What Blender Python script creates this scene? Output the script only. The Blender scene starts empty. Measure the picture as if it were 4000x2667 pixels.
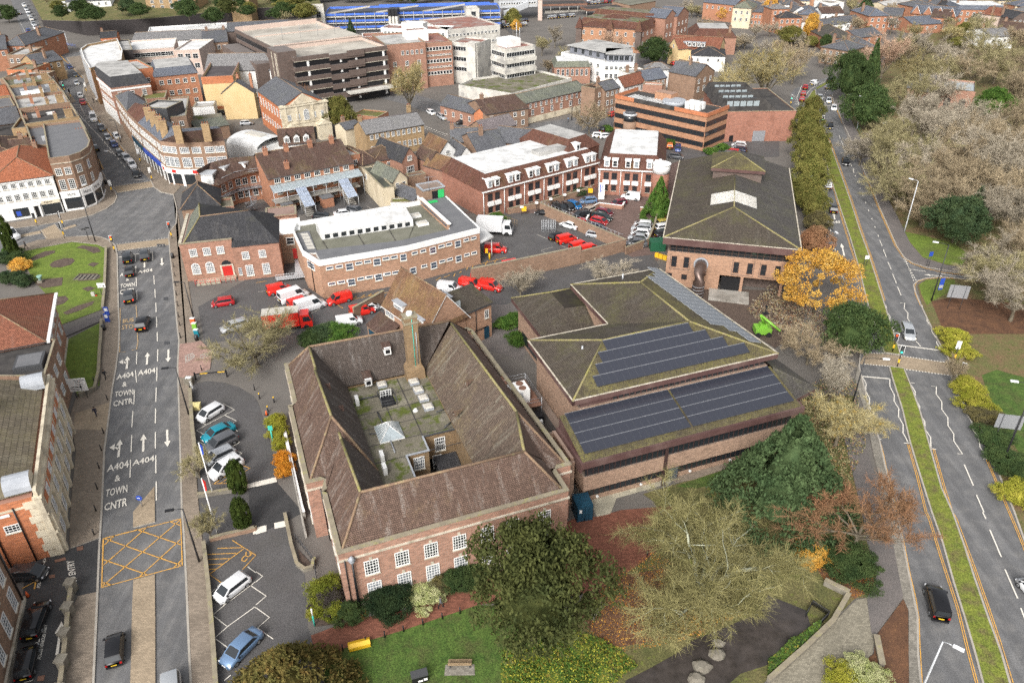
import bpy,math,random
from mathutils import Vector,Matrix
SC=bpy.context.scene
COL=SC.collection
R=math.radians
CAMH=66.0
FPX,CX,CY=3000.0,2000.0,1333.5
_dn=Vector((50.0,4865.8,FPX)).normalized()
_fh=(Vector((0,0,1))-_dn*_dn.z).normalized()
_rt=_dn.cross(_fh)
cam=bpy.data.cameras.new('camera');cam_o=bpy.data.objects.new('camera',cam);COL.objects.link(cam_o)
cam.sensor_width=36;cam.lens=36*FPX/4000;cam.clip_start=.5;cam.clip_end=3000
def _w(a):return Vector((a.dot(_rt),a.dot(_fh),-a.dot(_dn)))
_ax,_ay,_az=_w(Vector((1,0,0))),_w(Vector((0,-1,0))),_w(Vector((0,0,-1)))
cam_o.matrix_world=Matrix(((_ax.x,_ay.x,_az.x,0),(_ax.y,_ay.y,_az.y,0),(_ax.z,_ay.z,_az.z,CAMH),(0,0,0,1)))
SC.camera=cam_o
SUN_EL,SUN_AZ=R(38),R(200)
wd=bpy.data.worlds.new('World');SC.world=wd;wd.use_nodes=True
_n=wd.node_tree.nodes;_l=wd.node_tree.links
_bg=_n['Background'];_sky=_n.new('ShaderNodeTexSky');_sky.sky_type='NISHITA';_sky.sun_disc=False
_sky.sun_elevation=SUN_EL;_sky.sun_rotation=SUN_AZ;_sky.dust_density=6;_sky.air_density=1.0;_sky.ozone_density=.6
_hs=_n.new('ShaderNodeHueSaturation');_hs.inputs['Saturation'].default_value=.22
_l.new(_sky.outputs[0],_hs.inputs['Color']);_l.new(_hs.outputs[0],_bg.inputs[0]);_bg.inputs[1].default_value=.13
sl=bpy.data.lights.new('sun','SUN');sl.energy=.9;sl.angle=R(16);sl.color=(1,.97,.92)
so=bpy.data.objects.new('sun',sl);COL.objects.link(so)
so.rotation_euler=Vector((-math.sin(SUN_AZ)*math.cos(SUN_EL),-math.cos(SUN_AZ)*math.cos(SUN_EL),-math.sin(SUN_EL))).to_track_quat('-Z','Y').to_euler()
SC.view_settings.view_transform='Standard';SC.view_settings.look='None';SC.view_settings.gamma=1
SC.view_settings.exposure=0.8
SC.cycles.use_denoising=False
SC.cycles.max_bounces=5;SC.cycles.diffuse_bounces=3;SC.cycles.glossy_bounces=2;SC.cycles.transparent_max_bounces=4
def t(c,r,*xy):
 p=[(c*1000+xy[i]*.42535,r*667+xy[i+1]*.42535)for i in range(0,len(xy),2)]
 return p
def tt(c,r,x,y):return t(c,r,x,y)[0]
def E(p,z=0.0):
 if isinstance(p[0],tuple):p=p[0]
 r=Vector((p[0]-CX,p[1]-CY,FPX));k=(CAMH-z)/r.dot(_dn);r=r*k
 return Vector((r.dot(_rt),r.dot(_fh),z))
def PJ(w):
 v=_rt*w[0]+_fh*w[1]+_dn*(CAMH-w[2])
 return CX+FPX*v.x/v.z,CY+FPX*v.y/v.z
def HG(base,top):
 b=E(base);best=0;bd=1e9;z=0
 while z<60:
  q=PJ((b.x,b.y,z));d=(q[0]-top[0])**2+(q[1]-top[1])**2
  if d<bd:bd,best=d,z
  z+=.1
 return best
def tag(o,label=None,cat=None,group=None,kind=None):
 if label:o['label']=label
 if cat:o['category']=cat
 if group:o['group']=group
 if kind:o['kind']=kind
 return o
def empty(name,loc=(0,0,0),rz=0,label=None,cat=None,group=None):
 o=bpy.data.objects.new(name,None);o.empty_display_size=.5;COL.objects.link(o)
 o.location=loc;o.rotation_euler.z=rz
 return tag(o,label,cat,group)
def link(name,me,parent=None,loc=(0,0,0),rz=0,mats=None):
 o=bpy.data.objects.new(name,me);COL.objects.link(o)
 o.parent=parent;o.location=loc;o.rotation_euler.z=rz
 if mats:
  for i,m in enumerate(mats):
   if m is not None:
    o.material_slots[i].link='OBJECT';o.material_slots[i].material=m
 return o
def copy_tree(o,parent=None):
 c=o.copy();COL.objects.link(c);c.parent=parent
 for ch in KIDS.get(o.name,()):
  d=copy_tree(ch,c)
 return c
KIDS={}
class MB:
 def __init__(s):s.V=[];s.F=[];s.M=[];s.S=[]
 def poly(s,pts,m=0,sm=False):
  i=len(s.V);s.V+=[tuple(p)for p in pts];s.F.append(list(range(i,i+len(pts))));s.M.append(m);s.S.append(sm);return s
 def faces(s,V,F,m=0,sm=False):
  i=len(s.V);s.V+=[tuple(p)for p in V]
  for f in F:s.F.append([i+k for k in f]);s.M.append(m);s.S.append(sm)
  return s
 def box(s,x0,y0,z0,x1,y1,z1,m=0):
  V=[(x,y,z)for z in(z0,z1)for y in(y0,y1)for x in(x0,x1)]
  return s.faces(V,[(0,2,3,1),(4,5,7,6),(0,1,5,4),(2,6,7,3),(0,4,6,2),(1,3,7,5)],m)
 def prism(s,pts,z0,z1,m=0,mt=None):
  n=len(pts);V=[(p[0],p[1],z0)for p in pts]+[(p[0],p[1],z1)for p in pts]
  s.faces(V,[(i,(i+1)%n,n+(i+1)%n,n+i)for i in range(n)],m)
  return s.poly([(p[0],p[1],z1)for p in pts],m if mt is None else mt)
 def tube(s,P,rad,n=6,m=0,cap=True,sm=True):
  P=[Vector(p)for p in P];base=len(s.V);k=len(P)
  if not hasattr(rad,'__len__'):rad=[rad]*k
  for i,p in enumerate(P):
   d=(P[min(i+1,k-1)]-P[max(i-1,0)]).normalized()
   a=d.cross(Vector((0,0,1))if abs(d.z)<.9 else Vector((1,0,0))).normalized();b=d.cross(a)
   for j in range(n):
    w=2*math.pi*j/n;s.V.append(tuple(p+(a*math.cos(w)+b*math.sin(w))*rad[i]))
  for i in range(k-1):
   for j in range(n):
    q=base+i*n;s.F.append([q+j,q+(j+1)%n,q+n+(j+1)%n,q+n+j]);s.M.append(m);s.S.append(sm)
  if cap:
   s.F.append([base+j for j in range(n)][::-1]);s.F.append([base+(k-1)*n+j for j in range(n)]);s.M+=[m,m];s.S+=[False,False]
  return s
 def cyl(s,x,y,z0,z1,r0,r1=None,n=12,m=0):
  return s.tube([(x,y,z0),(x,y,z1)],[r0,r0 if r1 is None else r1],n,m)
 def mesh(s,name,mats):
  me=bpy.data.meshes.new(name);me.from_pydata(s.V,[],s.F)
  for m in(mats if isinstance(mats,(list,tuple))else[mats]):me.materials.append(m)
  me.polygons.foreach_set('material_index',s.M);me.polygons.foreach_set('use_smooth',s.S);me.update()
  return me
 def build(s,name,mats,parent=None,loc=(0,0,0),rz=0):
  return link(name,s.mesh(name,mats),parent,loc,rz)
def struct(o):o['kind']='structure';return o
def _new(name):
 m=bpy.data.materials.new(name);m.use_nodes=True;nt=m.node_tree
 return m,nt,nt.nodes['Principled BSDF'],nt.links
def plain(name,c,rough=.6,metal=0,spec=.5,var=0,vs=.6,em=None):
 m,nt,b,L=_new(name);b.inputs['Base Color'].default_value=(*c,1);b.inputs['Roughness'].default_value=rough;b.inputs['Metallic'].default_value=metal
 b.inputs['Specular IOR Level'].default_value=spec
 if em:b.inputs['Emission Color'].default_value=(*em,1);b.inputs['Emission Strength'].default_value=1.5
 if var:L.new(mixc(nt,noise(nt,vs,6,pos(nt)),tuple(x*(1-var)for x in c),tuple(min(1,x*(1+var))for x in c),.3,.7),b.inputs['Base Color'])
 return m
def pos(nt):return nt.nodes.new('ShaderNodeNewGeometry').outputs['Position']
def noise(nt,scale,detail=5,vec=None,rough=.6):
 n=nt.nodes.new('ShaderNodeTexNoise');n.inputs['Scale'].default_value=scale;n.inputs['Detail'].default_value=detail;n.inputs['Roughness'].default_value=rough
 if vec is not None:nt.links.new(vec,n.inputs['Vector'])
 return n.outputs['Fac']
def ramp(nt,fac,a,b):
 n=nt.nodes.new('ShaderNodeMapRange');n.inputs[1].default_value=a;n.inputs[2].default_value=b;nt.links.new(fac,n.inputs[0]);return n.outputs[0]
def mixc(nt,fac,c1,c2,a=None,b=None):
 n=nt.nodes.new('ShaderNodeMix');n.data_type='RGBA'
 if a is not None:fac=ramp(nt,fac,a,b)
 if isinstance(fac,(int,float)):n.inputs[0].default_value=fac
 else:nt.links.new(fac,n.inputs[0])
 for i,c in((6,c1),(7,c2)):
  if isinstance(c,tuple):n.inputs[i].default_value=(*c[:3],1)
  else:nt.links.new(c,n.inputs[i])
 return n.outputs[2]
def vm(nt,op,a,b=None):
 n=nt.nodes.new('ShaderNodeVectorMath');n.operation=op
 for i,v in((0,a),(1,b)):
  if v is None:continue
  if isinstance(v,tuple):n.inputs[i].default_value=v
  else:nt.links.new(v,n.inputs[i])
 return n.outputs[1]if op=='DOT_PRODUCT' else n.outputs[0]
def mul(nt,a,k,op='MULTIPLY'):
 n=nt.nodes.new('ShaderNodeMath');n.operation=op;nt.links.new(a,n.inputs[0])
 if isinstance(k,(int,float)):n.inputs[1].default_value=k
 else:nt.links.new(k,n.inputs[1])
 return n.outputs[0]
def suv(nt,su=1,sv=1):
 g=nt.nodes.new('ShaderNodeNewGeometry');N,P=g.outputs['True Normal'],g.outputs['Position']
 T=vm(nt,'NORMALIZE',vm(nt,'CROSS_PRODUCT',N,(0,0,1)));B=vm(nt,'CROSS_PRODUCT',N,T)
 c=nt.nodes.new('ShaderNodeCombineXYZ')
 nt.links.new(mul(nt,vm(nt,'DOT_PRODUCT',P,T),su),c.inputs[0]);nt.links.new(mul(nt,vm(nt,'DOT_PRODUCT',P,B),sv),c.inputs[1])
 return c.outputs[0]
def bricktex(nt,vec,c1,c2,cm,bw,rh,ms=.02,bias=0.0):
 n=nt.nodes.new('ShaderNodeTexBrick');nt.links.new(vec,n.inputs['Vector'])
 for k,c in(('Color1',c1),('Color2',c2),('Mortar',cm)):
  if isinstance(c,tuple):n.inputs[k].default_value=(*c,1)
  else:nt.links.new(c,n.inputs[k])
 n.inputs['Scale'].default_value=1;n.inputs['Brick Width'].default_value=bw;n.inputs['Row Height'].default_value=rh
 n.inputs['Mortar Size'].default_value=ms;n.inputs['Bias'].default_value=bias
 return n.outputs['Color']
def brick(name,c,var=.25,mort=None,bw=.46,rh=.15):
 m,nt,b,L=_new(name);uv=suv(nt)
 mort=mort or tuple(x*.55+.10 for x in c)
 k=bricktex(nt,uv,tuple(x*(1-var)for x in c),tuple(x*(1+var)for x in c),mort,bw,rh,.013)
 k=mixc(nt,noise(nt,.45,6,pos(nt)),k,mixc(nt,.55,k,tuple(x*.5 for x in c)),.5,.75)
 k=mixc(nt,noise(nt,5,4,uv),k,mixc(nt,.5,k,tuple(min(1,x*1.5)for x in c)),.5,.8)
 L.new(k,b.inputs['Base Color']);b.inputs['Roughness'].default_value=.9;b.inputs['Specular IOR Level'].default_value=.2
 return m
def tiles(name,c,moss=0.0,mc=(.12,.13,.03),lich=0.0,lc=(.5,.47,.42),rw=.28,rh=.24,var=.2,rough=.85):
 m,nt,b,L=_new(name);uv=suv(nt)
 k=bricktex(nt,uv,tuple(x*(1-var)for x in c),tuple(x*(1+var)for x in c),tuple(x*.3 for x in c),rw,rh,.035)
 k=mixc(nt,noise(nt,.35,6,pos(nt)),k,mixc(nt,.6,k,tuple(x*.55 for x in c)),.45,.7)
 k=mixc(nt,noise(nt,2.5,5,uv),k,mixc(nt,.5,k,tuple(min(1,x*1.6)for x in c)),.5,.75)
 if moss:k=mixc(nt,mul(nt,mul(nt,ramp(nt,noise(nt,.22,7,pos(nt),.7),.62-moss*.5,.72-moss*.25),ramp(nt,noise(nt,3.5,6,uv,.8),.42,.58)),min(1,moss+.3)),k,mc)
 if lich:k=mixc(nt,mul(nt,mul(nt,ramp(nt,noise(nt,1,5,suv(nt,1.1,.14)),.52,.66),ramp(nt,noise(nt,6,3,uv),.42,.6)),lich),k,lc)
 L.new(k,b.inputs['Base Color']);b.inputs['Roughness'].default_value=rough;b.inputs['Specular IOR Level'].default_value=.3
 bp=nt.nodes.new('ShaderNodeBump');bp.inputs['Strength'].default_value=.5;bp.inputs['Distance'].default_value=.05
 w=bricktex(nt,uv,(1,1,1),(.8,.8,.8),(0,0,0),rw,rh,.05);L.new(w,bp.inputs['Height']);L.new(bp.outputs[0],b.inputs['Normal'])
 return m
def mottled(name,c1,c2,s=.5,rough=.9,spots=None,ss=3,sa=.62,fine=0,c3=None,s3=.15,trk=0):
 m,nt,b,L=_new(name);P=pos(nt)
 k=mixc(nt,noise(nt,s,8,P,.65),c1,c2,.35,.68)
 if c3:k=mixc(nt,noise(nt,s3,6,P,.6),k,c3,.48,.66)
 if trk:k=mixc(nt,noise(nt,1,5,vm(nt,'MULTIPLY',P,(.8,.05,0))),k,vm(nt,'MULTIPLY',k,(1.3,)*3),.42,.62)
 if spots:k=mixc(nt,noise(nt,ss,5,P,.7),k,spots,sa,sa+.1)
 if fine:
  f=nt.nodes.new('ShaderNodeTexNoise');f.inputs['Scale'].default_value=9;f.inputs['Detail'].default_value=3;L.new(P,f.inputs['Vector'])
  k=mixc(nt,f.outputs['Fac'],vm(nt,'MULTIPLY',k,(1-fine,)*3),vm(nt,'MULTIPLY',k,(1+fine,)*3),.35,.65)
 L.new(k,b.inputs['Base Color']);b.inputs['Roughness'].default_value=rough;b.inputs['Specular IOR Level'].default_value=.3
 return m
def leafy(name,c1,c2,s=.9,c3=None):
 m,nt,b,L=_new(name)
 oi=nt.nodes.new('ShaderNodeObjectInfo');P=vm(nt,'ADD',pos(nt),oi.outputs['Location'])
 k=mixc(nt,noise(nt,s,4,P),c1,c2,.35,.65)
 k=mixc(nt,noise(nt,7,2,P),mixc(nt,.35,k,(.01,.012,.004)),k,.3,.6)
 if c3:k=mixc(nt,noise(nt,1.6,3,P),k,c3,.56,.68)
 hv=nt.nodes.new('ShaderNodeHueSaturation');L.new(k,hv.inputs['Color']);L.new(mul(nt,mul(nt,oi.outputs['Random'],.35),.83,'ADD'),hv.inputs['Value'])
 L.new(hv.outputs[0],b.inputs['Base Color']);b.inputs['Roughness'].default_value=.8;b.inputs['Specular IOR Level'].default_value=.15
 return m
M={}
def cpaint(name,c,metal=.0):M[name]=plain(name,c,.28,metal,.5);M[name].node_tree.nodes['Principled BSDF'].inputs['Coat Weight'].default_value=.6
M['ground']=mottled('ground',(.125,.115,.104),(.165,.15,.135),.12,.9,fine=.25)
M['asphalt']=mottled('asphalt',(.105,.105,.107),(.13,.129,.129),.25,.75,fine=.25,c3=(.15,.147,.144),s3=.5,trk=1)
M['asphalt_old']=mottled('asphalt_old',(.085,.081,.081),(.108,.104,.103),.3,.75,fine=.35,c3=(.09,.086,.083),s3=.2)
M['asphalt_dark']=mottled('asphalt_dark',(.04,.04,.041),(.06,.059,.06),.4,.7,fine=.3)
M['tarmac_path']=mottled('tarmac_path',(.12,.11,.105),(.17,.15,.14),.4,.9,fine=.3)
def paving(name,c,bw=.3,rh=.15,v=.18):
 m,nt,b,L=_new(name);P=pos(nt)
 k=bricktex(nt,P,tuple(x*(1-v)for x in c),tuple(x*(1+v)for x in c),tuple(x*.55 for x in c),bw,rh,.012)
 k=mixc(nt,noise(nt,.3,7,P),k,mixc(nt,.45,k,tuple(x*.5 for x in c)),.45,.7)
 L.new(k,b.inputs['Base Color']);b.inputs['Roughness'].default_value=.85;b.inputs['Specular IOR Level'].default_value=.3
 return m
M['paving']=paving('paving',(.25,.205,.16),.4,.2)
M['paving_tan']=paving('paving_tan',(.36,.285,.20),.3,.15)
M['paving_red']=paving('paving_red',(.21,.085,.055),.4,.2,.25)
M['paving_pink']=paving('paving_pink',(.36,.23,.19),.4,.4)
M['slabs']=paving('slabs',(.42,.39,.30),.9,.9)
M['cobble']=paving('cobble',(.26,.235,.18),.24,.17,.25)
M['setts']=paving('setts',(.25,.23,.195),.3,.2,.25)
M['yard_brown']=paving('yard_brown',(.155,.105,.09),.6,.3)
M['kerb']=mottled('kerb',(.32,.29,.25),(.42,.39,.34),.8,.9)
M['concrete']=mottled('concrete',(.3,.28,.25),(.42,.4,.36),.5,.9,c3=(.2,.185,.16),s3=.3)
M['wallstone']=mottled('wallstone',(.14,.125,.10),(.24,.22,.18),1.2,.95,(.10,.11,.045),1.5)
def grassm(name,c1,c2,c3=None,s3=.12):
 m=mottled(name,c1,c2,.8,.9,fine=.5,c3=c3,s3=s3);return m
M['grass']=grassm('grass',(.10,.15,.022),(.155,.21,.034),(.10,.12,.03))
M['lawn']=grassm('lawn',(.045,.088,.016),(.085,.135,.027),(.07,.085,.025),.5)
M['verge']=grassm('verge',(.12,.155,.025),(.19,.21,.035),(.13,.11,.045),.6)
M['leaf_litter']=mottled('leaf_litter',(.085,.045,.028),(.15,.075,.04),.7,.95,(.30,.16,.06),6,.6,fine=.4)
M['litter_grass']=mottled('litter_grass',(.12,.125,.045),(.17,.105,.06),.35,.95,(.07,.10,.02),1.5,.56,fine=.4)
M['soil']=mottled('soil',(.075,.055,.045),(.13,.095,.075),2,.95,fine=.4)
M['moss_ground']=mottled('moss_ground',(.08,.09,.03),(.16,.13,.06),.25,.95,(.12,.14,.03),1,.55,fine=.4)
m,nt,b,L=_new('water');P=pos(nt)
L.new(mixc(nt,noise(nt,.5,8,P,.7),(.035,.03,.027),(.085,.072,.066),.35,.7),b.inputs['Base Color']);b.inputs['Roughness'].default_value=.12
bp=nt.nodes.new('ShaderNodeBump');bp.inputs['Strength'].default_value=.35;L.new(noise(nt,2.5,4,P),bp.inputs['Height']);L.new(bp.outputs[0],b.inputs['Normal']);M['water']=m
def linem(name,c,wear=.42):
 m,nt,b,L=_new(name);P=pos(nt)
 L.new(mixc(nt,mul(nt,noise(nt,3,8,P,.75),wear),c,(.16,.15,.145),.24,.42),b.inputs['Base Color']);b.inputs['Roughness'].default_value=.7
 return m
M['white_line']=linem('white_line',(.72,.68,.6));M['yellow_line']=linem('yellow_line',(.72,.38,.06),.55);M['faded_line']=linem('faded_line',(.5,.46,.40),.6)
M['cream_line']=linem('cream_line',(.62,.42,.2),.6)
M['brick_red']=brick('brick_red',(.33,.175,.12));M['brick_orange']=brick('brick_orange',(.38,.175,.10));M['brick_quad']=brick('brick_quad',(.34,.185,.13),.28,(.33,.27,.23))
M['brick_lib']=brick('brick_lib',(.36,.24,.17),.25,(.22,.17,.14));M['brick_brown']=brick('brick_brown',(.26,.165,.11));M['brick_yellow']=brick('brick_yellow',(.34,.23,.12))
M['brick_office']=brick('brick_office',(.31,.14,.095));M['brick_dark']=brick('brick_dark',(.125,.09,.075));M['brick_post']=brick('brick_post',(.38,.225,.145),.22)
M['brick_tan']=brick('brick_tan',(.40,.21,.12));M['brick_black']=brick('brick_black',(.042,.037,.037),.3,(.06,.055,.055))
M['brick_bright']=brick('brick_bright',(.47,.17,.075));M['brick_ctyd']=brick('brick_ctyd',(.24,.16,.085))
M['render_white']=mottled('render_white',(.72,.72,.70),(.80,.80,.78),.3,.8,c3=(.62,.62,.6),s3=.5)
M['render_cream']=mottled('render_cream',(.56,.48,.34),(.64,.56,.42),.4,.9,c3=(.44,.37,.26),s3=.3)
M['render_buff']=mottled('render_buff',(.58,.43,.22),(.66,.50,.28),.4,.9)
M['render_grey']=mottled('render_grey',(.16,.17,.20),(.21,.22,.25),.4,.8)
M['render_pink']=plain('render_pink',(.52,.41,.35),.9,var=.1)
M['stone']=mottled('stone',(.55,.48,.35),(.66,.60,.47),.8,.9,c3=(.38,.33,.25),s3=.6)
M['stone_trim']=mottled('stone_trim',(.5,.45,.36),(.6,.55,.46),1,.9,c3=(.3,.27,.2),s3=.8)
M['conc_panel']=mottled('conc_panel',(.5,.48,.43),(.62,.60,.55),.5,.9,c3=(.34,.33,.31),s3=.35)
M['parapet']=mottled('parapet',(.22,.19,.14),(.32,.28,.2),1,.95,(.30,.28,.13),1.5,.55)
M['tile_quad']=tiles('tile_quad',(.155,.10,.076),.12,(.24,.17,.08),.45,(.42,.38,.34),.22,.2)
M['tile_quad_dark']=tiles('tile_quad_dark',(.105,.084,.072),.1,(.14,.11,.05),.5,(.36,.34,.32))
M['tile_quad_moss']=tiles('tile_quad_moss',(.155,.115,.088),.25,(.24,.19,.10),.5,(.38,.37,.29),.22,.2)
M['tile_lib']=tiles('tile_lib',(.088,.072,.056),.3,(.11,.11,.035),.15,(.3,.29,.25))
M['tile_lib_moss']=tiles('tile_lib_moss',(.095,.078,.052),.5,(.185,.165,.05),.2,(.3,.28,.15))
M['tile_grey']=tiles('tile_grey',(.09,.082,.075),.3,(.11,.11,.05),.2,(.25,.25,.22))
M['tile_brown']=tiles('tile_brown',(.115,.07,.055),.25,(.14,.12,.045),.15);M['tile_red']=tiles('tile_red',(.26,.10,.06),.2,(.17,.12,.06),.1)
M['tile_orange']=tiles('tile_orange',(.40,.14,.07),.2,(.2,.1,.06),.1);M['tile_mans']=tiles('tile_mans',(.14,.062,.043),.2,(.17,.13,.05),.1)
M['tile_slabs']=tiles('tile_slabs',(.155,.13,.095),.4,(.19,.165,.085),.3,(.4,.37,.26),.5,.6)
M['tile_house']=tiles('tile_house',(.20,.11,.065),.4,(.27,.19,.07),.15)
M['slate']=tiles('slate',(.125,.128,.14),.2,(.13,.135,.09),.15,(.3,.3,.3),.35,.3,.2,.5);M['slate_green']=tiles('slate_green',(.17,.18,.15),.35,(.2,.21,.13),.2)
M['slate_light']=tiles('slate_light',(.25,.245,.245),.1,(.18,.18,.14),.1);M['slate_dark']=tiles('slate_dark',(.055,.055,.06),.15,(.08,.08,.05),.1)
M['slate_blue']=tiles('slate_blue',(.15,.165,.20),.1,(.18,.2,.2),.1);M['tile_lilac']=tiles('tile_lilac',(.22,.19,.195),.25,(.15,.14,.13),.15)
M['felt_grey']=mottled('felt_grey',(.13,.132,.14),(.165,.166,.172),.5,.8,fine=.15)
M['felt_moss']=mottled('felt_moss',(.12,.11,.08),(.19,.17,.13),.35,.9,(.085,.105,.02),.4,.5,fine=.3,c3=(.23,.21,.165),s3=.25)
M['felt_green']=mottled('felt_green',(.14,.14,.105),(.19,.185,.15),.3,.9,c3=(.11,.105,.085),s3=.2)
M['felt_dark']=mottled('felt_dark',(.045,.042,.042),(.08,.074,.068),.5,.9,c3=(.035,.033,.032),s3=.4)
M['felt_pale']=mottled('felt_pale',(.34,.335,.32),(.47,.46,.44),.3,.85,c3=(.24,.235,.225),s3=.25)
M['deck_park']=mottled('deck_park',(.36,.33,.28),(.52,.49,.43),.12,.7,c3=(.25,.23,.20),s3=.08)
M['roof_white']=mottled('roof_white',(.58,.58,.57),(.70,.70,.69),.3,.7,c3=(.44,.44,.43),s3=.4)
M['roof_red']=mottled('roof_red',(.22,.10,.08),(.3,.15,.12),.3,.9,c3=(.3,.27,.25),s3=.2)
M['sedum']=mottled('sedum',(.10,.11,.03),(.17,.17,.05),.5,.95,fine=.4,c3=(.12,.09,.05),s3=.4)
M['lead']=mottled('lead',(.30,.32,.35),(.4,.42,.45),.7,.6);M['copper']=plain('copper',(.25,.42,.36),.7,var=.2)
M['ridge']=mottled('ridge',(.17,.11,.08),(.26,.18,.11),1.5,.95,(.30,.25,.14),2,.55);M['ridge_moss']=mottled('ridge_moss',(.19,.165,.09),(.28,.24,.12),1.5,.95,(.24,.22,.07),2,.5)
M['solar']=plain('solar',(.034,.037,.05),.16,0,.8);M['solar_edge']=plain('solar_edge',(.10,.105,.12),.4,.3);M['solar_pale']=plain('solar_pale',(.20,.22,.25),.2,.3,.8);M['solar_rail']=plain('solar_rail',(.35,.36,.38),.4,.5)
M['glass']=plain('glass',(.022,.026,.03),.08,0,.7);M['glass_blue']=plain('glass_blue',(.07,.09,.12),.1,0,.8);M['glass_pale']=plain('glass_pale',(.24,.27,.29),.2,0,.6,var=.3,vs=.4)
M['glass_net']=plain('glass_net',(.17,.19,.21),.25,0,.5,var=.7,vs=.9)
M['rooflight']=plain('rooflight',(.52,.49,.43),.4);M['glaze_roof']=plain('glaze_roof',(.33,.38,.40),.2,.1,.8,var=.2,vs=1.5);M['polycarb']=plain('polycarb',(.30,.35,.44),.3,0,.6,var=.3,vs=2)
M['white']=plain('white',(.78,.78,.76),.5,var=.04);M['dark_frame']=plain('dark_frame',(.06,.035,.032),.5);M['fascia_brown']=mottled('fascia_brown',(.085,.045,.042),(.115,.065,.058),.5,.6,c3=(.14,.09,.08),s3=.3)
M['black']=plain('black',(.012,.012,.014),.4);M['grey_metal']=plain('grey_metal',(.33,.34,.36),.45,.4);M['pale_metal']=plain('pale_metal',(.5,.52,.54),.4,.2);M['dark_grey']=plain('dark_grey',(.06,.062,.066),.6)
M['rubber']=plain('rubber',(.014,.014,.014),.8);M['alloy']=plain('alloy',(.38,.39,.4),.35,.7);M['plate_y']=plain('plate_y',(.75,.5,.03),.5);M['plate_w']=plain('plate_w',(.75,.75,.72),.5)
M['lamp_red']=plain('lamp_red',(.4,.01,.01),.3);M['lamp_white']=plain('lamp_white',(.75,.76,.78),.15);M['lamp_lit']=plain('lamp_lit',(.9,.85,.7),.3,em=(1,.85,.6));M['tail_lit']=plain('tail_lit',(.7,.03,.01),.3,em=(.9,.06,.02))
M['sig_red']=plain('sig_red',(.7,.03,.01),.3,em=(1,.08,.02));M['sig_amber']=plain('sig_amber',(.8,.4,.03),.3,em=(1,.5,.05));M['sig_green']=plain('sig_green',(.02,.5,.3),.3,em=(.05,.9,.55))
M['yellow']=plain('yellow',(.75,.45,.02),.5,var=.1);M['cream_box']=plain('cream_box',(.72,.62,.28),.5);M['orange']=plain('orange',(.75,.13,.03),.6);M['red']=plain('red',(.5,.025,.02),.45);M['lime']=plain('lime',(.2,.45,.05),.4)
M['blue_sign']=plain('blue_sign',(.03,.08,.42),.4);M['blue_rail']=plain('blue_rail',(.06,.15,.55),.5,var=.2);M['green_box']=plain('green_box',(.015,.10,.05),.5);M['green_door']=plain('green_door',(.03,.45,.12),.5);M['cont_blue']=mottled('cont_blue',(.012,.05,.085),(.02,.07,.11),.8,.45)
M['wood']=mottled('wood',(.20,.14,.085),(.30,.22,.13),2,.8);M['copper_green']=plain('copper_green',(.05,.45,.36),.5);M['brown_metal']=plain('brown_metal',(.13,.09,.075),.35,.5)
M['rust']=mottled('rust',(.16,.085,.06),(.24,.13,.09),.8,.9);M['mail_red']=None
M['bark']=mottled('bark',(.10,.082,.058),(.19,.165,.12),1.5,.95);M['bark_moss']=mottled('bark_moss',(.30,.31,.22),(.50,.52,.40),.7,.95,(.22,.25,.04),.9,.55)
M['bark_pale']=mottled('bark_pale',(.30,.26,.2),(.42,.38,.3),1.5,.95)
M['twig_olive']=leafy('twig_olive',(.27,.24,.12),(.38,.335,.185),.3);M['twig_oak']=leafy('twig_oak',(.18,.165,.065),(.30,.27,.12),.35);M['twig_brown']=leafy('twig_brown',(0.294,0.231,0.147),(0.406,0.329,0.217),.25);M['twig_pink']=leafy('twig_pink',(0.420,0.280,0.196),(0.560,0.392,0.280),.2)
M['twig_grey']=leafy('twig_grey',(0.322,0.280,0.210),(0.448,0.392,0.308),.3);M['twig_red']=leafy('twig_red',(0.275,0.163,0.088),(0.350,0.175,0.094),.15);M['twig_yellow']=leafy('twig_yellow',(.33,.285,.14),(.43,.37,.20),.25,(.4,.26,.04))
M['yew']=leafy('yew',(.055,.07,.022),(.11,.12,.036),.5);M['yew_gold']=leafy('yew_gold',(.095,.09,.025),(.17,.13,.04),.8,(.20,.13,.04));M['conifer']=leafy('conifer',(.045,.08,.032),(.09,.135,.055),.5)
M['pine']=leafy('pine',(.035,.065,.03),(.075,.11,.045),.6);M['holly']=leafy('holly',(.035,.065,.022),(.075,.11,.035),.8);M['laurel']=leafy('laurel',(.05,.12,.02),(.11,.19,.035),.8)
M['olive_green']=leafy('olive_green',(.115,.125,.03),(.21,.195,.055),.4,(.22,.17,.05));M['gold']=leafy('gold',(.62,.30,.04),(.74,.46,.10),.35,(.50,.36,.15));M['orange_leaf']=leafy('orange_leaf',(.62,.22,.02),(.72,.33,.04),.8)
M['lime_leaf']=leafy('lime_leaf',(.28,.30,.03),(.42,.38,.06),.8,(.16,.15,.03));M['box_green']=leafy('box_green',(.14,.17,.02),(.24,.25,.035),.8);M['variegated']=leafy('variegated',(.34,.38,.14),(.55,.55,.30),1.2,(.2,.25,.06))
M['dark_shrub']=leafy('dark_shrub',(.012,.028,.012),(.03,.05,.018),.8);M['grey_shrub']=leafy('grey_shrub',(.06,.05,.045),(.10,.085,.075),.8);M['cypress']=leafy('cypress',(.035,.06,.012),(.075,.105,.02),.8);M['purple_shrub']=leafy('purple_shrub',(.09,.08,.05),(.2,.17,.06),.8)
M['ground_cover']=leafy('ground_cover',(.05,.10,.015),(.13,.17,.03),.5,(.35,.26,.05))
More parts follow.
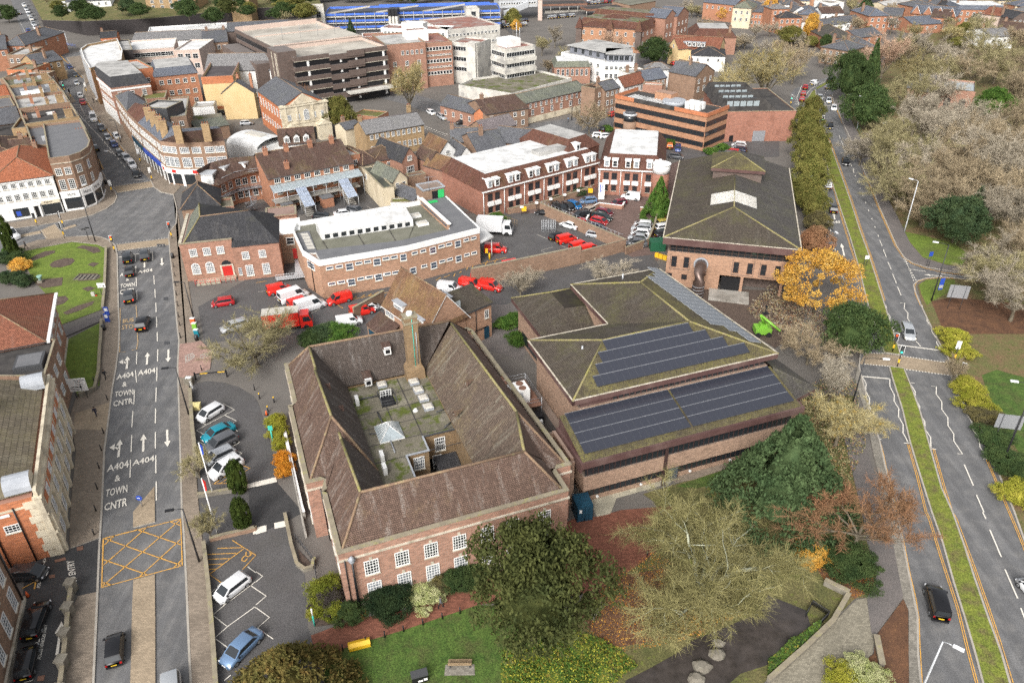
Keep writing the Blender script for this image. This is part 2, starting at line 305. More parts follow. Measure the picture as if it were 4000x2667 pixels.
M['skin']=plain('skin',(.45,.27,.19),.6);M['cloth_dark']=plain('cloth_dark',(.015,.016,.02),.9);M['cloth_navy']=plain('cloth_navy',(.02,.025,.05),.9);M['cloth_grey']=plain('cloth_grey',(.12,.13,.15),.9);M['hair']=plain('hair',(.02,.014,.01),.7)
for n_,c_ in dict(p_black=(.010,.010,.012),p_white=(.72,.73,.74),p_silver=(.44,.46,.48),p_grey=(.12,.125,.135),p_dgrey=(.045,.05,.056),p_blue=(.02,.05,.2),p_bblue=(.01,.16,.42),p_sky=(.16,.26,.42),p_teal=(.01,.27,.36),p_red=(.42,.015,.02),p_mail=(.62,.022,.014),p_navy=(.012,.018,.045),p_maroon=(.2,.02,.04),p_gold=(.5,.4,.1),p_beige=(.45,.38,.31),p_dgreen=(.015,.035,.035),p_orange=(.6,.16,.03)).items():cpaint(n_,c_,.0 if n_ in('p_white','p_mail','p_red')else .3)
# ================================================================ ground, roads, paths
ZC=[.004]
def gpoly(name,pts,z,mat,h=0,side=None):
 P=[E(p)for p in pts];mb=MB()
 if z<.1 and not h:ZC[0]+=.0016;z=ZC[0]
 if h:mb.prism([(p.x,p.y)for p in P],-.05,h,1 if side else 0,0)
 else:mb.poly([(p.x,p.y,z)for p in P])
 return struct(mb.build(name,[M[mat],M[side]]if side else M[mat]))
def path_pts(P,w):
 L,Rr=[],[]
 for i,p in enumerate(P):
  a=P[max(i-1,0)];b=P[min(i+1,len(P)-1)];d=(b-a);d.z=0;d.normalize();n=Vector((-d.y,d.x,0))*w/2
  L.append(p+n);Rr.append(p-n)
 return L,Rr
def ribbon(mb,pts,w,z,h=0,m=0,world=False):
 P=[Vector((p[0],p[1],0))for p in pts]if world else[E(p)for p in pts]
 L,Rr=path_pts(P,w)
 for i in range(len(P)-1):
  q=[L[i],Rr[i],Rr[i+1],L[i+1]]
  if h:mb.prism([(a.x,a.y)for a in q],z,z+h,m)
  else:mb.poly([(a.x,a.y,z)for a in q],m)
def resample(pts,step,world=False):
 P=[E(p)for p in pts]if not world else pts;out=[P[0].copy()];acc=0
 for a,b in zip(P,P[1:]):
  d=(b-a).length;k=step-acc
  while k<=d:out.append(a.lerp(b,k/d));k+=step
  acc=(acc+d)%step
 return out
def dashes(mb,pts,on,off,w,z,m=0):
 P=[E(p)for p in pts];S=resample(P,.25,True);n1,n2=int(on/.25),int(off/.25);i=0
 while i+n1<len(S):ribbon(mb,S[i:i+n1+1:max(1,n1//3)],w,z,0,m,True);i+=n1+n2
mb=MB();mb.poly([(-900,-200,0),(900,-200,0),(900,1500,0),(-900,1500,0)]);struct(mb.build('ground',M['ground']))
Z1,Z2,Z3,Z4=.008,.016,.024,.032
LKERB=t(0,3,845,1800,860,1568,890,900,915,300,935,0)+t(0,2,960,1000,1000,700,1030,450,1065,250,1090,60)+t(0,1,1098,1450,1088,1250,1082,1000,1078,780,1060,690,1020,650,930,612,850,602,700,606)
SIDE_LO=t(0,1,600,612,480,632,350,640,200,690,0,760,-300,830)
SIDE_UP=t(0,1,-300,610,0,548,150,530,330,508,580,466)
LCORN=t(0,1,580,466,700,445,850,408,980,350,1050,298,1075,245,1060,200,1010,130,985,100,950,30)+t(0,0,935,1568,880,1450,800,1300,720,1180,650,1080,560,960,500,890,440,830)
LUP=t(0,0,100,850,90,770,415,765,470,740,462,690,400,590,320,480,262,400,215,330,165,200,100,0,80,-60)
RUP=t(0,0,240,-60,262,0,345,110,358,230,430,380,480,468,560,500,740,478,1100,440,1100,500,745,515,612,532,640,580,700,650,770,710,785,780,765,820,770,870,820,960,900,1080,1000,1200,1100,1330,1200,1450,1285,1568)
RKERB=t(0,1,1385,90,1415,155,1480,200,1592,222,1625,350,1618,490,1560,560,1550,600,1565,800,1600,1100,1630,1450)+t(0,2,1645,0,1632,230,1642,500,1657,1000,1672,1568)+t(0,3,1690,200,1715,700,1740,1300,1755,1568,1770,1800)
gpoly('left_road',LKERB+SIDE_LO+SIDE_UP+LCORN+LUP+RUP+RKERB,Z1,'asphalt')
DL=t(3,3,1425,1800,1400,1568,1375,1300,1370,950,1290,560,1230,250,1190,60)+t(3,2,1070,1130,1020,900,965,740,920,600,890,450,855,320,835,230)+t(3,1,880,1400,760,1150,650,900,560,700,500,520,455,390,430,200,400,0)+t(3,0,330,1300,240,1100,200,960,205,870,240,820,330,780,420,745,560,712,800,690)
DR=t(3,0,800,740,700,770,640,800,590,870,600,930,640,1010,720,1200,800,1380,880,1568)+t(3,1,950,150,1020,330,1100,510,1180,690,1250,800,1330,850,1450,890,1600,925,1900,960,2300,985,2300,1030,1900,1010,1700,985,1560,980,1450,990,1380,1010,1335,1050,1345,1100,1400,1230,1480,1400,1562,1568)+t(3,2,1640,130,1700,250,1770,400,1870,620,1960,820,2060,1060,2150,1300,2260,1568)+t(3,3,2370,310,2520,700,2700,1200,2900,1800)
gpoly('dual_carriageway',DL+DR,Z1,'asphalt')
VERGE=[*t(3,0,330,1000),*t(3,0,372,890,402,848,432,822),*t(3,0,442,880,442,960,465,1100,490,1180,560,1300,655,1568),*t(3,1,755,280,845,560,918,760,995,1000,1055,1190,1105,1350,1160,1520),*t(3,2,1215,125,1065,105,1050,60),*t(3,1,1040,1568,960,1370,905,1190,860,1000,830,880,760,640,680,400,600,150,555,0),*t(3,0,470,1300,380,1120)]
gpoly('verge',VERGE,0,'verge',.16,'kerb')
VERGE2=[*t(3,2,1112,232,1150,370,1230,620,1300,920,1400,1250,1500,1568),*t(3,3,1600,280,1700,640,1800,960,1900,1300,1970,1568,2030,1800,2310,1800,2215,1568,2140,1300,2010,950,1890,600,1795,300,1690,0),*t(3,2,1590,1350,1480,960,1395,650,1305,400,1246,252)]
gpoly('verge',VERGE2,0,'verge',.16,'kerb')
mb=MB()
kerbs=[LKERB,LCORN[:-1],t(0,0,415,765,470,740,462,690,400,590,320,480,262,400,215,330),RKERB,RUP[8:],DL[:17],DR[3:11]+DR[11:15],DR[19:-1]]
for k in kerbs:ribbon(mb,k,.22,0,.13)
for q in(VERGE2,VERGE):ribbon(mb,q+[q[0]],.2,0,.19)
struct(mb.build('kerb',M['kerb']))
gpoly('pavement',t(0,3,845,1800,560,1800,600,1400,655,900,720,770,885,735),0,'paving',.1,'kerb')
gpoly('pavement',t(0,3,912,235,650,330,640,260,650,0)+t(0,2,655,1500,700,1000,640,700,700,520)+t(0,2,720,515,880,460,920,420,940,100)+t(0,1,945,1300,985,950,990,720,900,680,660,650,220,740,-300,900,-300,830,0,758,200,688,350,638,480,630,600,610)+LKERB[::-1][:-4],0,'paving',.1,'kerb')
gpoly('pavement',t(0,1,-300,612,0,546,150,528,330,506)+LCORN+t(0,0,380,830,700,1400)+t(0,1,860,0,930,250,600,390,60,490,-300,500),0,'paving',.1,'kerb')
gpoly('pavement',t(0,0,765,820,770,870,820,960,900,1080,1000,1200,1100,1330,1200,1450,1285,1568)+t(0,1,1385,90,1415,155,1480,200,1592,222,1660,150,1480,0)+t(0,0,1330,1450,1100,1100,950,900,850,760),0,'paving',.1,'kerb')
gpoly('pavement',t(0,0,612,532,745,515,790,650,830,740,785,780,770,710,700,650,640,580),0,'paving',.1,'kerb')
gpoly('pavement',t(0,0,262,395,320,480,400,590,462,690,470,740,415,765,350,700,330,560),0,'paving',.1,'kerb')
gpoly('pavement',RKERB[3:]+t(0,3,1990,1800,1980,1568,1945,950,1900,600,1860,260,1830,0)+t(0,2,1810,1300,1790,900,1740,420,1730,330,1930,260,1950,100,1850,0)+t(0,1,1800,1500,1740,1100,1680,700,1640,420),0,'paving',.1,'kerb')
gpoly('pavement',t(3,3,1190,60,1230,250,1290,560,1370,950,1375,1300,1400,1568,1425,1800,1300,1800,1290,1300,1290,900,1240,780,1190,520,1130,200,1100,40)+t(3,2,960,1000,900,700,800,350,820,235,835,230,890,450,920,600,965,740,1020,900,1070,1130),0,'setts',.1,'kerb')
gpoly('pavement',t(3,3,1100,40,1130,200,1190,520,1240,780,975,1145,945,1100,905,780,985,700,990,540,900,250,860,0)+t(3,2,700,900,780,600),0,'tarmac_path',.1,'kerb')
gpoly('pavement',t(3,0,600,870,700,1200,860,1568)+t(3,1,940,120,1020,310,1100,490,1190,690,1260,800,1340,850,1460,888,1900,958,1900,900,1640,870,1420,800,1300,660,1230,520,1100,250,960,0)+t(3,0,930,1400,800,1180,690,950),0,'tarmac_path',.1,'kerb')
gpoly('traffic_island',t(0,2,1420,1335,1424,1568)+t(0,3,1425,92,1225,143,1225,0),0,'paving_tan',.14,'kerb')
gpoly('traffic_island',t(0,3,1228,625,1424,575,1428,1000,1430,1800,1190,1800,1205,1400,1215,900),0,'paving_tan',.14,'kerb')
gpoly('traffic_island',t(0,1,575,535,690,497,705,512,600,545),0,'paving_tan',.14,'kerb')
gpoly('traffic_island',t(0,1,190,595,370,555,376,580,190,615),0,'paving_tan',.14,'kerb')
gpoly('traffic_island',t(0,0,600,860,640,850,700,935,650,950),0,'paving',.14,'kerb')
gpoly('traffic_island',t(0,0,585,650,615,650,635,690,590,690),0,'paving_tan',.14,'kerb')
gpoly('traffic_island',t(3,0,440,812,520,765,610,735,620,748,530,782,450,825),0,'verge',.14,'kerb')
gpoly('crossing',t(0,1,1070,680,1540,622,1560,680,1085,735),Z2,'paving_tan')
gpoly('crossing',t(0,1,1040,148,1390,98,1410,150,1078,205),Z2,'paving_tan')
gpoly('crossing',t(0,1,372,548,500,492,600,605,430,640),Z2,'paving_tan')
gpoly('crossing',t(3,2,838,205,890,108,1050,112,1215,130,1640,195,1685,312,1245,250,1110,228),Z2,'paving_tan')
gpoly('pavement',t(3,2,1680,195,1760,205,2070,255,2040,285,1990,290,1900,260,1720,320,1700,260),Z2,'paving_red')
gpoly('path',t(3,2,1860,215,2000,150,2351,-60,2351,80,2100,255),Z2,'tarmac_path')
gpoly('driveway',t(0,2,1640,30,1850,0,1950,100,1930,255,1720,340,1640,330),0.112,'paving_pink')
gpoly('pavement',t(0,2,690,665,1025,555,990,820,680,808),0.112,'paving_tan')
gpoly('car_park',t(0,2,1745,420,1800,385,1900,362,2050,375,2200,420,2330,500)+t(1,2,20,560,100,800,160,1050,190,1260,230,1400)+t(1,3,270,0,330,300,370,500,450,570,475,1050,505,1120,540,1300,640,1800)+t(0,3,2005,1800,1985,1400,1950,1000,1920,700,1880,300,1830,0)+t(0,2,1815,1250,1800,960),Z1,'asphalt_old')
gpoly('ramp',t(0,2,2275,1310,2351,1290)+t(1,2,190,1245,200,1300,430,1568)+t(1,3,290,80,0,200,-20,130)+t(0,3,2290,80)+t(0,2,2290,1480),Z2,'asphalt_dark')
gpoly('police_yard',t(0,3,90,450,430,410,645,335,910,240,888,732,725,770,660,720,650,900,590,1300,560,1800,80,1800,200,900,220,640),Z2,'asphalt_dark')
V=lambda*a:[(a[i]*1.7007,a[i+1]*1.7007)for i in range(0,len(a),2)]
gpoly('post_yard',V(455,705,640,600,690,560,1100,560,1100,470,1260,480,1445,590,1180,690,1130,720,880,770,600,770,470,790),Z1,'asphalt_old')
gpoly('office_car_park',V(1060,490,1100,478,1290,440,1420,420,1560,370,1570,480,1510,600,1450,590,1270,490),Z1,'yard_brown')
gpoly('alley',V(830,440,880,380,905,400,915,450,880,480,600,500,560,470),Z1,'asphalt_old')
gpoly('street',V(930,240,1010,270,1060,300,1080,320,1180,330,1400,300,1420,270,1400,260,1180,290,1000,230,880,200,700,180),Z1,'asphalt')
gpoly('car_park',V(1400,330,1420,300,1600,310,1790,320,1790,360,1560,370,1500,350),Z2,'asphalt_old')
gpoly('courtyard',V(1125,700,1230,700,1220,780,1200,830,1110,800,1090,770),Z2,'tarmac_path')
gpoly('service_road',V(1200,640,1380,600,1500,585,1530,640,1400,640,1200,690),Z2,'asphalt_old')
gpoly('courtyard',V(1560,660,1860,670,1840,760,1780,800),Z1,'soil')
gpoly('lawn',t(0,1,220,745,660,660,900,685,978,725,975,900,945,1275,560,1420,480,1200,300,1000,230,850),0,'grass',.14,'wallstone')
gpoly('lawn',t(0,1,640,1545,935,1395)+t(0,2,925,0,915,410,720,505,600,260,615,0),0,'grass',.14,'wallstone')
for q in(t(0,1,245,835,330,780,420,745,508,738,505,760,400,800,310,830),t(0,1,455,870,500,835,590,810,670,810,690,835,650,870,560,895,480,895),t(0,1,340,1010,580,985,570,1060,400,1085,330,1050),t(0,1,490,1170,600,1155,635,1185,590,1225,510,1250),t(0,1,580,1310,700,1250,870,1200,850,1235,740,1290,610,1330),t(0,1,755,1090,820,1068,885,1085,810,1115),t(0,1,805,870,850,848,915,855,860,890),t(0,1,700,715,760,690,900,710,930,750,860,765,780,725),t(0,1,725,950,900,950,925,985,880,1010,720,1020)):
 gpoly('flower_bed',q,.17,'soil')
gpoly('path',t(0,1,590,1480,880,1340,935,1320,930,1385,600,1530),.172,'tarmac_path')
gpoly('parkland',t(3,1,1265,560,1310,670,1420,800,1640,865,1900,900,3400,900,2600,-1300,1900,-1500)+t(3,0,900,700,760,900,760,1100,930,1400)+t(3,1,970,0,1230,500),Z2,'litter_grass')
gpoly('parkland',t(3,1,1370,1050,1450,1000,1560,990,1700,990,3300,1030,3500,2300)+t(3,3,2900,1500,2530,650,2390,300)+t(3,2,2270,1568,2070,1060,1880,620,1780,400,1710,250)+t(3,1,1575,1568,1490,1400,1410,1220),Z2,'litter_grass')
gpoly('lawn',t(3,1,1255,560,1700,660,1850,780,1780,870,1640,860,1420,795,1300,650),Z3,'grass')
gpoly('lawn',t(3,1,1385,1050,1450,1005,1560,995,1720,1000,1700,1100,1500,1200,1460,1240,1410,1140),Z3,'grass')
gpoly('lawn',t(3,2,1960,310,2100,260,2351,330,2600,800,2351,1100,2230,900,2080,650),Z3,'lawn')
gpoly('leaf_litter',t(3,1,1500,1200,1700,1160,2351,1230,2500,1500,2000,1500,1620,1500),Z3,'leaf_litter')
gpoly('woodland_floor',t(2,3,700,640,1000,560,1400,60,1300,-100)+t(2,2,1200,1400,1600,1280,2000,1150,2351,950)+t(3,2,300,500,700,500,800,500,780,700,700,900)+t(3,3,860,0,900,250,990,540,985,700,905,780,800,790,590,1000,350,1220,0,1530,-300,1800)+t(2,3,100,1800,100,1300,500,1100),Z1,'moss_ground')
gpoly('leaf_litter',t(2,3,850,680,1000,580,1500,500,1900,850,1700,1000,1500,1150,900,1250,640,1000,660,800),Z2,'leaf_litter')
gpoly('leaf_litter',t(3,3,380,420,700,480,960,500,980,690,800,790,560,680),Z2,'leaf_litter')
gpoly('lawn',t(1,3,620,1385,760,1310,800,1252,1020,1180,1360,1080,1710,960,2040,850,2351,860)+t(2,3,300,700,600,1150,700,1350,800,1500,900,1900)+t(1,3,800,1900,640,1700),Z2,'lawn')
gpoly('path',t(1,3,505,1130,790,1022,960,972,1400,890,1700,760,2060,640)+t(2,3,0,480,300,200,560,60,780,40,1000,-20,1480,-60,1450,250,1250,420,1050,560,850,680,600,760,0,800)+t(1,3,2040,850,1710,960,1360,1080,1020,1180,800,1250,760,1310,620,1385,540,1300),Z3,'paving_red')
gpoly('path',t(2,2,700,1440,900,1370,1450,1260,1460,1300,960,1440,910,1568)+t(2,3,900,15,780,40),Z4,'slabs')
gpoly('path',t(2,2,1460,1260,1800,1150,2100,1080,2150,1110,1660,1270,1500,1300),Z4,'paving')
gpoly('lawn',t(2,2,1660,1275,2150,1115,2200,1200,1700,1350,1500,1330),Z4,'lawn')
gpoly('stream',t(2,3,2351,760,2200,950,1900,1080,1650,1180,1500,1300,1250,1440,1050,1540,900,1800,1900,1800,2000,1568,2100,1480,2351,1400)+t(3,3,80,1290,200,1180,390,1040,350,900,0,760),Z3,'water')
gpoly('path',t(3,3,905,785,945,1100,975,1145,960,1300,840,1390,790,1568,760,1800,-300,1900,0,1570,360,1240,590,1020,810,800),Z2,'cobble')
gpoly('flower_bed',t(3,3,985,1145,1240,800,1285,900,1290,1568,1300,1800,800,1800,850,1400,970,1300),0,'leaf_litter',.12,'kerb')
gpoly('flower_bed',t(1,3,545,1050,520,800,580,640,760,600,830,860,960,965,790,1020),Z4,'soil')
gpoly('flower_bed',t(1,3,385,340,530,500,500,520,430,480,400,440),.12,'soil')
ZM=ZC[0]+.012
W=MB();Y=MB();FD=MB()
q2=lambda c,r,*a:t(c,r,*a)
for seg in((1245,265,1255,380),(1237,445,1230,580),(1222,640,1212,790),(1212,860,1205,1015),(1200,1085,1195,1250),(1258,98,1254,210)):ribbon(W,q2(0,2,*seg),.13,ZM)
for seg in((1450,75,1448,185),(1443,240,1440,365),(1436,425,1432,555),(1430,615,1428,752),(1428,832,1428,985),(1432,1045,1432,1210),(1436,1285,1437,1460)):ribbon(W,q2(0,2,*seg),.15,ZM)
for seg in((1244,770,1246,840),(1248,880,1249,945),(1251,985,1253,1065),(1257,1105,1259,1185),(1413,965,1418,1045),(1423,1090,1427,1170),(1432,1215,1435,1300),(1438,1345,1441,1440),(1444,1485,1447,1568),(1400,750,1405,825)):ribbon(W,q2(0,1,*seg),.14,ZM)
ribbon(W,q2(0,1,1090,797,1120,795),.25,ZM);ribbon(W,q2(0,1,1222,770,1285,768),.25,ZM);ribbon(W,q2(0,1,1370,752,1405,750),.25,ZM)
ribbon(W,q2(0,1,1235,90,1345,82),.25,ZM)
CLM=MB()
ribbon(CLM,q2(0,1,1145,1258,1105,1265,1100,1568),.14,ZM);ribbon(CLM,q2(0,2,1098,0,1100,100,1155,95),.14,ZM);ribbon(CLM,q2(0,1,1210,1240,1250,1238,1262,1400,1265,1568),.14,ZM);ribbon(CLM,q2(0,2,1268,0,1255,75,1210,82),.14,ZM)
def studs(pts,n,r=.12):
 P=[E(p)for p in pts];a,b=P[0],P[-1]
 for i in range(n):
  p=a.lerp(b,i/(n-1));W.poly([(p.x+r*math.cos(k*1.047),p.y+r*math.sin(k*1.047),ZM)for k in range(6)])
studs(q2(0,1,1075,205,1400,155),14);studs(q2(0,1,1045,145,1380,98),14);studs(q2(0,1,1085,738,1550,682),18);studs(q2(0,1,1075,675,1540,620),18);studs(q2(0,1,375,545,430,620),8);studs(q2(0,1,500,490,600,600),10)
studs(q2(3,2,1245,255,1680,315),16,.14);studs(q2(3,2,1225,135,1640,195),16,.14);studs(q2(3,2,890,210,1100,228),9,.14);studs(q2(3,2,900,108,1050,110),7,.14)
def arrow(p,q,w=.16,hw=.42,hl=.33,left=False):
 a,b=E(p),E(q);d=(b-a);L=d.length;d.normalize();n=Vector((-d.y,d.x,0));m=b-d*L*hl
 P=lambda v:(v.x,v.y,ZM)
 W.poly([P(a+n*w),P(a-n*w),P(m-n*w*.8),P(m+n*w*.8)]);W.poly([P(m+n*hw),P(m-n*hw),P(b)])
 if left:
  c=a+d*L*.38;e=a+d*L*.62
  W.poly([P(c+n*.1),P(c+d*.25),P(e+n*.45+d*.1),P(e+n*.55-d*.25)]);f=e+n*.5;W.poly([P(f+d*.75+n*.1),P(f-d*.75+n*.1),P(f+n*.75+d*.1)])
for a in(((1165,253),(1172,138),True),((1350,215),(1356,103),False),((1548,75),(1545,192),False),((1088,1063),(1105,900),True),((1316,1013),(1320,852),False),((1536,812),(1540,970),False)):arrow(q2(0,2,*a[0]),q2(0,2,*a[1]),left=a[2])
arrow(q2(0,1,1328,892),q2(0,1,1328,825));arrow(q2(0,1,1485,805),q2(0,1,1490,875));arrow(q2(0,3,525,1308),q2(0,3,567,1003),.14,.5);arrow(q2(3,1,700,785),q2(3,1,672,668));arrow(q2(3,1,612,450),q2(3,1,603,395))
arrow(q2(3,1,1600,970),q2(3,1,1430,957),.14,.4);arrow(q2(0,0,1030,1410),q2(0,0,980,1382),.15,.4)
def text_mesh(s,bold=0.0):
 cu=bpy.data.curves.new('lettering','FONT');cu.body=s;cu.offset=bold;cu.resolution_u=2
 o=bpy.data.objects.new('lettering',cu);COL.objects.link(o);bpy.context.view_layer.update()
 me=bpy.data.meshes.new_from_object(o);COL.objects.unlink(o);bpy.data.objects.remove(o);return me
def road_text(s,quad,mb=None,bold=.018,z=None):
 me=text_mesh(s,bold);xs=[v.co.x for v in me.vertices];ys=[v.co.y for v in me.vertices]
 x0,x1,y0,y1=min(xs),max(xs),min(ys),max(ys);a,b,c,d=[E(p)for p in quad]
 V_=[]
 for v in me.vertices:
  u,w=(v.co.x-x0)/(x1-x0),(v.co.y-y0)/(y1-y0);p=a.lerp(b,u).lerp(d.lerp(c,u),w);V_.append((p.x,p.y,z or ZM))
 (mb or W).faces(V_,[tuple(p.vertices)for p in me.polygons]);bpy.data.meshes.remove(me)
for s,c_,r_,q in(('A404',0,2,(1070,355,1232,322,1225,275,1078,308)),('A404',0,2,(1265,318,1430,290,1428,240,1270,268)),('&',0,2,(1122,420,1168,412,1165,368,1128,375)),('TOWN',0,2,(1052,512,1228,490,1225,435,1060,465)),('CNTR',0,2,(1038,600,1222,570,1220,518,1045,550)),('A404',0,2,(980,1202,1185,1155,1182,1088,992,1140)),('A404',0,2,(1215,1145,1420,1098,1418,1045,1222,1092)),('&',0,2,(1052,1290,1108,1278,1105,1220,1060,1235)),('TOWN',0,2,(965,1430,1172,1385,1172,1312,978,1362)),('CNTR',0,2,(955,1558,1170,1510,1172,1430,965,1490)),('A404',0,1,(1262,948,1402,928,1402,898,1270,918)),('A',0,1,(1102,975,1135,970,1135,938,1108,942)),('&',0,1,(1155,1018,1188,1012,1186,985,1160,990)),('TOWN',0,1,(1105,1080,1240,1062,1238,1026,1108,1045)),('CNTR',0,1,(1100,1140,1240,1118,1240,1078,1104,1098)),('A40',3,1,(578,485,660,488,662,462,580,460)),('NO ENTRY',0,3,(710,655,680,438,610,450,648,668)),('POLICE VEHICLES ONLY',0,3,(378,1350,438,1035,412,1030,345,1345)),('POLICE',0,3,(372,695,382,610,358,605,338,690)),('ONLY',0,3,(400,500,432,425,410,415,380,490))):
 road_text(s,t(c_,r_,*q))
road_text('BUS',t(0,1,1128,1402,1232,1388,1230,1350,1130,1365),CLM);road_text('STOP',t(0,1,1118,1462,1262,1445,1260,1405,1122,1420),CLM)
road_text('KEEP',t(0,2,1700,130,1790,105,1790,150,1705,205),FD,.02,.125);road_text('CLEAR',t(0,2,1830,130,1945,90,1940,130,1850,165),FD,.02,.125)
yb=lambda*a:ribbon(Y,q2(0,3,*a),.17,ZM)
yb(950,242,1660,62,1675,490,935,690,950,242)
for a in((1055,212,960,300),(1362,130,948,490),(1660,68,940,680),(1660,250,1280,595),(1668,440,1600,505),(1555,85,1655,120),(1255,158,1660,298),(960,242,1675,492),(950,435,1350,572),(945,645,1030,668)):ribbon(Y,q2(0,3,*a),.13,ZM)
for a in((1795,712,1895,768,2155,628,2050,572),(1895,768,1805,818,1900,870),(2068,680,2172,730,2100,775),(1815,920,1960,985,1840,905),(2140,790,2185,828),(2160,900,2205,925,2100,985),(2150,995,2222,1028,2180,1055)):ribbon(W,q2(0,2,*a),.1,ZM)
for a in((2045,640,1930,750,2065,850,2345,640),(2065,850,1955,945,2090,1050,2345,865),(2090,1050,1972,1155,2090,1240),(2275,500,2350,555),(2300,670,2351,705),(2335,865,2351,880),(2030,1330,1988,1372,2085,1440),(2060,1545,2120,1495)):ribbon(W,q2(0,3,*a),.1,ZM)
for a in((0,545,62,588,0,640),(0,705,95,770,0,850),(0,875,125,965,15,1062,160,1165)):ribbon(W,q2(1,3,*a),.1,ZM)
for a in((2135,258,2351,395,2230,525),(2240,335,1925,570,2030,645),(2000,332,2225,325),(1910,388,2170,375),(1908,432,2110,425),(1905,482,2045,475),(1910,525,1980,522)):ribbon(Y,q2(0,3,*a),.1,ZM)
for a in((2230,1140,2295,1165,2250,1195,2215,1190),(1955,1308,2110,1302),(1960,1310,2080,1235),(2030,1300,2150,1225),(2240,1200,2255,1275),(2120,1240,2250,1240)):ribbon(Y,q2(0,2,*a),.1,ZM)
wc=[tt(0,3,*a)for a in((2262,365),(2258,400),(2285,410),(2300,395),(2310,380),(2290,370))];ribbon(Y,wc,.12,ZM);ribbon(Y,t(0,3,2250,400,2225,425,2222,445,2250,450,2275,425),.12,ZM)
ribbon(Y,t(0,3,205,700,320,640),.12,ZM);ribbon(Y,t(0,3,318,705,335,610),.16,ZM);ribbon(W,t(0,3,225,1562,298,1545,302,1518),.1,ZM);ribbon(W,t(0,3,365,1125,378,1060),.1,ZM);ribbon(W,t(0,3,330,1200,360,1190,365,1160),.1,ZM)
for a in((0,140,95,120,98,175,0,205),(168,100,280,75,285,130,172,152)):W.poly([tuple(E(p)[:2])+(ZM,)for p in q2(1,3,*a)])
W.poly([tuple(E(p)[:2])+(ZM,)for p in q2(1,2,0,1290,185,1245,195,1290,0,1335)]);W.poly([tuple(E(p)[:2])+(ZM,)for p in q2(0,2,2272,1312,2351,1290,2351,1330,2275,1350)]);W.poly([tuple(E(p)[:2])+(ZM,)for p in q2(0,3,2325,150,2351,145,2351,200,2325,205)])
for a in((1800,1130,1885,1325),(1912,1410,1982,1568)):ribbon(W,q2(3,2,*a),.15,ZM)
for a in((1970,0,2000,62),(2035,160,2140,410),(2175,525,2290,790),(2320,880,2380,1040),(2440,1150,2500,1300)):ribbon(W,q2(3,3,*a),.15,ZM)
for a in((1025,640,1047,695),(1058,725,1085,795),(1100,840,1132,912),(1143,950,1178,1035),(1188,1068,1222,1148)):ribbon(W,q2(3,1,*a),.13,ZM)
for a in((782,0,790,25),(798,45,803,55),(822,100,826,112),(843,160,847,172),(867,222,871,236),(894,290,899,304),(920,360,925,374),(950,438,955,452),(978,512,984,526),(1008,592,1016,608),(484,195,488,208),(500,257,504,270),(516,328,521,342),(534,395,540,410),(553,465,558,482),(570,540,575,560),(590,625,596,642),(612,715,620,735)):ribbon(W,q2(3,1,*a),.16,ZM)
for a in((652,1245,663,1278),(672,1298,685,1330),(688,1340,702,1372),(708,1385,722,1420),(730,1440,745,1475),(752,1500,768,1530),(780,1550,790,1568),(520,940,535,970)):ribbon(W,q2(3,0,*a),.13,ZM)
dashes(W,q2(3,0,510,905,520,860,560,825,640,790),2,1.5,.13,ZM);ribbon(W,q2(3,0,470,972,590,975),.3,ZM)
for i in range(9):ribbon(W,q2(3,0,212+i*5,885+i*10,262+i*2,880+i*10),.15,ZM)
ribbon(W,q2(3,0,285,970,265,900,290,840,310,790),.15,ZM);ribbon(W,q2(3,0,345,880,375,840,440,790,560,735),.15,ZM);ribbon(W,q2(3,0,470,970,460,1000,480,1110),.15,ZM)
def dyl(pts,w=.09,gap=.2):
 P=[E(p)for p in pts];L_,R_=path_pts(P,gap)
 for q in(L_,R_):ribbon(Y,q,w,ZM,0,0,True)
dyl(q2(3,0,575,880,590,940,630,1010,710,1200,790,1380,868,1568)+q2(3,1,938,150,1008,330,1088,510,1168,690,1235,790,1320,855,1450,900,1600,935,1800,960));dyl(q2(3,0,500,1190,570,1300,672,1568)+q2(3,1,772,280,862,560,935,760,1012,1000,1070,1195))
dyl(q2(3,1,1700,992,1560,985,1440,995,1360,1025,1340,1065,1355,1130,1402,1240));dyl(q2(3,1,560,0,620,230,680,450,750,680,820,890,850,1000,890,1190))
dyl(q2(3,2,1020,905,1050,1020,1075,1140,1165,1500)+q2(3,3,1190,60,1245,300,1290,540,1350,800,1375,960,1385,1250,1405,1568));dyl(q2(3,2,1285,945,1370,1240,1450,1568)+q2(3,3,1480,60,1590,420,1740,880,1830,1250,1915,1568,1970,1800));dyl(q2(3,2,1520,990,1620,1350,1690,1568)+q2(3,3,1725,60,1890,500,2030,900,2130,1200,2240,1568,2300,1750));dyl(q2(3,2,2010,1090,2100,1300,2215,1568)+q2(3,3,2300,200,2400,450,2600,1000))
dyl(q2(0,0,440,460,470,505,600,560,760,720),.1,.24);dyl(q2(0,0,790,930,900,1100,1000,1215,1100,1345,1190,1450),.1,.24);dyl(q2(0,0,345,490,430,620,470,720),.1,.24);dyl(q2(0,0,610,1000,700,1150,800,1290,880,1420,950,1560),.1,.24);dyl(q2(0,0,360,240,440,400),.1,.24)
def zig(c,r,*a):ribbon(W,q2(c,r,*a),.13,ZM)
zig(3,2,865,325,900,390,896,455,932,525,928,595,965,660,962,735,998,810,995,890);zig(3,2,1000,898,1040,900);zig(3,2,1118,345,1118,415,1158,490,1156,550,1200,620,1197,690,1240,765,1238,840,1285,925);zig(3,2,1245,933,1300,937)
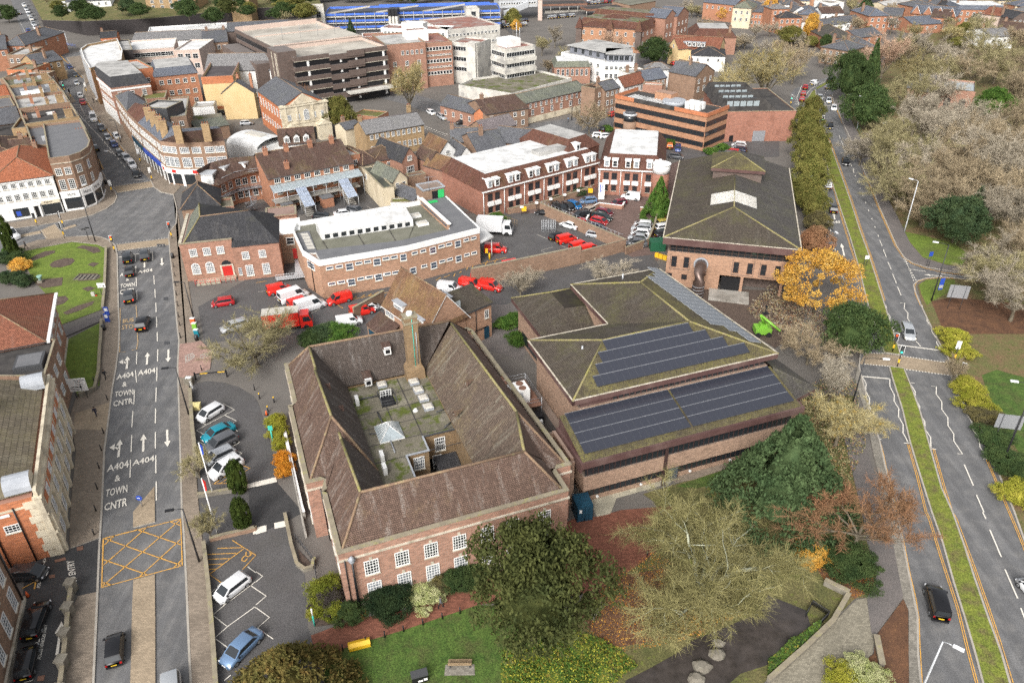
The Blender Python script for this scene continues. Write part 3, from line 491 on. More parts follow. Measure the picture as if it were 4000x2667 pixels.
zig(3,2,1295,380,1345,384);zig(3,2,1305,388,1350,460,1350,520,1392,600,1392,660,1440,740,1440,805,1492,880,1495,975);zig(3,2,1492,984,1545,990);zig(3,2,1500,411,1545,416,1543,485,1595,555,1595,625,1650,700,1652,775,1705,850,1705,915,1785,1035,1738,1030);zig(3,2,1708,443,1748,450,1752,515,1805,590,1812,655,1870,740,1876,805,1935,890,1945,970,1985,1030);zig(3,2,1975,1078,2025,1084);ribbon(W,q2(3,2,865,322,1118,345),.28,ZM);ribbon(W,q2(3,2,1180,32,1590,85),.28,ZM);zig(3,2,1360,0,1405,52);zig(3,2,1545,0,1550,20,1590,80)
zig(3,1,1050,1195,1085,1250,1085,1290,1120,1340,1118,1385,1152,1440,1158,1500);zig(3,1,1215,1216,1255,1218,1248,1268,1285,1310,1282,1360,1325,1420);zig(3,1,1390,1238,1420,1242);zig(3,1,1415,1245,1422,1285,1455,1335,1460,1385,1500,1440,1505,1485,1545,1540);zig(3,1,950,1400,985,1465,988,1525,1005,1565)
for a in((1245,810,1365,1020),(1262,815,1342,1025)):dashes(W,q2(3,1,*a),.6,.5,.16,ZM)
ribbon(W,q2(3,1,1290,905,1450,928),.14,ZM);ribbon(W,q2(3,1,1550,942,1730,972),.14,ZM)
ribbon(CLM,q2(3,1,445,398,475,402,482,440),.2,ZM)
dashes(W,q2(0,0,1150,1540,1060,1430,950,1290,840,1180),2.2,1.8,.16,ZM);dashes(W,q2(0,0,1050,1420,900,1240,830,1170),2.2,1.8,.16,ZM);dashes(W,q2(0,0,510,700,430,540,380,430,300,250,220,60),2.5,2,.17,ZM);dashes(W,q2(0,0,600,620,480,500),2.5,2,.17,ZM);dashes(W,q2(0,0,290,430,250,330,170,180),2.5,2,.17,ZM)
for i in range(7):ribbon(W,q2(0,0,655+i*26,968+i*26,735+i*17,968+i*24),.2,ZM)
ribbon(W,q2(0,0,650,965,830,1170,735,965,650,965),.16,ZM)
for a in((430,480,520,475),(470,520,560,510),(510,555,590,548),(430,480,540,575),(520,475,600,560)):ribbon(Y,q2(0,0,*a),.3,ZM)
for a in((228,588,510,715),(270,735,375,705),(270,738,400,800),(350,765,445,740),(1155,405,1245,408),(1145,432,1240,435),(640,290,690,320),(520,370,560,395),(570,360,615,385)):ribbon(FD,q2(2,1,*a),.14,ZM)
for a in((500,1315,640,1245),(700,400,745,408),(1020,330,1080,362),(730,1395,790,1420),(20,1115,80,1110),(165,1170,230,1130),(2185,750,2340,745),(2100,920,2180,915),(1240,1250,1300,1240)):ribbon(FD,q2(1,1,*a),.14,ZM)
for a in((335,1065,640,1240),(440,1110,640,1225),(440,1100,480,1150),(495,1135,530,1165),(545,1165,580,1185),(890,1185,1220,1115),(890,1183,925,1155),(960,1170,1000,1140),(1025,1158,1060,1130),(1085,1140,1125,1115),(1140,1125,1180,1105),(1650,1010,1700,980),(1720,985,1780,960),(1815,975,1830,945),(1870,940,1885,925),(1930,915,1945,890),(1985,890,2000,865),(2100,880,2125,830),(2190,850,2210,810),(2060,860,2300,800),(750,1235,800,1265),(0,1030,100,1015)):ribbon(Y,q2(1,1,*a),.12,ZM)
for a in((2020,930,2090,1000),(2060,1030,2170,1085)):ribbon(FD,q2(1,0,*a),.16,ZM)
dashes(W,q2(1,0,1540,1160,1760,1240),.9,.5,.25,ZM);dashes(W,q2(1,0,1550,1180,1750,1255),.9,.5,.2,ZM)
struct(W.build('road_marking',M['white_line']));struct(Y.build('road_marking',M['yellow_line']));struct(FD.build('road_marking',M['faded_line']));struct(CLM.build('road_marking',M['cream_line']))
RP=MB()
for c_,r_,q in((0,1,(1440,675,1515,675,1515,700,1440,700)),(0,1,(1500,1163,1540,1160,1545,1188,1502,1190)),(0,2,(1508,0,1555,0,1560,25,1512,30))):
 RP.poly([tuple(E(p)[:2])+(ZM-.004,)for p in t(c_,r_,*q)])
struct(RP.build('road_cover',M['dark_grey']))
RP=MB()
for c_,r_,q in((0,3,(500,440,600,412,608,438,510,462)),(0,3,(705,322,765,308,766,345,708,355)),(0,3,(350,1505,415,1493,405,1545,342,1552)),(0,3,(530,1512,570,1505,600,1540,528,1560)),(0,3,(450,580,505,570,508,600,455,608))):
 RP.poly([tuple(E(p)[:2])+(ZM-.003,)for p in t(c_,r_,*q)])
struct(RP.build('road_cover',M['rust']))
# ================================================================ building kit
WIN={}
def window_mesh(w,h,nx,ny,fr,gl,sill,arch=False):
 k=(round(w,2),round(h,2),nx,ny,fr,gl,sill,arch)
 if k in WIN:return WIN[k]
 b=MB();f=min(.1,w*.09);d=.07
 b.poly([(-w/2,-.025,-h/2),(w/2,-.025,-h/2),(w/2,-.025,h/2),(-w/2,-.025,h/2)],1)
 b.box(-w/2,-d,-h/2,-w/2+f,0,h/2);b.box(w/2-f,-d,-h/2,w/2,0,h/2);b.box(-w/2+f,-d,h/2-f,w/2-f,0,h/2);b.box(-w/2+f,-d,-h/2,w/2-f,0,-h/2+f)
 g=min(.03,w*.022)
 for i in range(1,nx):x=-w/2+w*i/nx;b.box(x-g,-.055,-h/2+f,x+g,-.026,h/2-f)
 for i in range(1,ny):z=-h/2+h*i/ny;b.box(-w/2+f,-.052,z-g,w/2-f,-.027,z+g)
 if sill:b.box(-w/2-.08,-.16,-h/2-.1,w/2+.08,0,-h/2-.002,2)
 if arch:
  n=7;P=[(-w/2*math.cos(math.pi*i/n),-.03,h/2+w/2*math.sin(math.pi*i/n))for i in range(n+1)];b.poly(P,1)
  for i in range(n):a,c=P[i],P[i+1];m=(0,0,h/2);b.poly([(a[0],-.06,a[2]),(c[0],-.06,c[2]),(c[0]*.8,-.06,h/2+(c[2]-h/2)*.8),(a[0]*.8,-.06,h/2+(a[2]-h/2)*.8)],0)
  for i in range(1,n):a=P[i];b.tube([(0,-.05,h/2),(a[0],-.05,a[2])],.03,3,0)
 me=b.mesh('window',[M[fr],M[gl],M['stone_trim']]);WIN[k]=me;return me
SIDES={'f':0,'r':1,'b':2,'l':3}
class B:
 """one building: an Empty at the front corner of its footprint, u along the front, v away, z up"""
 def __init__(s,label,o,ang,w=0,d=0,name='building',cat='building',group=None,flip=False):
  s.r=empty(name,(o[0],o[1],0),R(ang),label,cat,group);s.w,s.d=w,d;s.o=Vector((o[0],o[1],0));s.a=R(ang)
 def world(s,u,v,z):c,n=math.cos(s.a),math.sin(s.a);return Vector((s.o.x+u*c-v*n,s.o.y+u*n+v*c,z))
 def loc(s,p,z):
  q=E(p,z)-s.o;c,n=math.cos(s.a),math.sin(s.a);return q.x*c+q.y*n,-q.x*n+q.y*c
 def add(s,name,mb,mats,parent=None):return mb.build(name,[M[m]for m in([mats]if isinstance(mats,str)else mats)],parent or s.r)
 def walls(s,mat,z,u0=0,v0=0,u1=None,v1=None,z0=0,name='wall',top=None):
  u1=s.w if u1 is None else u1;v1=s.d if v1 is None else v1
  return s.add(name,MB().prism([(u0,v0),(u1,v0),(u1,v1),(u0,v1)],z0-(.3 if z0==0 else 0),z,0,1),[mat,top or mat])
 def poly(s,name,pts,z0,z1,mat,top=None):return s.add(name,MB().prism(pts,z0,z1,0,1),[mat,top or mat])
 def hip(s,z,zr,mat,u0=0,v0=0,u1=None,v1=None,ov=.35,ridge='ridge',hips=(1,1),axis=None,name='roof',soff=None):
  u1=s.w if u1 is None else u1;v1=s.d if v1 is None else v1
  u0-=ov;v0-=ov;u1+=ov;v1+=ov;a,b=u1-u0,v1-v0;ax=axis or('u' if a>=b else 'v');m=MB()
  if ax=='u':
   k=b/2;r0=Vector((u0+(k if hips[0]else 0),v0+k,zr));r1=Vector((u1-(k if hips[1]else 0),v0+k,zr))
  else:
   k=a/2;r0=Vector((u0+k,v0+(k if hips[0]else 0),zr));r1=Vector((u0+k,v1-(k if hips[1]else 0),zr))
  c=[Vector((u0,v0,z)),Vector((u1,v0,z)),Vector((u1,v1,z)),Vector((u0,v1,z))]
  if ax=='u':fs=[(c[0],c[1],r1,r0),(c[2],c[3],r0,r1),(c[1],c[2],r1),(c[3],c[0],r0)];hl=[(c[0],r0),(c[3],r0),(c[1],r1),(c[2],r1)]
  else:fs=[(c[1],c[2],r1,r0),(c[3],c[0],r0,r1),(c[0],c[1],r0),(c[2],c[3],r1)];hl=[(c[0],r0),(c[1],r0),(c[2],r1),(c[3],r1)]
  gm=0
  for i,f in enumerate(fs):m.poly(f,1 if(i==2 and not hips[0 if ax=='v' else 1])or(i==3 and not hips[1 if ax=='v' else 0])else 0)
  m.prism([(u0,v0),(u1,v0),(u1,v1),(u0,v1)],z-.16,z-.01,2)
  if ridge:
   m.tube([r0,r1],.13,5,3)
   for i,(p,q)in enumerate(hl):
    end=(0 if i<2 else 1)
    if hips[end]:m.tube([p,q],.11,5,3)
  o=s.add(name,m,[mat,soff or mat,'dark_grey',ridge or mat]);return o
 def gable(s,z,zr,mat,wall,u0=0,v0=0,u1=None,v1=None,axis='u',ov=.3,ridge='ridge',verge='dark_grey',name='roof'):
  u1=s.w if u1 is None else u1;v1=s.d if v1 is None else v1;m=MB();g=MB()
  if axis=='u':
   k=(v0+v1)/2;sl=(zr-z)/(k-v0);a,b,c=v0-ov,k,v1+ov;ze=z-ov*sl
   L=lambda x,y,h:(x,y,h);x0,x1=u0,u1
   g.poly([(u0,v0,z),(u0,v1,z),(u0,k,zr)]);g.poly([(u1,v0,z),(u1,v1,z),(u1,k,zr)])
  else:
   k=(u0+u1)/2;sl=(zr-z)/(k-u0);a,b,c=u0-ov,k,u1+ov;ze=z-ov*sl
   L=lambda x,y,h:(y,x,h);x0,x1=v0,v1
   g.poly([(u0,v0,z),(u1,v0,z),(k,v0,zr)]);g.poly([(u0,v1,z),(u1,v1,z),(k,v1,zr)])
  x0-=ov*.6;x1+=ov*.6
  for(p,hp),(q,hq)in(((a,ze),(b,zr)),((b,zr),(c,ze))):
   m.poly([L(x0,p,hp+.06),L(x1,p,hp+.06),L(x1,q,hq+.06),L(x0,q,hq+.06)]);m.poly([L(x0,p,hp-.08),L(x1,p,hp-.08),L(x1,q,hq-.08),L(x0,q,hq-.08)],1)
   for x in(x0,x1):m.poly([L(x,p,hp+.06),L(x,q,hq+.06),L(x,q,hq-.12),L(x,p,hp-.12)],1)
  for p,hp in((a,ze),(c,ze)):m.poly([L(x0,p,hp+.06),L(x1,p,hp+.06),L(x1,p,hp-.12),L(x0,p,hp-.12)],1)
  if ridge:m.tube([L(x0,b,zr+.06),L(x1,b,zr+.06)],.12,5,2)
  s.add('gable',g,wall);return s.add(name,m,[mat,verge,ridge or mat])
 def flat(s,z,mat,wall,u0=0,v0=0,u1=None,v1=None,ph=.5,pt=.3,cop='parapet'):
  u1=s.w if u1 is None else u1;v1=s.d if v1 is None else v1;m=MB()
  s.add('roof',MB().poly([(u0+pt,v0+pt,z+.02),(u1-pt,v0+pt,z+.02),(u1-pt,v1-pt,z+.02),(u0+pt,v1-pt,z+.02)]),mat)
  for a in((u0,v0,u1,v0+pt),(u0,v1-pt,u1,v1),(u0,v0+pt,u0+pt,v1-pt),(u1-pt,v0+pt,u1,v1-pt)):
   m.box(a[0],a[1],z-.02,a[2],a[3],z+ph);m.box(a[0]-.03,a[1]-.03,z+ph,a[2]+.03,a[3]+.03,z+ph+.06,1)
  return s.add('parapet',m,[wall,cop])
 def place(s,side,x,z,uv=None,off=0.0):
  k=SIDES[side];u0,v0,u1,v1=uv or(0,0,s.w,s.d)
  return((u0+x,v0-off,z),0)if k==0 else((u1+off,v0+x,z),math.pi/2)if k==1 else((u1-x,v1+off,z),math.pi)if k==2 else((u0-off,v1-x,z),-math.pi/2)
 def win(s,side,xs,zs,w,h,nx=2,ny=2,fr='white',gl='glass',sill=True,uv=None,arch=False,off=.005,name='window'):
  me=window_mesh(w,h,nx,ny,fr,gl,sill,arch)
  for z in(zs if hasattr(zs,'__len__')else[zs]):
   for x in xs:l,rz=s.place(side,x,z,uv,off);link(name,me,s.r,l,rz)
 def chim(s,u,v,z0,z1,w=1.0,d=.7,mat='brick_brown',pots=2,name='chimney'):
  m=MB();m.box(u-w/2,v-d/2,z0,u+w/2,v+d/2,z1);m.box(u-w/2-.08,v-d/2-.08,z1-.3,u+w/2+.08,v+d/2+.08,z1-.12)
  for i in range(pots):x=u-w/2+w*(i+.5)/pots;m.cyl(x,v,z1,z1+.45,.13,.1,7,1)
  m.box(u-w/2-.05,v-d/2-.05,z0,u+w/2+.05,v+d/2+.05,z0+.15,2)if 0 else None
  return s.add(name,m,[mat,'tile_orange'])
 def box(s,name,u0,v0,z0,u1,v1,z1,mat,parent=None):return s.add(name,MB().box(u0,v0,z0,u1,v1,z1),mat,parent)
 def dormer(s,side,x,z,w,h,dep,uv=None,off=0,wall='white',roof='lead',nx=3,ny=3,gl='glass',fr='white',pitched=False,slope=.12):
  (u,v,zz),rz=s.place(side,x,z,uv,off);m=MB()
  m.box(-w/2,0,0,w/2,dep,h)
  if pitched:m.poly([(-w/2-.15,-.15,h-.05),(0,-.15,h+w*.45),(0,dep+w*.4,h+w*.45),(-w/2-.15,dep,h-.05)],1);m.poly([(w/2+.15,-.15,h-.05),(0,-.15,h+w*.45),(0,dep+w*.4,h+w*.45),(w/2+.15,dep,h-.05)],1);m.poly([(-w/2,-.02,h),(w/2,-.02,h),(0,-.02,h+w*.42)])
  else:m.box(-w/2-.15,-.2,h,w/2+.15,dep+.1,h+slope,1)
  o=m.build('dormer',[M[wall],M[roof]],s.r,(u,v,zz),rz)
  link('window',window_mesh(w*.84,h*.82,nx,ny,fr,gl,False),o,(0,-.005,h/2));return o
def bpx(label,A,Bp,C,z,**k):
 a,b,c=E(A,z),E(Bp,z),E(C,z);d=b-a;w=d.length;ang=math.degrees(math.atan2(d.y,d.x));n=Vector((-d.y,d.x,0))/w
 return B(label,a,ang,w,max(2.5,(c-a).dot(n)),**k)
def wall_text(b,s,side,x0,x1,z0,z1,mat,uv=None,off=.06,parent=None,bold=.01):
 me=text_mesh(s,bold);xs=[v.co.x for v in me.vertices];ys=[v.co.y for v in me.vertices];X0,X1,Y0,Y1=min(xs),max(xs),min(ys),max(ys)
 for v in me.vertices:v.co=((v.co.x-X0)/(X1-X0)*(x1-x0),0,(v.co.y-Y0)/(Y1-Y0)*(z1-z0))
 me.materials.append(M[mat]);l,rz=b.place(side,x0,z0,uv,off);return link('lettering',me,b.r,l,rz)
def fr(n,a,b):return[a+(b-a)*(i+.5)/n for i in range(n)]
# ================================================================ council offices round a courtyard (frame of its own)
b=B('brick council offices with brown hipped roofs round a mossy flat courtyard roof',(-17.44,53.76),20.57,25,37,name='council_offices',cat='office building')
ZE,ZR=8.0,12.3
fp=[(0,0),(25,0),(25,3.8),(27,3.8),(26,36),(25.5,37),(-.8,37),(-.8,27),(-1.5,27),(-1.5,11.6),(.6,11.6),(0,9.6)]
ct=[(6.4,9.6),(17.2,9.6),(17.2,30.4),(6.4,30.4)]
m=MB()
for P,z0 in((fp,-.3),):
 n=len(P)
 for i in range(n):a,c=P[i],P[(i+1)%n];m.poly([(a[0],a[1],z0),(c[0],c[1],z0),(c[0],c[1],ZE+.35),(a[0],a[1],ZE+.35)])
b.add('wall',m,'brick_quad')
m=MB()
for i in range(len(ct)):a,c=ct[i],ct[(i+1)%4];m.poly([(a[0],a[1],0),(c[0],c[1],0),(c[0],c[1],7.0),(a[0],a[1],7.0)])
b.add('wall',m,'brick_ctyd')
m=MB();m2=MB()
n=len(fp)
for i in range(n):
 a,c=Vector((*fp[i],0)),Vector((*fp[(i+1)%n],0));d=(c-a).normalized();q=Vector((d.y,-d.x,0))
 for(mm,z0,z1,o0,o1)in((m,ZE+.35,ZE+.47,.08,-.45),(m2,ZE-.75,ZE-.55,.14,-.02)):
  pts=[a+q*o0-d*o0,c+q*o0+d*o0,c+q*o1+d*o1,a+q*o1-d*o1];mm.prism([(p.x,p.y)for p in pts],z0,z1)
b.add('parapet',m,'parapet');b.add('cornice',m2,'stone_trim')
rf=MB();rd=MB()
z0=ZE+.12
A=lambda u,v,z=z0:(u,v,z)
Fl,Fr_=(3.4,3.6,ZR),(21.2,3.5,ZR);W0,W1,W2,NW=(3.1,12.9,ZR-.1),(2.7,16.2,ZR+.9),(2.4,26.4,ZR+.9),(2.6,33.8,ZR);E0,E1,E2,NE=(23.0,10.4,ZR),(22.6,21.7,ZR),(22.4,26.2,ZR+.1),(21.9,32.6,ZR)
S_,D_,MS=0,1,2
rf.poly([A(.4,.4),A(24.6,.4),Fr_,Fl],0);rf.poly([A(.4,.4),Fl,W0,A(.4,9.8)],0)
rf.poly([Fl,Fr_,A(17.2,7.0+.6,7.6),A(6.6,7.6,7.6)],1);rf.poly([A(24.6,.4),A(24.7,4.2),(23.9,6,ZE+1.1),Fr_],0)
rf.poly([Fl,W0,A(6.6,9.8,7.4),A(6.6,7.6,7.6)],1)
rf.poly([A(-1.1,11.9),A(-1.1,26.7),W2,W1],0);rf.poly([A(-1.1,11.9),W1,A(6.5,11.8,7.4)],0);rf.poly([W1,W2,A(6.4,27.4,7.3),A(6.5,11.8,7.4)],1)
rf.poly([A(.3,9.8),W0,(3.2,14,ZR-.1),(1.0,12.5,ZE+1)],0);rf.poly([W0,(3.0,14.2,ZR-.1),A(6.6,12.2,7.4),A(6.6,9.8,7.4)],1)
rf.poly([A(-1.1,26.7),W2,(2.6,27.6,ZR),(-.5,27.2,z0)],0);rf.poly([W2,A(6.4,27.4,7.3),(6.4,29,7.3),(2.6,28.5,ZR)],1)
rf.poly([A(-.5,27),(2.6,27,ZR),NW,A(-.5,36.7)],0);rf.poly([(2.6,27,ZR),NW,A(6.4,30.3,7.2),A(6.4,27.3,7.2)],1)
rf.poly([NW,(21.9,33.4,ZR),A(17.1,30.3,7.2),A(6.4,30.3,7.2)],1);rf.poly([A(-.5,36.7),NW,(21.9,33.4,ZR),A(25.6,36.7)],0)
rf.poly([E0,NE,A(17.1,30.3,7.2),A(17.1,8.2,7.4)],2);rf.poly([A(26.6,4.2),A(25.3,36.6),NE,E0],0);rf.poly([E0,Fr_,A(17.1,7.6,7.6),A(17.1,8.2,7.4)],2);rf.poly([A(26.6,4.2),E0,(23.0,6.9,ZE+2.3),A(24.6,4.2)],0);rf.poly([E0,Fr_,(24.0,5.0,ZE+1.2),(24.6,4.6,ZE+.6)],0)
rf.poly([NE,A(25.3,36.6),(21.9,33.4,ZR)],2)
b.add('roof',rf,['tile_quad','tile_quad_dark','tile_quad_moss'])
for p,q,k in((Fl,Fr_,0),(Fl,(.4,.4,z0),0),(Fl,W0,1),(W1,W2,1),(W1,(-1.1,11.9,z0),0),(W1,(6.5,11.8,7.5),0),(W2,(2.6,28.3,ZR),1),((2.6,28,ZR),NW,1),(NW,(-.5,36.7,z0),0),(NW,(21.9,33.4,ZR),0),(E0,NE,1),(E0,(26.6,4.2,z0),0),(E0,Fr_,1),(Fr_,(24.6,.4,z0),0),(W0,(3.1,14.2,ZR-.1),1)):rd.tube([p,q],.17,5,k)
b.add('ridge_tile',rd,['ridge','ridge_moss'])
b.poly('courtyard_roof',[(6.4,9.6),(10.4,9.6),(10.4,14.0),(13.1,14.0),(13.1,16.8),(17.2,16.8),(17.2,30.4),(6.4,30.4)],3,6.7,'brick_ctyd','felt_moss')
b.add('courtyard_roof',MB().poly([(10.4,9.6,.3),(17.2,9.6,.3),(17.2,16.8,.3),(10.4,16.8,.3)]),'asphalt_dark')
b.box('parapet',10.25,9.6,6.7,10.45,14.1,6.86,'lead');b.box('parapet',10.45,13.9,6.7,13.2,14.1,6.86,'lead');b.box('parapet',13.0,14.1,6.7,13.2,16.85,6.86,'lead');b.box('parapet',13.2,16.65,6.7,17.2,16.85,6.86,'dark_grey')
b.win('f',[1.4],5.2,1.35,1.9,5,4,uv=(10.4,14,13.1,16),gl='glass_net');b.win('f',[2.1],5.0,1.35,2.1,5,4,uv=(13.1,16.8,17,20));b.win('f',[1.6],2.4,1.2,2.0,4,4,uv=(13.1,16.8,17,20),gl='glass_net')
m=MB();m.poly([(14.2,9.7,2.0),(17.1,9.7,2.0),(17.1,16.6,3.4),(14.2,16.6,3.4)]);m.box(14.2,9.7,.3,17.1,16.6,2.0,1);b.add('outhouse',m,['slate_dark','dark_grey'])
m=MB()
for k in range(5):m.box(6.4,14+k*3.3,6.705,17.2,14.12+k*3.3,6.72)
m.box(10.3,16.9,6.704,10.42,30.4,6.73);m.box(13.1,14,6.704,13.22,30.4,6.73);b.add('roof_seam',m,'felt_dark')
rl=MB();rl.box(-.62,-.62,0,.62,.62,.38);rl.faces([(-.58,-.58,.38),(.58,-.58,.38),(.58,.58,.38),(-.58,.58,.38),(-.4,-.4,.52),(.4,-.4,.52),(.4,.4,.52),(-.4,.4,.52)],[(0,1,5,4),(1,2,6,5),(2,3,7,6),(3,0,4,7),(4,5,6,7)],1);rlm=rl.mesh('skylight',[M['lead'],M['rooflight']])
for c_,r_,x,y in((1,2,1155,400),(1,2,1450,375),(1,2,1492,450),(1,2,1538,525),(1,2,1582,605)):u,v=b.loc(tt(c_,r_,x,y),6.8);link('skylight',rlm,b.r,(u,v,6.7))
u,v=b.loc(tt(1,2,1465,630),6.8);m=MB();m.cyl(u,v,6.7,6.95,.4,.3,10);m.cyl(u,v,6.95,7.1,.3,.1,10);b.add('skylight',m,'white')
u,v=b.loc(tt(1,2,1225,835),6.8);m=MB();g_=1.55;h_=1.3;m.box(u-g_,v-g_*1.1,6.7,u+g_,v+g_*1.1,6.9,1)
c4=[(u-g_,v-g_*1.1,6.9),(u+g_,v-g_*1.1,6.9),(u+g_,v+g_*1.1,6.9),(u-g_,v+g_*1.1,6.9)];r0,r1=(u,v-.4,6.9+h_),(u,v+.4,6.9+h_)
for f in((c4[0],c4[1],r0),(c4[1],c4[2],r1,r0),(c4[2],c4[3],r1),(c4[3],c4[0],r0,r1)):m.poly(f)
for p in((c4[0],r0),(c4[1],r0),(c4[2],r1),(c4[3],r1),(r0,r1)):m.tube(p,.06,4,1)
for k in range(1,6):a_=Vector(c4[1]).lerp(Vector(c4[2]),k/6);m.tube([a_,Vector(r0).lerp(Vector(r1),k/6)],.03,3,1);a_=Vector(c4[0]).lerp(Vector(c4[3]),k/6);m.tube([a_,Vector(r0).lerp(Vector(r1),k/6)],.03,3,1)
b.add('roof_lantern',m,['glaze_roof','white'])
u,v=b.loc(tt(1,2,1210,545),6.7);m=MB();m.box(u-.9,v-1.2,6.69,u+.9,v+1.2,6.74);b.add('light_well',m,'black')
link('window',window_mesh(1.5,1.9,4,5,'white','glass',False),b.r,(u,v+1.1,6.1+.7));m=MB()
for p,q in(((-1,-1.3),(1,-1.3)),((1,-1.3),(1,1.3)),((1,1.3),(-1,1.3)),((-1,1.3),(-1,-1.3))):
 for z in(7.2,7.7):m.tube([(u+p[0],v+p[1],z),(u+q[0],v+q[1],z)],.04,4)
 m.tube([(u+p[0],v+p[1],6.7),(u+p[0],v+p[1],7.7)],.05,4)
b.add('railing',m,'dark_grey')
for p,q in(((960,530),(1120,500)),((1040,850),(1135,845)),((1115,650),(1160,745)),((1655,650),(1740,620)),((1730,790),(1800,735)),((1230,895),(1275,1020))):
 a_,c_=b.loc(tt(1,2,*p),6.8),b.loc(tt(1,2,*q),6.8);b.add('duct',MB().tube([(*a_,6.85),(*c_,6.85)],.1,5),'grey_metal' if p[0]==1230 else 'dark_grey')
for x,y in((930,570),(1160,1085),(1185,1200)):
 u,v=b.loc(tt(1,2,x,y),6.7);m=MB();m.box(u-.22,v-.55,6.7,u+.22,v+.55,7.75);m.box(u+.221,v-.42,6.85,u+.24,v+.42,7.6,1);b.add('air_conditioner',m,['white','dark_grey'])
m=MB();cu,cv=15.6,30.0
m.faces([(cu-1.3,cv-.9,6.7),(cu+1.3,cv-.9,6.7),(cu+1.3,cv+1,6.7),(cu-1.3,cv+1,6.7),(cu-1.25,cv-.85,8.2),(cu+1.25,cv-.85,8.2),(cu+1.25,cv+1,8.2),(cu-1.25,cv+1,8.2),(cu-.85,cv-.6,9),(cu+.85,cv-.6,9),(cu+.85,cv+.8,9),(cu-.85,cv+.8,9)],[(0,1,5,4),(1,2,6,5),(2,3,7,6),(3,0,4,7),(4,5,9,8),(5,6,10,9),(6,7,11,10),(7,4,8,11)])
m.box(cu-.85,cv-.6,9,cu+.85,cv+.8,16.2);m.box(cu-1,cv-.72,15.3,cu+1,cv+.92,15.6,1);m.box(cu-.95,cv-.68,16.2,cu+.95,cv+.88,16.35,1);m.cyl(cu,cv+.1,16.35,16.8,.45,.4,10,2);m.tube([(cu+.1,cv-.66,7),(cu+.1,cv-.66,16)],.05,4,3);m.tube([(cu+.5,cv-.66,9),(cu+.5,cv-.66,14)],.07,4,4)
b.add('chimney',m,['brick_ctyd','parapet','white','copper_green','grey_metal'])
for u,v,z,s_ in((12.5,31.9,10.6,0),(9.1,29.5,7.9,0)):
 m=MB();m.box(u-.45,v-.5,z-.5,u+.45,v+1.4,z+.55);m.poly([(u-.6,v-.6,z+.5),(u+.6,v-.6,z+.5),(u+.6,v+1.5,z+.75),(u-.6,v+1.5,z+.75)],1);m.poly([(u-.3,v-.52,z-.3),(u+.3,v-.52,z-.3),(u+.3,v-.52,z+.3),(u-.3,v-.52,z+.3)],2);b.add('dormer',m,['white','tile_brown','black'])
for c_,r_,x,y,z,sg in((1,2,500,700,10.4,-1),(1,2,670,420,11.6,1),(1,2,790,620,10.6,1),(1,2,770,735,10.8,1),(1,2,1935,390,10.4,-1),(1,2,2100,470,10.4,-1),(1,2,1775,30,10.4,-1),(1,2,1830,670,8.6,-1)):
 u,v=b.loc(tt(c_,r_,x,y),z);m=MB();m.poly([(u+sg*.1,v-.35,z-.1),(u+sg*.1,v+.35,z-.1),(u+sg*.1,v,z+.55)],0);m.poly([(u+sg*.2,v-.45,z-.1),(u-sg*1.3,v,z+.6),(u+sg*.2,v,z+.62)],1);m.poly([(u+sg*.2,v+.45,z-.1),(u-sg*1.3,v,z+.6),(u+sg*.2,v,z+.62)],1);b.add('vent',m,['white','tile_brown'])
fx=[b.loc(tt(1,3,x,y),5.2)[0]for x,y in((1065,510),(1343,428),(1608,350),(1868,275),(2122,200),(2351,130))]+[22.2]
b.win('f',fx,5.35,1.5,2.0,5,5);b.win('f',fx,2.0,1.5,2.35,5,6,gl='glass_net')
m=MB()
for x in fx:m.box(x-.16,-.06,6.38,x+.16,0,6.75);m.box(x-.16,-.06,3.2,x+.16,0,3.6)
b.add('keystone',m,'stone_trim');b.add('plinth',MB().box(-.08,-.14,-.2,25.1,0,.55),'stone_trim')
b.win('l',fr(3,1,9),5.3,1.4,2.0,4,5,uv=(0,0,25,9.6));b.win('l',fr(5,.8,14.5),5.2,1.4,2.0,4,5,uv=(-1.5,11.6,0,27));b.win('l',fr(5,.8,14.5),2,1.4,2.3,4,5,uv=(-1.5,11.6,0,27));b.win('r',[1.4],5.4,1.2,1.8,4,4,uv=(0,3.8,25,10));b.win('l',fr(3,1,9),5.2,1.3,2,4,5,uv=(-.8,27,0,37))
b.add('drainpipe',MB().tube([(-.1,10.4,.2),(-.1,10.4,8.1)],.09,5).tube([(.5,-.1,.2),(.5,-.1,7.4)],.07,5),'black')
b.add('railing',MB().tube([(-2.6,12.5,1.3),(-2.6,26.5,1.3)],.05,4).tube([(-2.6,12.5,.7),(-2.6,26.5,.7)],.03,4).box(-2.75,12,0,-2.5,27,.55),'concrete')
# ================================================================ library: three roofs in steps
b=B('low brown brick library with stepped mossy roofs carrying rows of solar panels',(7.84,67.66),19.95,31,40,name='library',cat='library')
b.walls('brick_lib',4.7,.8,.8,30.2,7.4,2.45);b.walls('brick_lib',.9,1.6,1.5,30.2,7.4,0);b.box('glazing',1.7,1.4,.9,30.1,1.5,2.46,'glass');b.box('glazing',1.0,.95,4.7,30.1,1.05,6.6,'glass');b.walls('brick_dark',5.8,1.8,1.6,30.2,7.5,.5)
m=MB()
for i in range(40):x=1.8+i*.72;m.box(x-.045,1.34,.9,x+.045,1.42,2.45)
for i in range(40):x=1.3+i*.72;m.box(x-.04,.88,4.7,x+.04,.95,6.6)
m.box(11.6,.55,0,11.95,.8,6.2);m.box(12.6,1.25,0,14.2,1.36,2.4,0);b.add('window_frame',m,'dark_frame')
b.box('door',12.7,1.2,.05,14.1,1.25,2.3,'glass_blue')
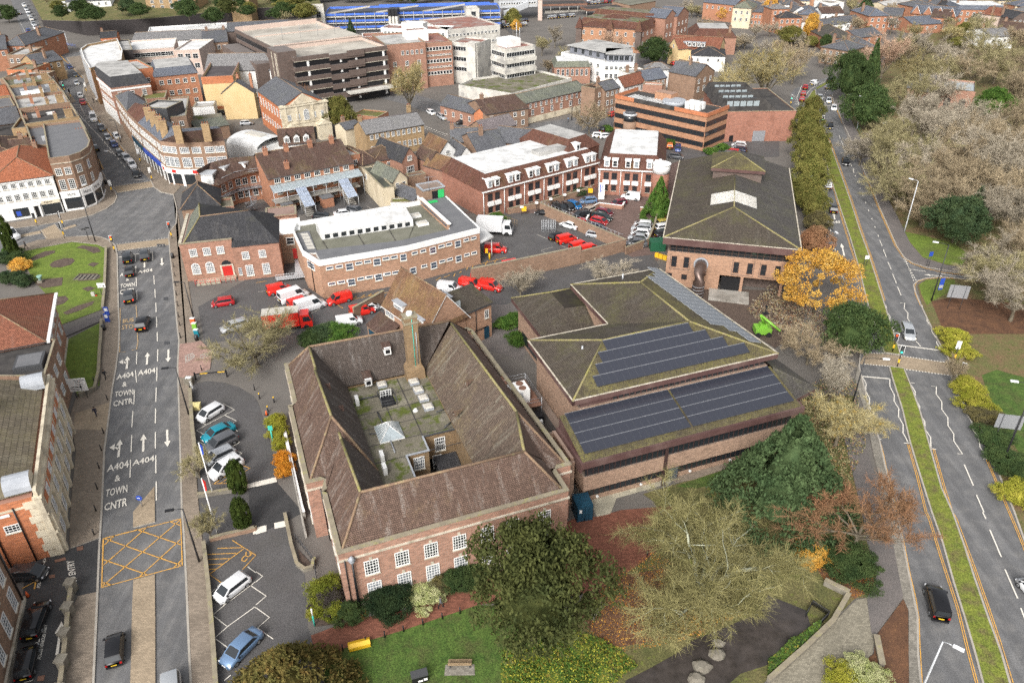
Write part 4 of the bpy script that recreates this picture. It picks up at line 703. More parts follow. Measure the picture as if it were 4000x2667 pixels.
m=MB();m.box(0,0,6.7,31.1,.3,7.55);m.box(0,.3,6.0,.3,7.4,7.55);m.box(30.8,.3,6.0,31.1,7.4,7.55);b.add('fascia',m,'fascia_brown')
m=MB();m.poly([(.3,.3,7.5),(30.8,.3,7.5),(30.8,7.3,9.3),(.3,7.3,9.3)]);m.poly([(30.8,.3,7.5),(30.8,7.3,9.3),(30.8,7.3,7.4)],1);m.poly([(.3,.3,7.5),(.3,7.3,9.3),(.3,7.3,7.4)],1);b.add('roof',m,['tile_lib_moss','fascia_brown'])
ZU,ZT=11.3,14.3
b.poly('wall',[(3,7.4),(30.3,7.4),(29.4,34.2),(14.9,34.2),(14.9,21.3),(3,21.3)],0,9.6,'brick_lib');b.poly('glazing',[(3.3,7.7),(30,7.7),(29,33.8),(15.3,33.8),(15.3,20.9),(3.3,20.9)],9.6,10.6,'glass')
m=MB()
for i in range(28):x=7.6+i*.8;m.box(x-.05,7.58,9.6,x+.05,7.7,10.6)
for i in range(16):y=21.6+i*.8;m.box(15.2,y-.05,9.6,15.32,y+.05,10.6)
m.box(3.2,7.6,9.6,7.5,7.72,10.6);b.add('window_frame',m,'fascia_brown')
e=[(1.9,7.0),(31.5,7.0),(29.4,34.9),(14.0,34.9),(14.0,22.0),(1.9,22.0)]
m=MB();n=len(e)
for i in range(n):
 a,c=Vector((*e[i],0)),Vector((*e[(i+1)%n],0));d=(c-a).normalized();q=Vector((-d.y,d.x,0));P=[a,c,c+q*.3,a+q*.3];m.prism([(p.x,p.y)for p in P],ZU-.75,ZU+.02);m.prism([(p.x,p.y)for p in(a-q*.06,c-q*.06,c+q*.12,a+q*.12)],ZU+.02,ZU+.08,1)
m.poly([(p[0],p[1],ZU-.7)for p in e],0);b.add('fascia',m,['fascia_brown','stone_trim'])
ap,hp,r2=(22.0,14.2,ZT),(9.2,14.0,ZT),(21.4,26.6,ZT);e3=[(*p,ZU)for p in e]
m=MB();m.poly([e3[0],e3[1],ap,hp],1);m.poly([e3[5],e3[0],hp]);m.poly([e3[1],e3[2],r2,ap],1);m.poly([e3[2],e3[3],r2]);m.poly([e3[3],e3[4],ap,r2]);m.poly([e3[4],e3[5],hp,ap]);b.add('roof',m,['tile_lib','tile_lib_moss'])
m=MB()
for p,q in((hp,ap),(ap,r2),(hp,e3[0]),(hp,e3[5]),(ap,e3[1]),(r2,e3[2]),(r2,e3[3])):m.tube([p,q],.15,5)
b.add('ridge_tile',m,'ridge_moss')
b.walls('brick_lib',6.6,7.3,28.4,16,40,0);b.box('glazing',7.2,30,.8,7.28,38,2.6,'glass')
m=MB();ww=[(6.5,27.6),(15.2,27.6),(15.2,41),(6.5,41)]
m.prism(ww,6.6,7.3,2,2);m.poly([(6.5,27.6,7.32),(6.5,41,7.32),(11.6,37.0,9.4),(11.6,31.5,9.4)]);m.poly([(6.5,41,7.32),(16,41,7.32),(16,37,9.4),(11.6,37,9.4)]);m.poly([(11.6,31.5,9.4),(11.6,37,9.4),(16,37,9.4),(16,31,9.4)]);m.poly([(6.5,27.6,7.32),(11.6,31.5,9.4),(16,31,9.4),(16,27.6,7.6)]);b.add('roof',m,['tile_lib','tile_lib','fascia_brown']);b.add('ridge_tile',MB().tube([(6.5,41,7.35),(11.6,37,9.4)],.13,5).tube([(11.6,37,9.4),(15,37,9.4)],.13,5),'ridge_moss')
m=MB();m.poly([(30.6,6.0,8.0),(36.0,3.6,6.9),(33.2,36,6.9),(29.5,36,9.3),(31.0,7,9.3)]);m.poly([(30.6,2.2,6.9),(36,3.6,6.9),(31,7.4,9.3)]);b.add('roof',m,'tile_grey');m=MB();m.prism([(31.1,2.6),(35.9,3.8),(33.1,35.8),(29.5,35.8)],6.1,6.85);b.add('fascia',m,'fascia_brown');m=MB();m.prism([(31.2,3.4),(35,4.6),(32.4,35),(29.5,35)],0,4.4);m.prism([(31.4,3.8),(34.8,4.8),(32.2,34.8),(29.5,34.8)],4.4,6.1,1);b.add('wall',m,['brick_lib','glass'])
pm=MB();pm.box(-.475,0,0,.475,1.44,.04,2);pm.box(-.455,.01,.04,.455,1.43,.055);pm.box(-.475,1.44,0,.475,1.5,.06,1);sm1=pm.mesh('solar_panel',[M['solar'],M['solar_rail'],M['solar_edge']]);pm2=pm.mesh('solar_panel',[M['solar_pale'],M['pale_metal'],M['pale_metal']])
def row(u0,u1,v,za,zb,va,vb,me=sm1,n=None,pw=1.0):
 n=n or int((u1-u0)/.95);sl=math.atan2(zb-za,vb-va)
 for i in range(n):
  o=link('solar_panel',me,b.r,(u0+(i+.5)*(u1-u0)/n,v,za+(v-va)*math.tan(sl)+.14));o.rotation_euler.x=sl;o.scale=((u1-u0)/n/.95,1.07,1)
zz=(7.5,9.3,.3,7.3)
for k in range(4):
 row(1.0+.0*k,15.2,1.25+k*1.5,*zz,n=15,me=sm1);row(15.5,30.3,1.25+k*1.5,*zz,n=16)
zz=(ZU,ZT,7.0,14.1)
for k,(u0,u1)in enumerate(((5.6,27.6),(6.6,25.2),(7.7,23.4),(9.0,21.6))):row(u0,u1,7.95+k*1.48,*zz)
for k in range(17):
 y=9.6+k*1.45;x0=31.2-(y-7)*.075;e_w=(5.5 if 2<k<14 else 3.6 if k<15 else 2.6)if k>1 else 2.6
 sl=math.atan2(ZT-ZU,9.0);nn=int(e_w/.98)
 for i in range(nn):
  ux=x0-.9-i*1.0;o=link('solar_panel',pm2,b.r,(ux,y,ZU+(x0-ux)*math.tan(sl)+.22));o.rotation_euler=(0,sl,0);o.scale=(1.08,.9,1)
m=MB();u,v=b.loc(tt(2,2,645,90),12.8);m.cyl(u,v,12.4,13.6,.12);m.box(u-.3,v-.3,12.5,u+.35,v+.3,12.62);b.add('vent',m,'pale_metal');u,v=b.loc(tt(2,1,1015,1000),12.4);m=MB().cyl(u,v,11.9,13.4,.1);b.add('vent',m,'pale_metal')
b.box('plant_deck',-5.6,10.2,4.0,1.6,20.5,4.2,'felt_dark');b.walls('brick_lib',4.0,-4.5,7.0,2.8,20.3,0);b.box('plant_deck',-4.6,14.2,6.0,.9,20.4,6.15,'rust')
m=MB()
for x in(-4.6,-1.8,.9):
 for y in(14.3,20.3):m.tube([(x,y,4),(x,y,7.2)],.06,4)
for z in(6.7,7.2):m.tube([(-4.6,14.3,z),(.9,14.3,z),(.9,20.3,z),(-4.6,20.3,z),(-4.6,14.3,z)],.04,4)
b.add('railing',m,'grey_metal')
for i,(u,v)in enumerate(((-3.0,18.3),(-1.2,16.4))):
 m=MB();m.box(u-.85,v-1.1,6.15,u+.85,v+1.1,8.2);m.box(u-.8,v-1.105,6.5,u-.1,v-1.1,7.9,2)
 for k in(-.55,.55):m.cyl(u,v+k,8.2,8.26,.5,.5,14,1)
 b.add('chiller',m,['white','rust','pale_metal'])
m=MB();m.box(-2.6,12.6,4.2,.6,14.0,5.5);b.add('tank',m,'black')
for u,v in((-1.7,10.7),(-.6,11.4),(-2.2,9.2)):
 m=MB();m.box(u-.45,v-.2,4.2,u+.45,v+.2,5.9);m.cyl(u,v-.22,4.8,5.0,.3)if 0 else None;m.box(u-.36,v-.215,4.5,u+.36,v-.2,5.7,1);b.add('air_conditioner',m,['white','grey_metal'])
m=MB();m.box(-3.6,1.6,0,-.1,1.95,6.6);m.box(-.4,1.95,0,-.1,7.6,6.9);m.box(-3.9,1.6,0,-3.6,8.6,6.0);m.box(-3.6,7.3,0,-.1,7.6,6.9);b.add('wall',m,'brick_lib');b.box('courtyard_roof',-3.6,1.95,4.4,-.4,7.3,4.6,'felt_pale');m=MB();m.box(-3.7,1.55,6.6,-.05,2.0,6.7);m.box(-.45,2.0,6.9,-.05,7.6,7.0);b.add('parapet',m,'brick_post')
m=MB()
for x in(3,9,16,22):m.tube([(x,1.4,.6),(x,1.2,.6)],.18,10)
b.add('wall_lamp',m,'white')
# ================================================================ council block with tiled roof and barrel stair
b=B('large brown brick block with wide shallow tiled roof, ribbon glazing and round metal stair tube',(27.18,125.76),-14.64,23.2,43,name='office_block',cat='office building')
b.walls('brick_post',6.9,.9,.9,22.3,42,3.2);b.walls('brick_post',3.2,.9,.9,10.5,42,0);b.walls('brick_dark',3.2,11,4,22,42,0)
m=MB();m.box(14.2,1.0,0,14.7,1.5,3.2);m.box(21,1,0,21.5,1.5,3.2);b.add('pillar',m,'brick_post');m=MB();m.box(1.2,1.2,6.9,22,41.5,8.6);b.add('glazing',m,'glass')
m=MB()
for i in range(20):x=1.3+i*1.08;m.box(x-.07,1.1,6.9,x+.07,1.2,8.6)
m.box(1.2,1.12,7.4,22,1.18,7.5);b.add('window_frame',m,'brown_metal')
b.win('f',[2.2,4.4,13.1,15.5,17.8,20.2],5.0,.95,2.1,1,2,'dark_frame','glass',False,(0,.9,22,40));b.win('f',[4.3,1.6],2.1,1.0,1.0,1,2,'dark_frame','glass',False,(0,.9,22,40))
m=MB()
for x0,x1 in((1.5,5.1),(12.4,16.2),(17.1,20.9)):
 for q in((x0,.85,3.5,x0+.08,.9,6.5),(x1-.08,.85,3.5,x1,.9,6.5),(x0+.08,.85,3.5,x1-.08,.9,3.58)):m.box(*q)
b.add('brick_band',m,'brick_dark')
m=MB();m.box(-.1,-.1,8.6,23.3,.4,9.9);m.box(-.1,.4,8.6,.4,43.2,9.9);m.box(22.8,.4,8.6,23.3,43.2,9.9);m.poly([(0,0,8.65),(23.2,0,8.65),(23.2,43,8.65),(0,43,8.65)]);b.add('fascia',m,'fascia_brown');b.add('gutter',MB().box(-.2,-.2,9.9,23.4,-.02,9.98).box(-.2,-.02,9.9,-.02,43,9.98).box(23.22,-.02,9.9,23.4,43,9.98),'stone_trim')
za,zr=9.9,13
m=MB();a0,a1=(11.6,9.3,zr),(11.6,43,zr);m.poly([(0,0,za),(23.2,0,za),a0],1);m.poly([(0,0,za),a0,a1,(0,43,za)]);m.poly([(23.2,0,za),(23.2,43,za),a1,a0],2);b.add('roof',m,['tile_lib','tile_lib','tile_grey']);b.add('ridge_tile',MB().tube([(0,0,za),a0],.16,5).tube([(23.2,0,za),a0],.16,5).tube([a0,(11.6,25,zr)],.14,5),'ridge_moss')
sk=MB()
for sg in(-1,1):sk.poly([(11.6,12,zr+.1),(11.6,17.6,zr+.1),(11.6+sg*4.2,17.6,zr-1.05),(11.6+sg*4.2,12,zr-1.05)])
for sg in(-1,1):
 for k in range(9):y=12+k*.7;sk.tube([(11.6,y,zr+.14),(11.6+sg*4.2,y,zr-1.0)],.04,3,1)
b.add('rooflight',sk,['rooflight','white'])
b.walls('brick_dark',13.6,7.3,27.2,16.8,36,10);m=MB();m.box(6.8,26.6,13.6,17.3,36.6,14.2);b.add('fascia',m,'fascia_brown');m=MB();c_=[(6.8,26.6,14.2),(17.3,26.6,14.2),(17.3,36.6,14.2),(6.8,36.6,14.2)];p0,p1=(12,31.6,16),(12,33,16);m.poly([c_[0],c_[1],p0]);m.poly([c_[1],c_[2],p1,p0],1);m.poly([c_[2],c_[3],p1]);m.poly([c_[3],c_[0],p0,p1]);b.add('roof',m,['tile_lib_moss','tile_grey']);b.add('ridge_tile',MB().tube([c_[0],p0],.14,5).tube([c_[1],p0],.14,5),'ridge_moss')
st=MB();P=[(7.0,.9,5.0),(7.0,-.6,4.9),(7.0,-1.7,4.2),(7.0,-2.3,3.0),(7.0,-2.5,0)];st.tube(P,1.05,16)
for k in range(9):st.tube([(7.0,-.2-.28*k,4.96-.02*k*k*1.2-.04*k),(7.0,-.24-.28*k,4.9-.02*k*k*1.2-.04*k)],1.09,14,1)if k<5 else st.cyl(7.0,-2.5,.5+(k-5)*.6,.58+(k-5)*.6,1.09,1.09,14,1)
b.add('stair_tube',st,['brown_metal','grey_metal']);b.add('collar',MB().tube([(7.0,.85,5.0),(7.0,.6,5.0)],1.3,16),'lead')
b.poly('terrace',[(9,-3.2),(16,-3.4),(16,.9),(9,.9)],0,.35,'concrete')
b.box('garage_door',10.9,1.0,.3,14.2,1.1,2.9,'black')
# ================================================================ old school house behind the offices
b=B('steep brown tiled old school house with lead roofed dormers',(-21.03,109.15),-50.3,12.5,8.4,name='school_house',cat='house')
b.walls('brick_post',5.8,0,.4,11.6,8.2);b.gable(6,11.2,'tile_house','brick_post',0,.2,12.2,8.4,'u',.3,'ridge','white')
m=MB();m.poly([(12.25,.1,5.85),(12.25,8.5,5.85),(11.9,4.3,11.3)]);b.add('roof',m,'tile_house')
b.win('r',[4.2],[3.4,1.3],2.2,1.5,5,3,'white','glass_net',True,(0,0,12.26,8));b.win('f',[1.6],4.8,2.6,1.3,6,3,uv=(0,.4,11,8),gl='glass_blue')
b.dormer('f',4.0,4.0,2.6,3.6,2.6,(0,.6,12,8),0,'white','lead',6,5,'glass_blue');b.dormer('f',9.6,5.3,2.2,2.0,2.0,(0,.8,12,8),0,'white','lead',5,3);b.dormer('b',4,6.5,2.4,2.0,2.2,(0,0,12,7.4),0,'brick_dark','lead',3,2)
for x in(5.2,6.6):m=MB();m.poly([(12.05,x-.45,7.8),(12.05,x+.45,7.8),(11.98,x+.45,9.2),(11.98,x-.45,9.2)]);b.add('rooflight',m,'glaze_roof')
b.walls('brick_post',6.4,6.5,8.4,11.6,13.4);m=MB();m.poly([(6.1,8,7.6),(6.1,13.6,7.6),(12.0,13.6,6.5),(12.0,8,6.5)]);m.poly([(12,8,6.5),(12,13.6,6.5),(12,13.6,6.2),(12,8,6.2)],1);m.poly([(6.1,13.6,7.6),(12.0,13.6,6.5),(12,13.6,6.2),(6.1,13.6,6)],1);b.add('roof',m,['tile_lib','dark_grey'])
b.win('r',[2.0],4.6,.8,1.5,2,4,uv=(6,10.4,11.6,13));b.box('door',11.6,11.8,.1,11.68,12.8,2.2,'cont_blue');b.add('drainpipe',MB().tube([(11.7,10.2,.2),(11.7,10.2,6.2)],.07,5).tube([(11.7,8.2,2.2),(11.7,12.5,2.4)],.08,5),'black')
b.walls('brick_brown',2.6,-1.4,-2.4,4.5,0);m=MB();m.poly([(-1.5,-2.6,2.5),(4.6,-2.6,2.5),(4.6,.4,4),(-1.5,.4,4)]);b.add('roof',m,'tile_brown');b.box('door',-.8,-2.5,.1,1.4,-2.42,2.0,'cont_blue')
# ================================================================ delivery office (flat roofs behind a white fascia)
b=B('two storey brick delivery office with bent front, white fascia and dark grey felt roof',(-33.82,122.4),26.18,31,21,name='delivery_office',cat='depot')
out=[(0,0),(15.8,-1.35),(31,0),(31.8,21.5),(26.5,21.5),(26.2,18.5),(.5,19),(-.9,15.6),(-1.5,5.6)]
b.poly('wall',out,-.3,6.7,'brick_post');m=MB();nn=len(out)
for i in range(nn):
 a,c=Vector((*out[i],0)),Vector((*out[(i+1)%nn],0));d=(c-a).normalized();q=Vector((d.y,-d.x,0));m.prism([(p.x,p.y)for p in(a+q*.12,c+q*.12,c-q*.15,a-q*.15)],6.55,7.62)
b.add('fascia',m,'white')
b.poly('roof',[(.3,.3),(15.8,-1.05),(30.8,.2),(31.5,21.2),(26.9,21.2),(25.9,2.2),(15.5,1.6),(.9,4.6),(.5,4.0)],6.7,7.55,'white','felt_grey')
b.poly('roof',[(.9,4.62),(15.5,1.62),(25.9,2.22),(26.3,18.3),(.7,18.8),(-.6,15.4),(-1.2,5.8)],6.0,6.75,'brick_post','felt_green')
b.poly('roof',[(-1.2,5.8),(.9,4.62),(2.0,15.4),(-.5,15.4)],6.75,6.95,'white','felt_grey');m=MB()
for k in range(5):m.poly([(-.3+.1*k,7.0+k*1.6,6.98),(1.0+.1*k,6.6+k*1.6,6.98),(1.1+.1*k,8.0+k*1.6,6.98),(-.2+.1*k,8.4+k*1.6,6.98)])
b.add('rooflight',m,'rooflight')
m=MB();m.poly([(3.2,9.9,8.3),(20.6,8.1,8.3),(20.9,12.8,9.2),(3.4,15.2,9.2)]);m.poly([(3.2,9.9,8.3),(20.6,8.1,8.3),(20.6,8.1,6.7),(3.2,9.9,6.7)]);m.poly([(20.6,8.1,8.3),(20.9,12.8,9.2),(20.9,12.8,6.7),(20.6,8.1,6.7)]);m.poly([(3.2,9.9,8.3),(3.4,15.2,9.2),(3.4,15.2,6.7),(3.2,9.9,6.7)]);m.poly([(3.4,15.2,9.2),(20.9,12.8,9.2),(20.9,12.8,6.7),(3.4,15.2,6.7)]);b.add('rooflight',m,'roof_white')
m=MB()
for k in range(11):x=3.7+k*1.53;y=9.83-(x-3.2)*.1034;m.box(x,y-.03,7.15,x+1.15,y-.01,7.95)
b.add('rooflight_glass',m,'glass')
m=MB();m.poly([(3.0,4.3,6.78),(17,1.8,6.78),(20.5,8.0,7.0),(3.1,9.8,7.0)]);b.add('roof_slope',m,'felt_green');m=MB()
for p in((9.5,3.3,9.8,9.1),(15.2,2.3,15.8,8.5),(3,4.4,3.1,9.7)):m.tube([(p[0],p[1],6.84),(p[2],p[3],7.04)],.07,4)
b.add('roof_seam',m,'felt_dark')
for u,v in((22.7,13.0),(22.6,8.6)):m=MB();m.box(u-1.1,v-.9,6.75,u+1.1,v+.9,7.15,1);m.faces([(u-1,v-.8,7.15),(u+1,v-.8,7.15),(u+1,v+.8,7.15),(u-1,v+.8,7.15),(u-.1,v-.1,7.35)],[(0,1,4),(1,2,4),(2,3,4),(3,0,4)]);b.add('rooflight',m,['rooflight','white'])
m=MB();m.box(25.9,3,6.75,26.1,18.2,8.1);b.add('wall',m,'brick_post');m=MB()
for k in range(14):m.box(25.84,4+k,7.3,25.9,4.7+k,7.75)
b.add('clerestory',m,'glass_blue');b.box('fascia',25.8,3,8.1,26.5,18.4,8.3,'white')
b.walls('brick_brown',9.6,26.6,18.4,31.6,22.5,7.5);b.flat(9.4,'felt_grey','lead',26.6,18.4,31.6,22.5,.35,.25,'lead');b.box('doorway',28.6,18.3,7.6,31.2,18.4,9.2,'black');b.box('door',29.9,18.2,7.6,31.2,18.3,9.3,'green_door');b.box('hatch',26.9,16.2,7.56,29,17.1,7.75,'green_door');b.add('aerial',MB().tube([(28,18.3,9.4),(28,18.3,12.5)],.05,4).tube([(27.2,18.3,12.4),(29.6,18.3,12.3)],.04,4),'grey_metal')
b.box('wall',.5,18.9,6.6,26.3,19.2,7.5,'brick_brown')
def wrow(p,q,z,seq,hs):
 a,c=Vector(p),Vector(q);d=(c-a);L=d.length;d.normalize();rz=math.atan2(d.y,d.x)
 for x,w,h in seq:pt=a+d*x;link('window',window_mesh(w,h,1,2 if h>1 else 1,'white','glass_blue',True),b.r,(pt.x+d.y*.01,pt.y-d.x*.01,z+(hs-h)/2+.0),rz)
sA=[(1.7,1.3,.6),(3.4,1.3,.6),(5.2,1.35,1.35),(6.9,1.3,.6),(8.5,1.3,.6),(10.2,1.35,1.35),(11.9,1.3,.6),(13.4,1.3,.6),(15.1,1.2,1.35)]
wrow((0,-.01),(15.8,-1.36),5.85,sA,.6);wrow((0,-.01),(15.8,-1.36),2.75,sA[:-1],.6)
sB=[(1.5,1.2,.6),(3.2,1.2,.6),(5.2,1.3,1.35),(7,1.3,.6),(8.6,1.3,.6),(10.5,1.3,1.35),(12.3,1.2,.6),(13.9,1.2,.6)]
wrow((15.8,-1.36),(31,-.01),5.85,sB,.6);wrow((15.8,-1.36),(31,-.01),2.75,[(.9,1.3,1.35)]+sB[1:],.6);wrow((-1.5,5.6),(0,0),5.6,[(2.6,2.6,1.3)],1.2)
m=MB()
for x,w in((1.0,.7),(2.6,.5),(4.3,.4),(7.7,.5),(9.3,.3),(11.0,.4)):y=-.0854*x-.03;m.box(x,y-.02,2.45,x+w,y,3.05)
b.add('panel',m,'white');b.add('drainpipe',MB().tube([(-.9,3.0,.2),(-.9,3.0,6.6)],.08,5),'black')
m=MB();m.faces([(31.2,0,4.3),(34.6,1.4,4.3),(33.6,21,4.3),(31.8,21.4,4.3),(31.2,0,4.6),(34.6,1.4,4.6),(33.6,21,4.6),(31.8,21.4,4.6)],[(4,5,6,7),(0,1,5,4),(1,2,6,5),(0,1,2,3)]);m.tube([(34.3,1.8,0),(34.3,1.8,4.3)],.12,6);m.tube([(33.6,12,0),(33.6,12,4.3)],.1,6);b.add('canopy',m,'roof_white')
# ================================================================ old post office on the corner of the road
b=B('red brick old post office with dark hipped roof, arched ground floor windows and red door',(-60.84,129.83),14.11,17.5,16,name='post_office',cat='office building')
b.walls('brick_red',7.6,-.2,0,9.0,15);b.walls('brick_red',6.8,9.0,-2.2,17.4,12);b.box('parapet',-.3,-.12,7.6,9.1,.35,7.75,'parapet');b.box('parapet',-.35,.35,7.0,.2,15,7.75,'stone_trim')
m=MB();ap,rr,a2=(3.9,3.7,11.2),(12.6,4.4,11.2),(3.2,10.7,11.2)
m.poly([(.2,.35,7.2),(9.0,.35,7.2),ap]);m.poly([(9.0,-2.4,6.9),(17.6,-2.4,6.9),rr,ap,(9.0,.35,7.2)]);m.poly([(.2,.35,7.2),ap,a2,(.2,14.6,7.2)],1);m.poly([(17.6,-2.4,6.9),(17.6,12,6.9),rr]);m.poly([ap,rr,(17.6,12,6.9),(6.5,8.2,8.5),a2]);m.poly([a2,(6.5,8.2,8.5),(17.6,12,6.9),(8,14.6,7.2),(.2,14.6,7.2)]);b.add('roof',m,['slate_dark','slate_green']);b.add('ridge_tile',MB().tube([ap,rr],.14,5).tube([ap,a2],.16,5,1).tube([ap,(.2,.35,7.2)],.13,5,1),['ridge','ridge_moss'])
b.win('f',[1.9,4.3,6.7],5.7,1.35,1.5,4,4,gl='glass_net');b.win('f',[1.7,4.2],2.1,1.5,1.5,5,4,arch=True,gl='glass_net');b.win('f',[2.2,5.2],5.0,1.3,1.5,4,4,gl='glass_net',uv=(9,-2.2,17,10));b.win('f',[2.4,5.4],1.9,1.35,2.2,4,6,gl='glass_net',uv=(9,-2.2,17,10));b.win('f',[.7],1.9,.6,1.5,2,4,uv=(9,-2.2,17,10),gl='glass_net')
m=MB();m.box(6.3,-.1,.2,8.1,0,2.4);b.add('door',m,'red');m=MB();m.poly([(7.2-.9*math.cos(math.pi*i/8),-.05,2.6+.9*math.sin(math.pi*i/8))for i in range(9)]);b.add('fanlight',m,'glass');m=MB();m.box(6.0,-.14,.1,6.3,0,2.5);m.box(8.1,-.14,.1,8.4,0,2.5);m.box(6.0,-.16,2.4,8.4,0,2.62);b.add('door_case',m,'stone_trim');b.add('drainpipe',MB().tube([(9.1,-.1,.2),(9.1,-.1,7)],.09,5),'black')
b.box('link_block',17.4,3,0,21.4,9,6.2,'brick_brown');b.box('parapet',17.3,2.9,6.2,21.5,9.1,6.9,'white');b.walls('brick_red',7.6,15,9,21,14,0);b.flat(7.2,'felt_pale','brick_red',15,9,21,14,.5,.3);b.box('door',19.4,2.9,.9,20.5,3,3.0,'red');b.win('f',[1.9],4.7,1.5,1.5,1,2,uv=(17.4,3,21,9))
m=MB();m.box(16,-5.2,.55,22,-3.9,.7);m.box(19.5,-3.9,.55,22,3,.7)
for k in range(12):m.tube([(16+k*.5,-5.2,.6),(16+k*.5,-5.2,1.7)],.03,4)
for z in(1.2,1.7):m.tube([(16,-5.2,z),(22,-5.2,z),(22,3,z)],.04,4)
b.add('ramp_railing',m,'pale_metal');m=MB()
for k in range(9):m.tube([(1.4+k*.9,-2.6,0),(1.4+k*.9,-2.6,1.2)],.04,4)
for z in(.7,1.2):m.tube([(1.4,-2.6,z),(8.6,-2.6,z)],.04,4)
b.add('railing',m,'red');b.add('steps',MB().box(5.8,-1.6,0,8.6,-.15,.35).box(1.6,-2.4,0,5.8,-.15,.25),'slabs')
# ================================================================ the rest of the town
def H(label,A,Bp,C,z,wall,roof,kind='gable',rise=3.0,f=(),r=(),l=(),bk=(),ch=(),ov=.3,name='house',cat='house',ridge='ridge',fr_='white',gl='glass',flatm='felt_pale',ph=.5,inset=1.0,chm='brick_brown',z0=0,group=None,cop='parapet'):
 b=bpx(label,A,Bp,C,z,name=name,cat=cat,group=group);w,d=b.w,b.d
 b.walls(wall,z,z0=z0)
 if kind=='gable':b.gable(z,z+rise,roof,wall,axis='u',ov=ov,ridge=ridge)
 elif kind=='gablev':b.gable(z,z+rise,roof,wall,axis='v',ov=ov,ridge=ridge)
 elif kind=='hip':b.hip(z,z+rise,roof,ov=ov,ridge=ridge)
 elif kind=='flat':b.flat(z,roof,wall,ph=ph,cop=cop)
 elif kind=='mans':
  m=MB();c=[(-ov,-ov),(w+ov,-ov),(w+ov,d+ov),(-ov,d+ov)];i_=[(inset,inset),(w-inset,inset),(w-inset,d-inset),(inset,d-inset)]
  for k in range(4):a,e,g,h=c[k],c[(k+1)%4],i_[(k+1)%4],i_[k];m.poly([(*a,z),(*e,z),(*g,z+rise),(*h,z+rise)])
  m.poly([(*p,z+rise)for p in i_],1);b.add('roof',m,[roof,flatm])
 elif kind=='mono':m=MB();m.poly([(-ov,-ov,z),(w+ov,-ov,z),(w+ov,d+ov,z+rise),(-ov,d+ov,z+rise)]);m.poly([(0,d,0),(w,d,0),(w,d,z+rise),(0,d,z+rise)],1);m.poly([(0,0,z),(0,d,z),(0,d,z+rise)],1);m.poly([(w,0,z),(w,d,z),(w,d,z+rise)],1);b.add('roof',m,[roof,wall])
 for side,lst in(('f',f),('r',r),('l',l),('b',bk)):
  L=w if side in 'fb' else d
  for q in lst:
   n,zc,ww,hh=q[:4];nx,ny=(q[4],q[5])if len(q)>5 else(2,2);s0,s1=(q[6],q[7])if len(q)>7 else(0.04,.96)
   b.win(side,fr(n,L*s0,L*s1),zc,ww,hh,nx,ny,fr_,gl,ww<2)
 for q in ch:b.chim(q[0]*w,q[1]*d,q[2]if len(q)>2 else z-.5,q[3]if len(q)>3 else z+rise+1.3,mat=chm)
 return b
def PB(label,pts,z,wall,roof,ph=.5,name='building',cat='building',cop='parapet',base=0,world=False):
 """building on an irregular footprint given by pixels of its roof edge"""
 P=[E(p,z)for p in pts];o=P[0];d=P[1]-P[0];b=B(label,o,math.degrees(math.atan2(d.y,d.x)),name=name,cat=cat)
 L=[b.loc(p,z)for p in pts];b.poly('wall',L,-.3,z,wall);b.L=L;n=len(L)
 b.sg=sg=1 if sum(L[i][0]*L[(i+1)%n][1]-L[(i+1)%n][0]*L[i][1]for i in range(n))>0 else-1
 if ph:
  m=MB()
  for i in range(n):
   a,c=Vector((*L[i],0)),Vector((*L[(i+1)%n],0));dd=(c-a).normalized();q=Vector((-dd.y,dd.x,0))*.3*sg;P4=[a,c,c+q,a+q];m.prism([(p.x,p.y)for p in P4],z-.02,z+ph,0,1)
  b.add('parapet',m,[wall,cop])
 b.add('roof',MB().poly([(*p,z+.03)for p in L]),roof);return b
def wrun(b,i,j,n,zc,w,h,nx=2,ny=2,fr_='white',gl='glass',s0=.04,s1=.96,sill=True,arch=False):
 a,c=Vector(b.L[i]),Vector(b.L[j]);d=c-a;L=d.length;d.normalize();n_=Vector((d.y,-d.x))*b.sg;me=window_mesh(w,h,nx,ny,fr_,gl,sill,arch);rz=math.atan2(d.y,d.x)+(0 if b.sg>0 else math.pi)
 for z in(zc if hasattr(zc,'__len__')else[zc]):
  for x in fr(n,L*s0,L*s1):p=a+d*x+n_*.01;link('window',me,b.r,(p.x,p.y,z),rz)
S_=lambda x,y:(x*1.805,1050+y*1.805)
z=8.8;se=E(S_(80,490),z);ne=E(S_(110,240),z);dv=ne-se;an=math.degrees(math.atan2(dv.y,dv.x))-90;u_=Vector((dv.y,-dv.x,0)).normalized();W_=16.0
b=B('orange brick and white stone police station with mossy slab roof by the yellow box junction',se-u_*W_,an,W_,dv.length,name='police_station',cat='police station')
b.walls('brick_bright',z,0,0,W_-.4,b.d);b.walls('stone',z-.2,W_-.4,-.2,W_+.25,b.d+.2)
m=MB();m.box(W_-.5,-.4,z-.2,W_+.45,b.d+.3,z);m.box(W_-.2,-.2,z,W_+.15,b.d,z+.9);m.box(W_+.25,-.2,3.2,W_+.5,b.d+.2,3.5);m.box(W_+.25,-.2,6.0,W_+.42,b.d+.2,6.25);b.add('cornice',m,'stone')
m=MB()
for k in range(7):v=.2+k*(b.d-1)/6;m.box(W_+.25,v,0,W_+.6,v+.6,5.9)
b.add('pilaster',m,'stone');m=MB()
for k in range(6):v=1.2+k*(b.d-1)/6;m.box(W_+.25,v+.1,6.4,W_+.3,v+(b.d-1)/6-.5,7.7)
b.add('brick_panel',m,'brick_bright')
for zc,h in((7.1,1.1),(4.7,1.9),(1.8,2.0)):b.win('r',[1.2+k*(b.d-1)/6+(b.d-1)/12 for k in range(6)],zc,1.3,h,3,4,'white','glass_blue',False,(0,0,W_+.3,b.d))
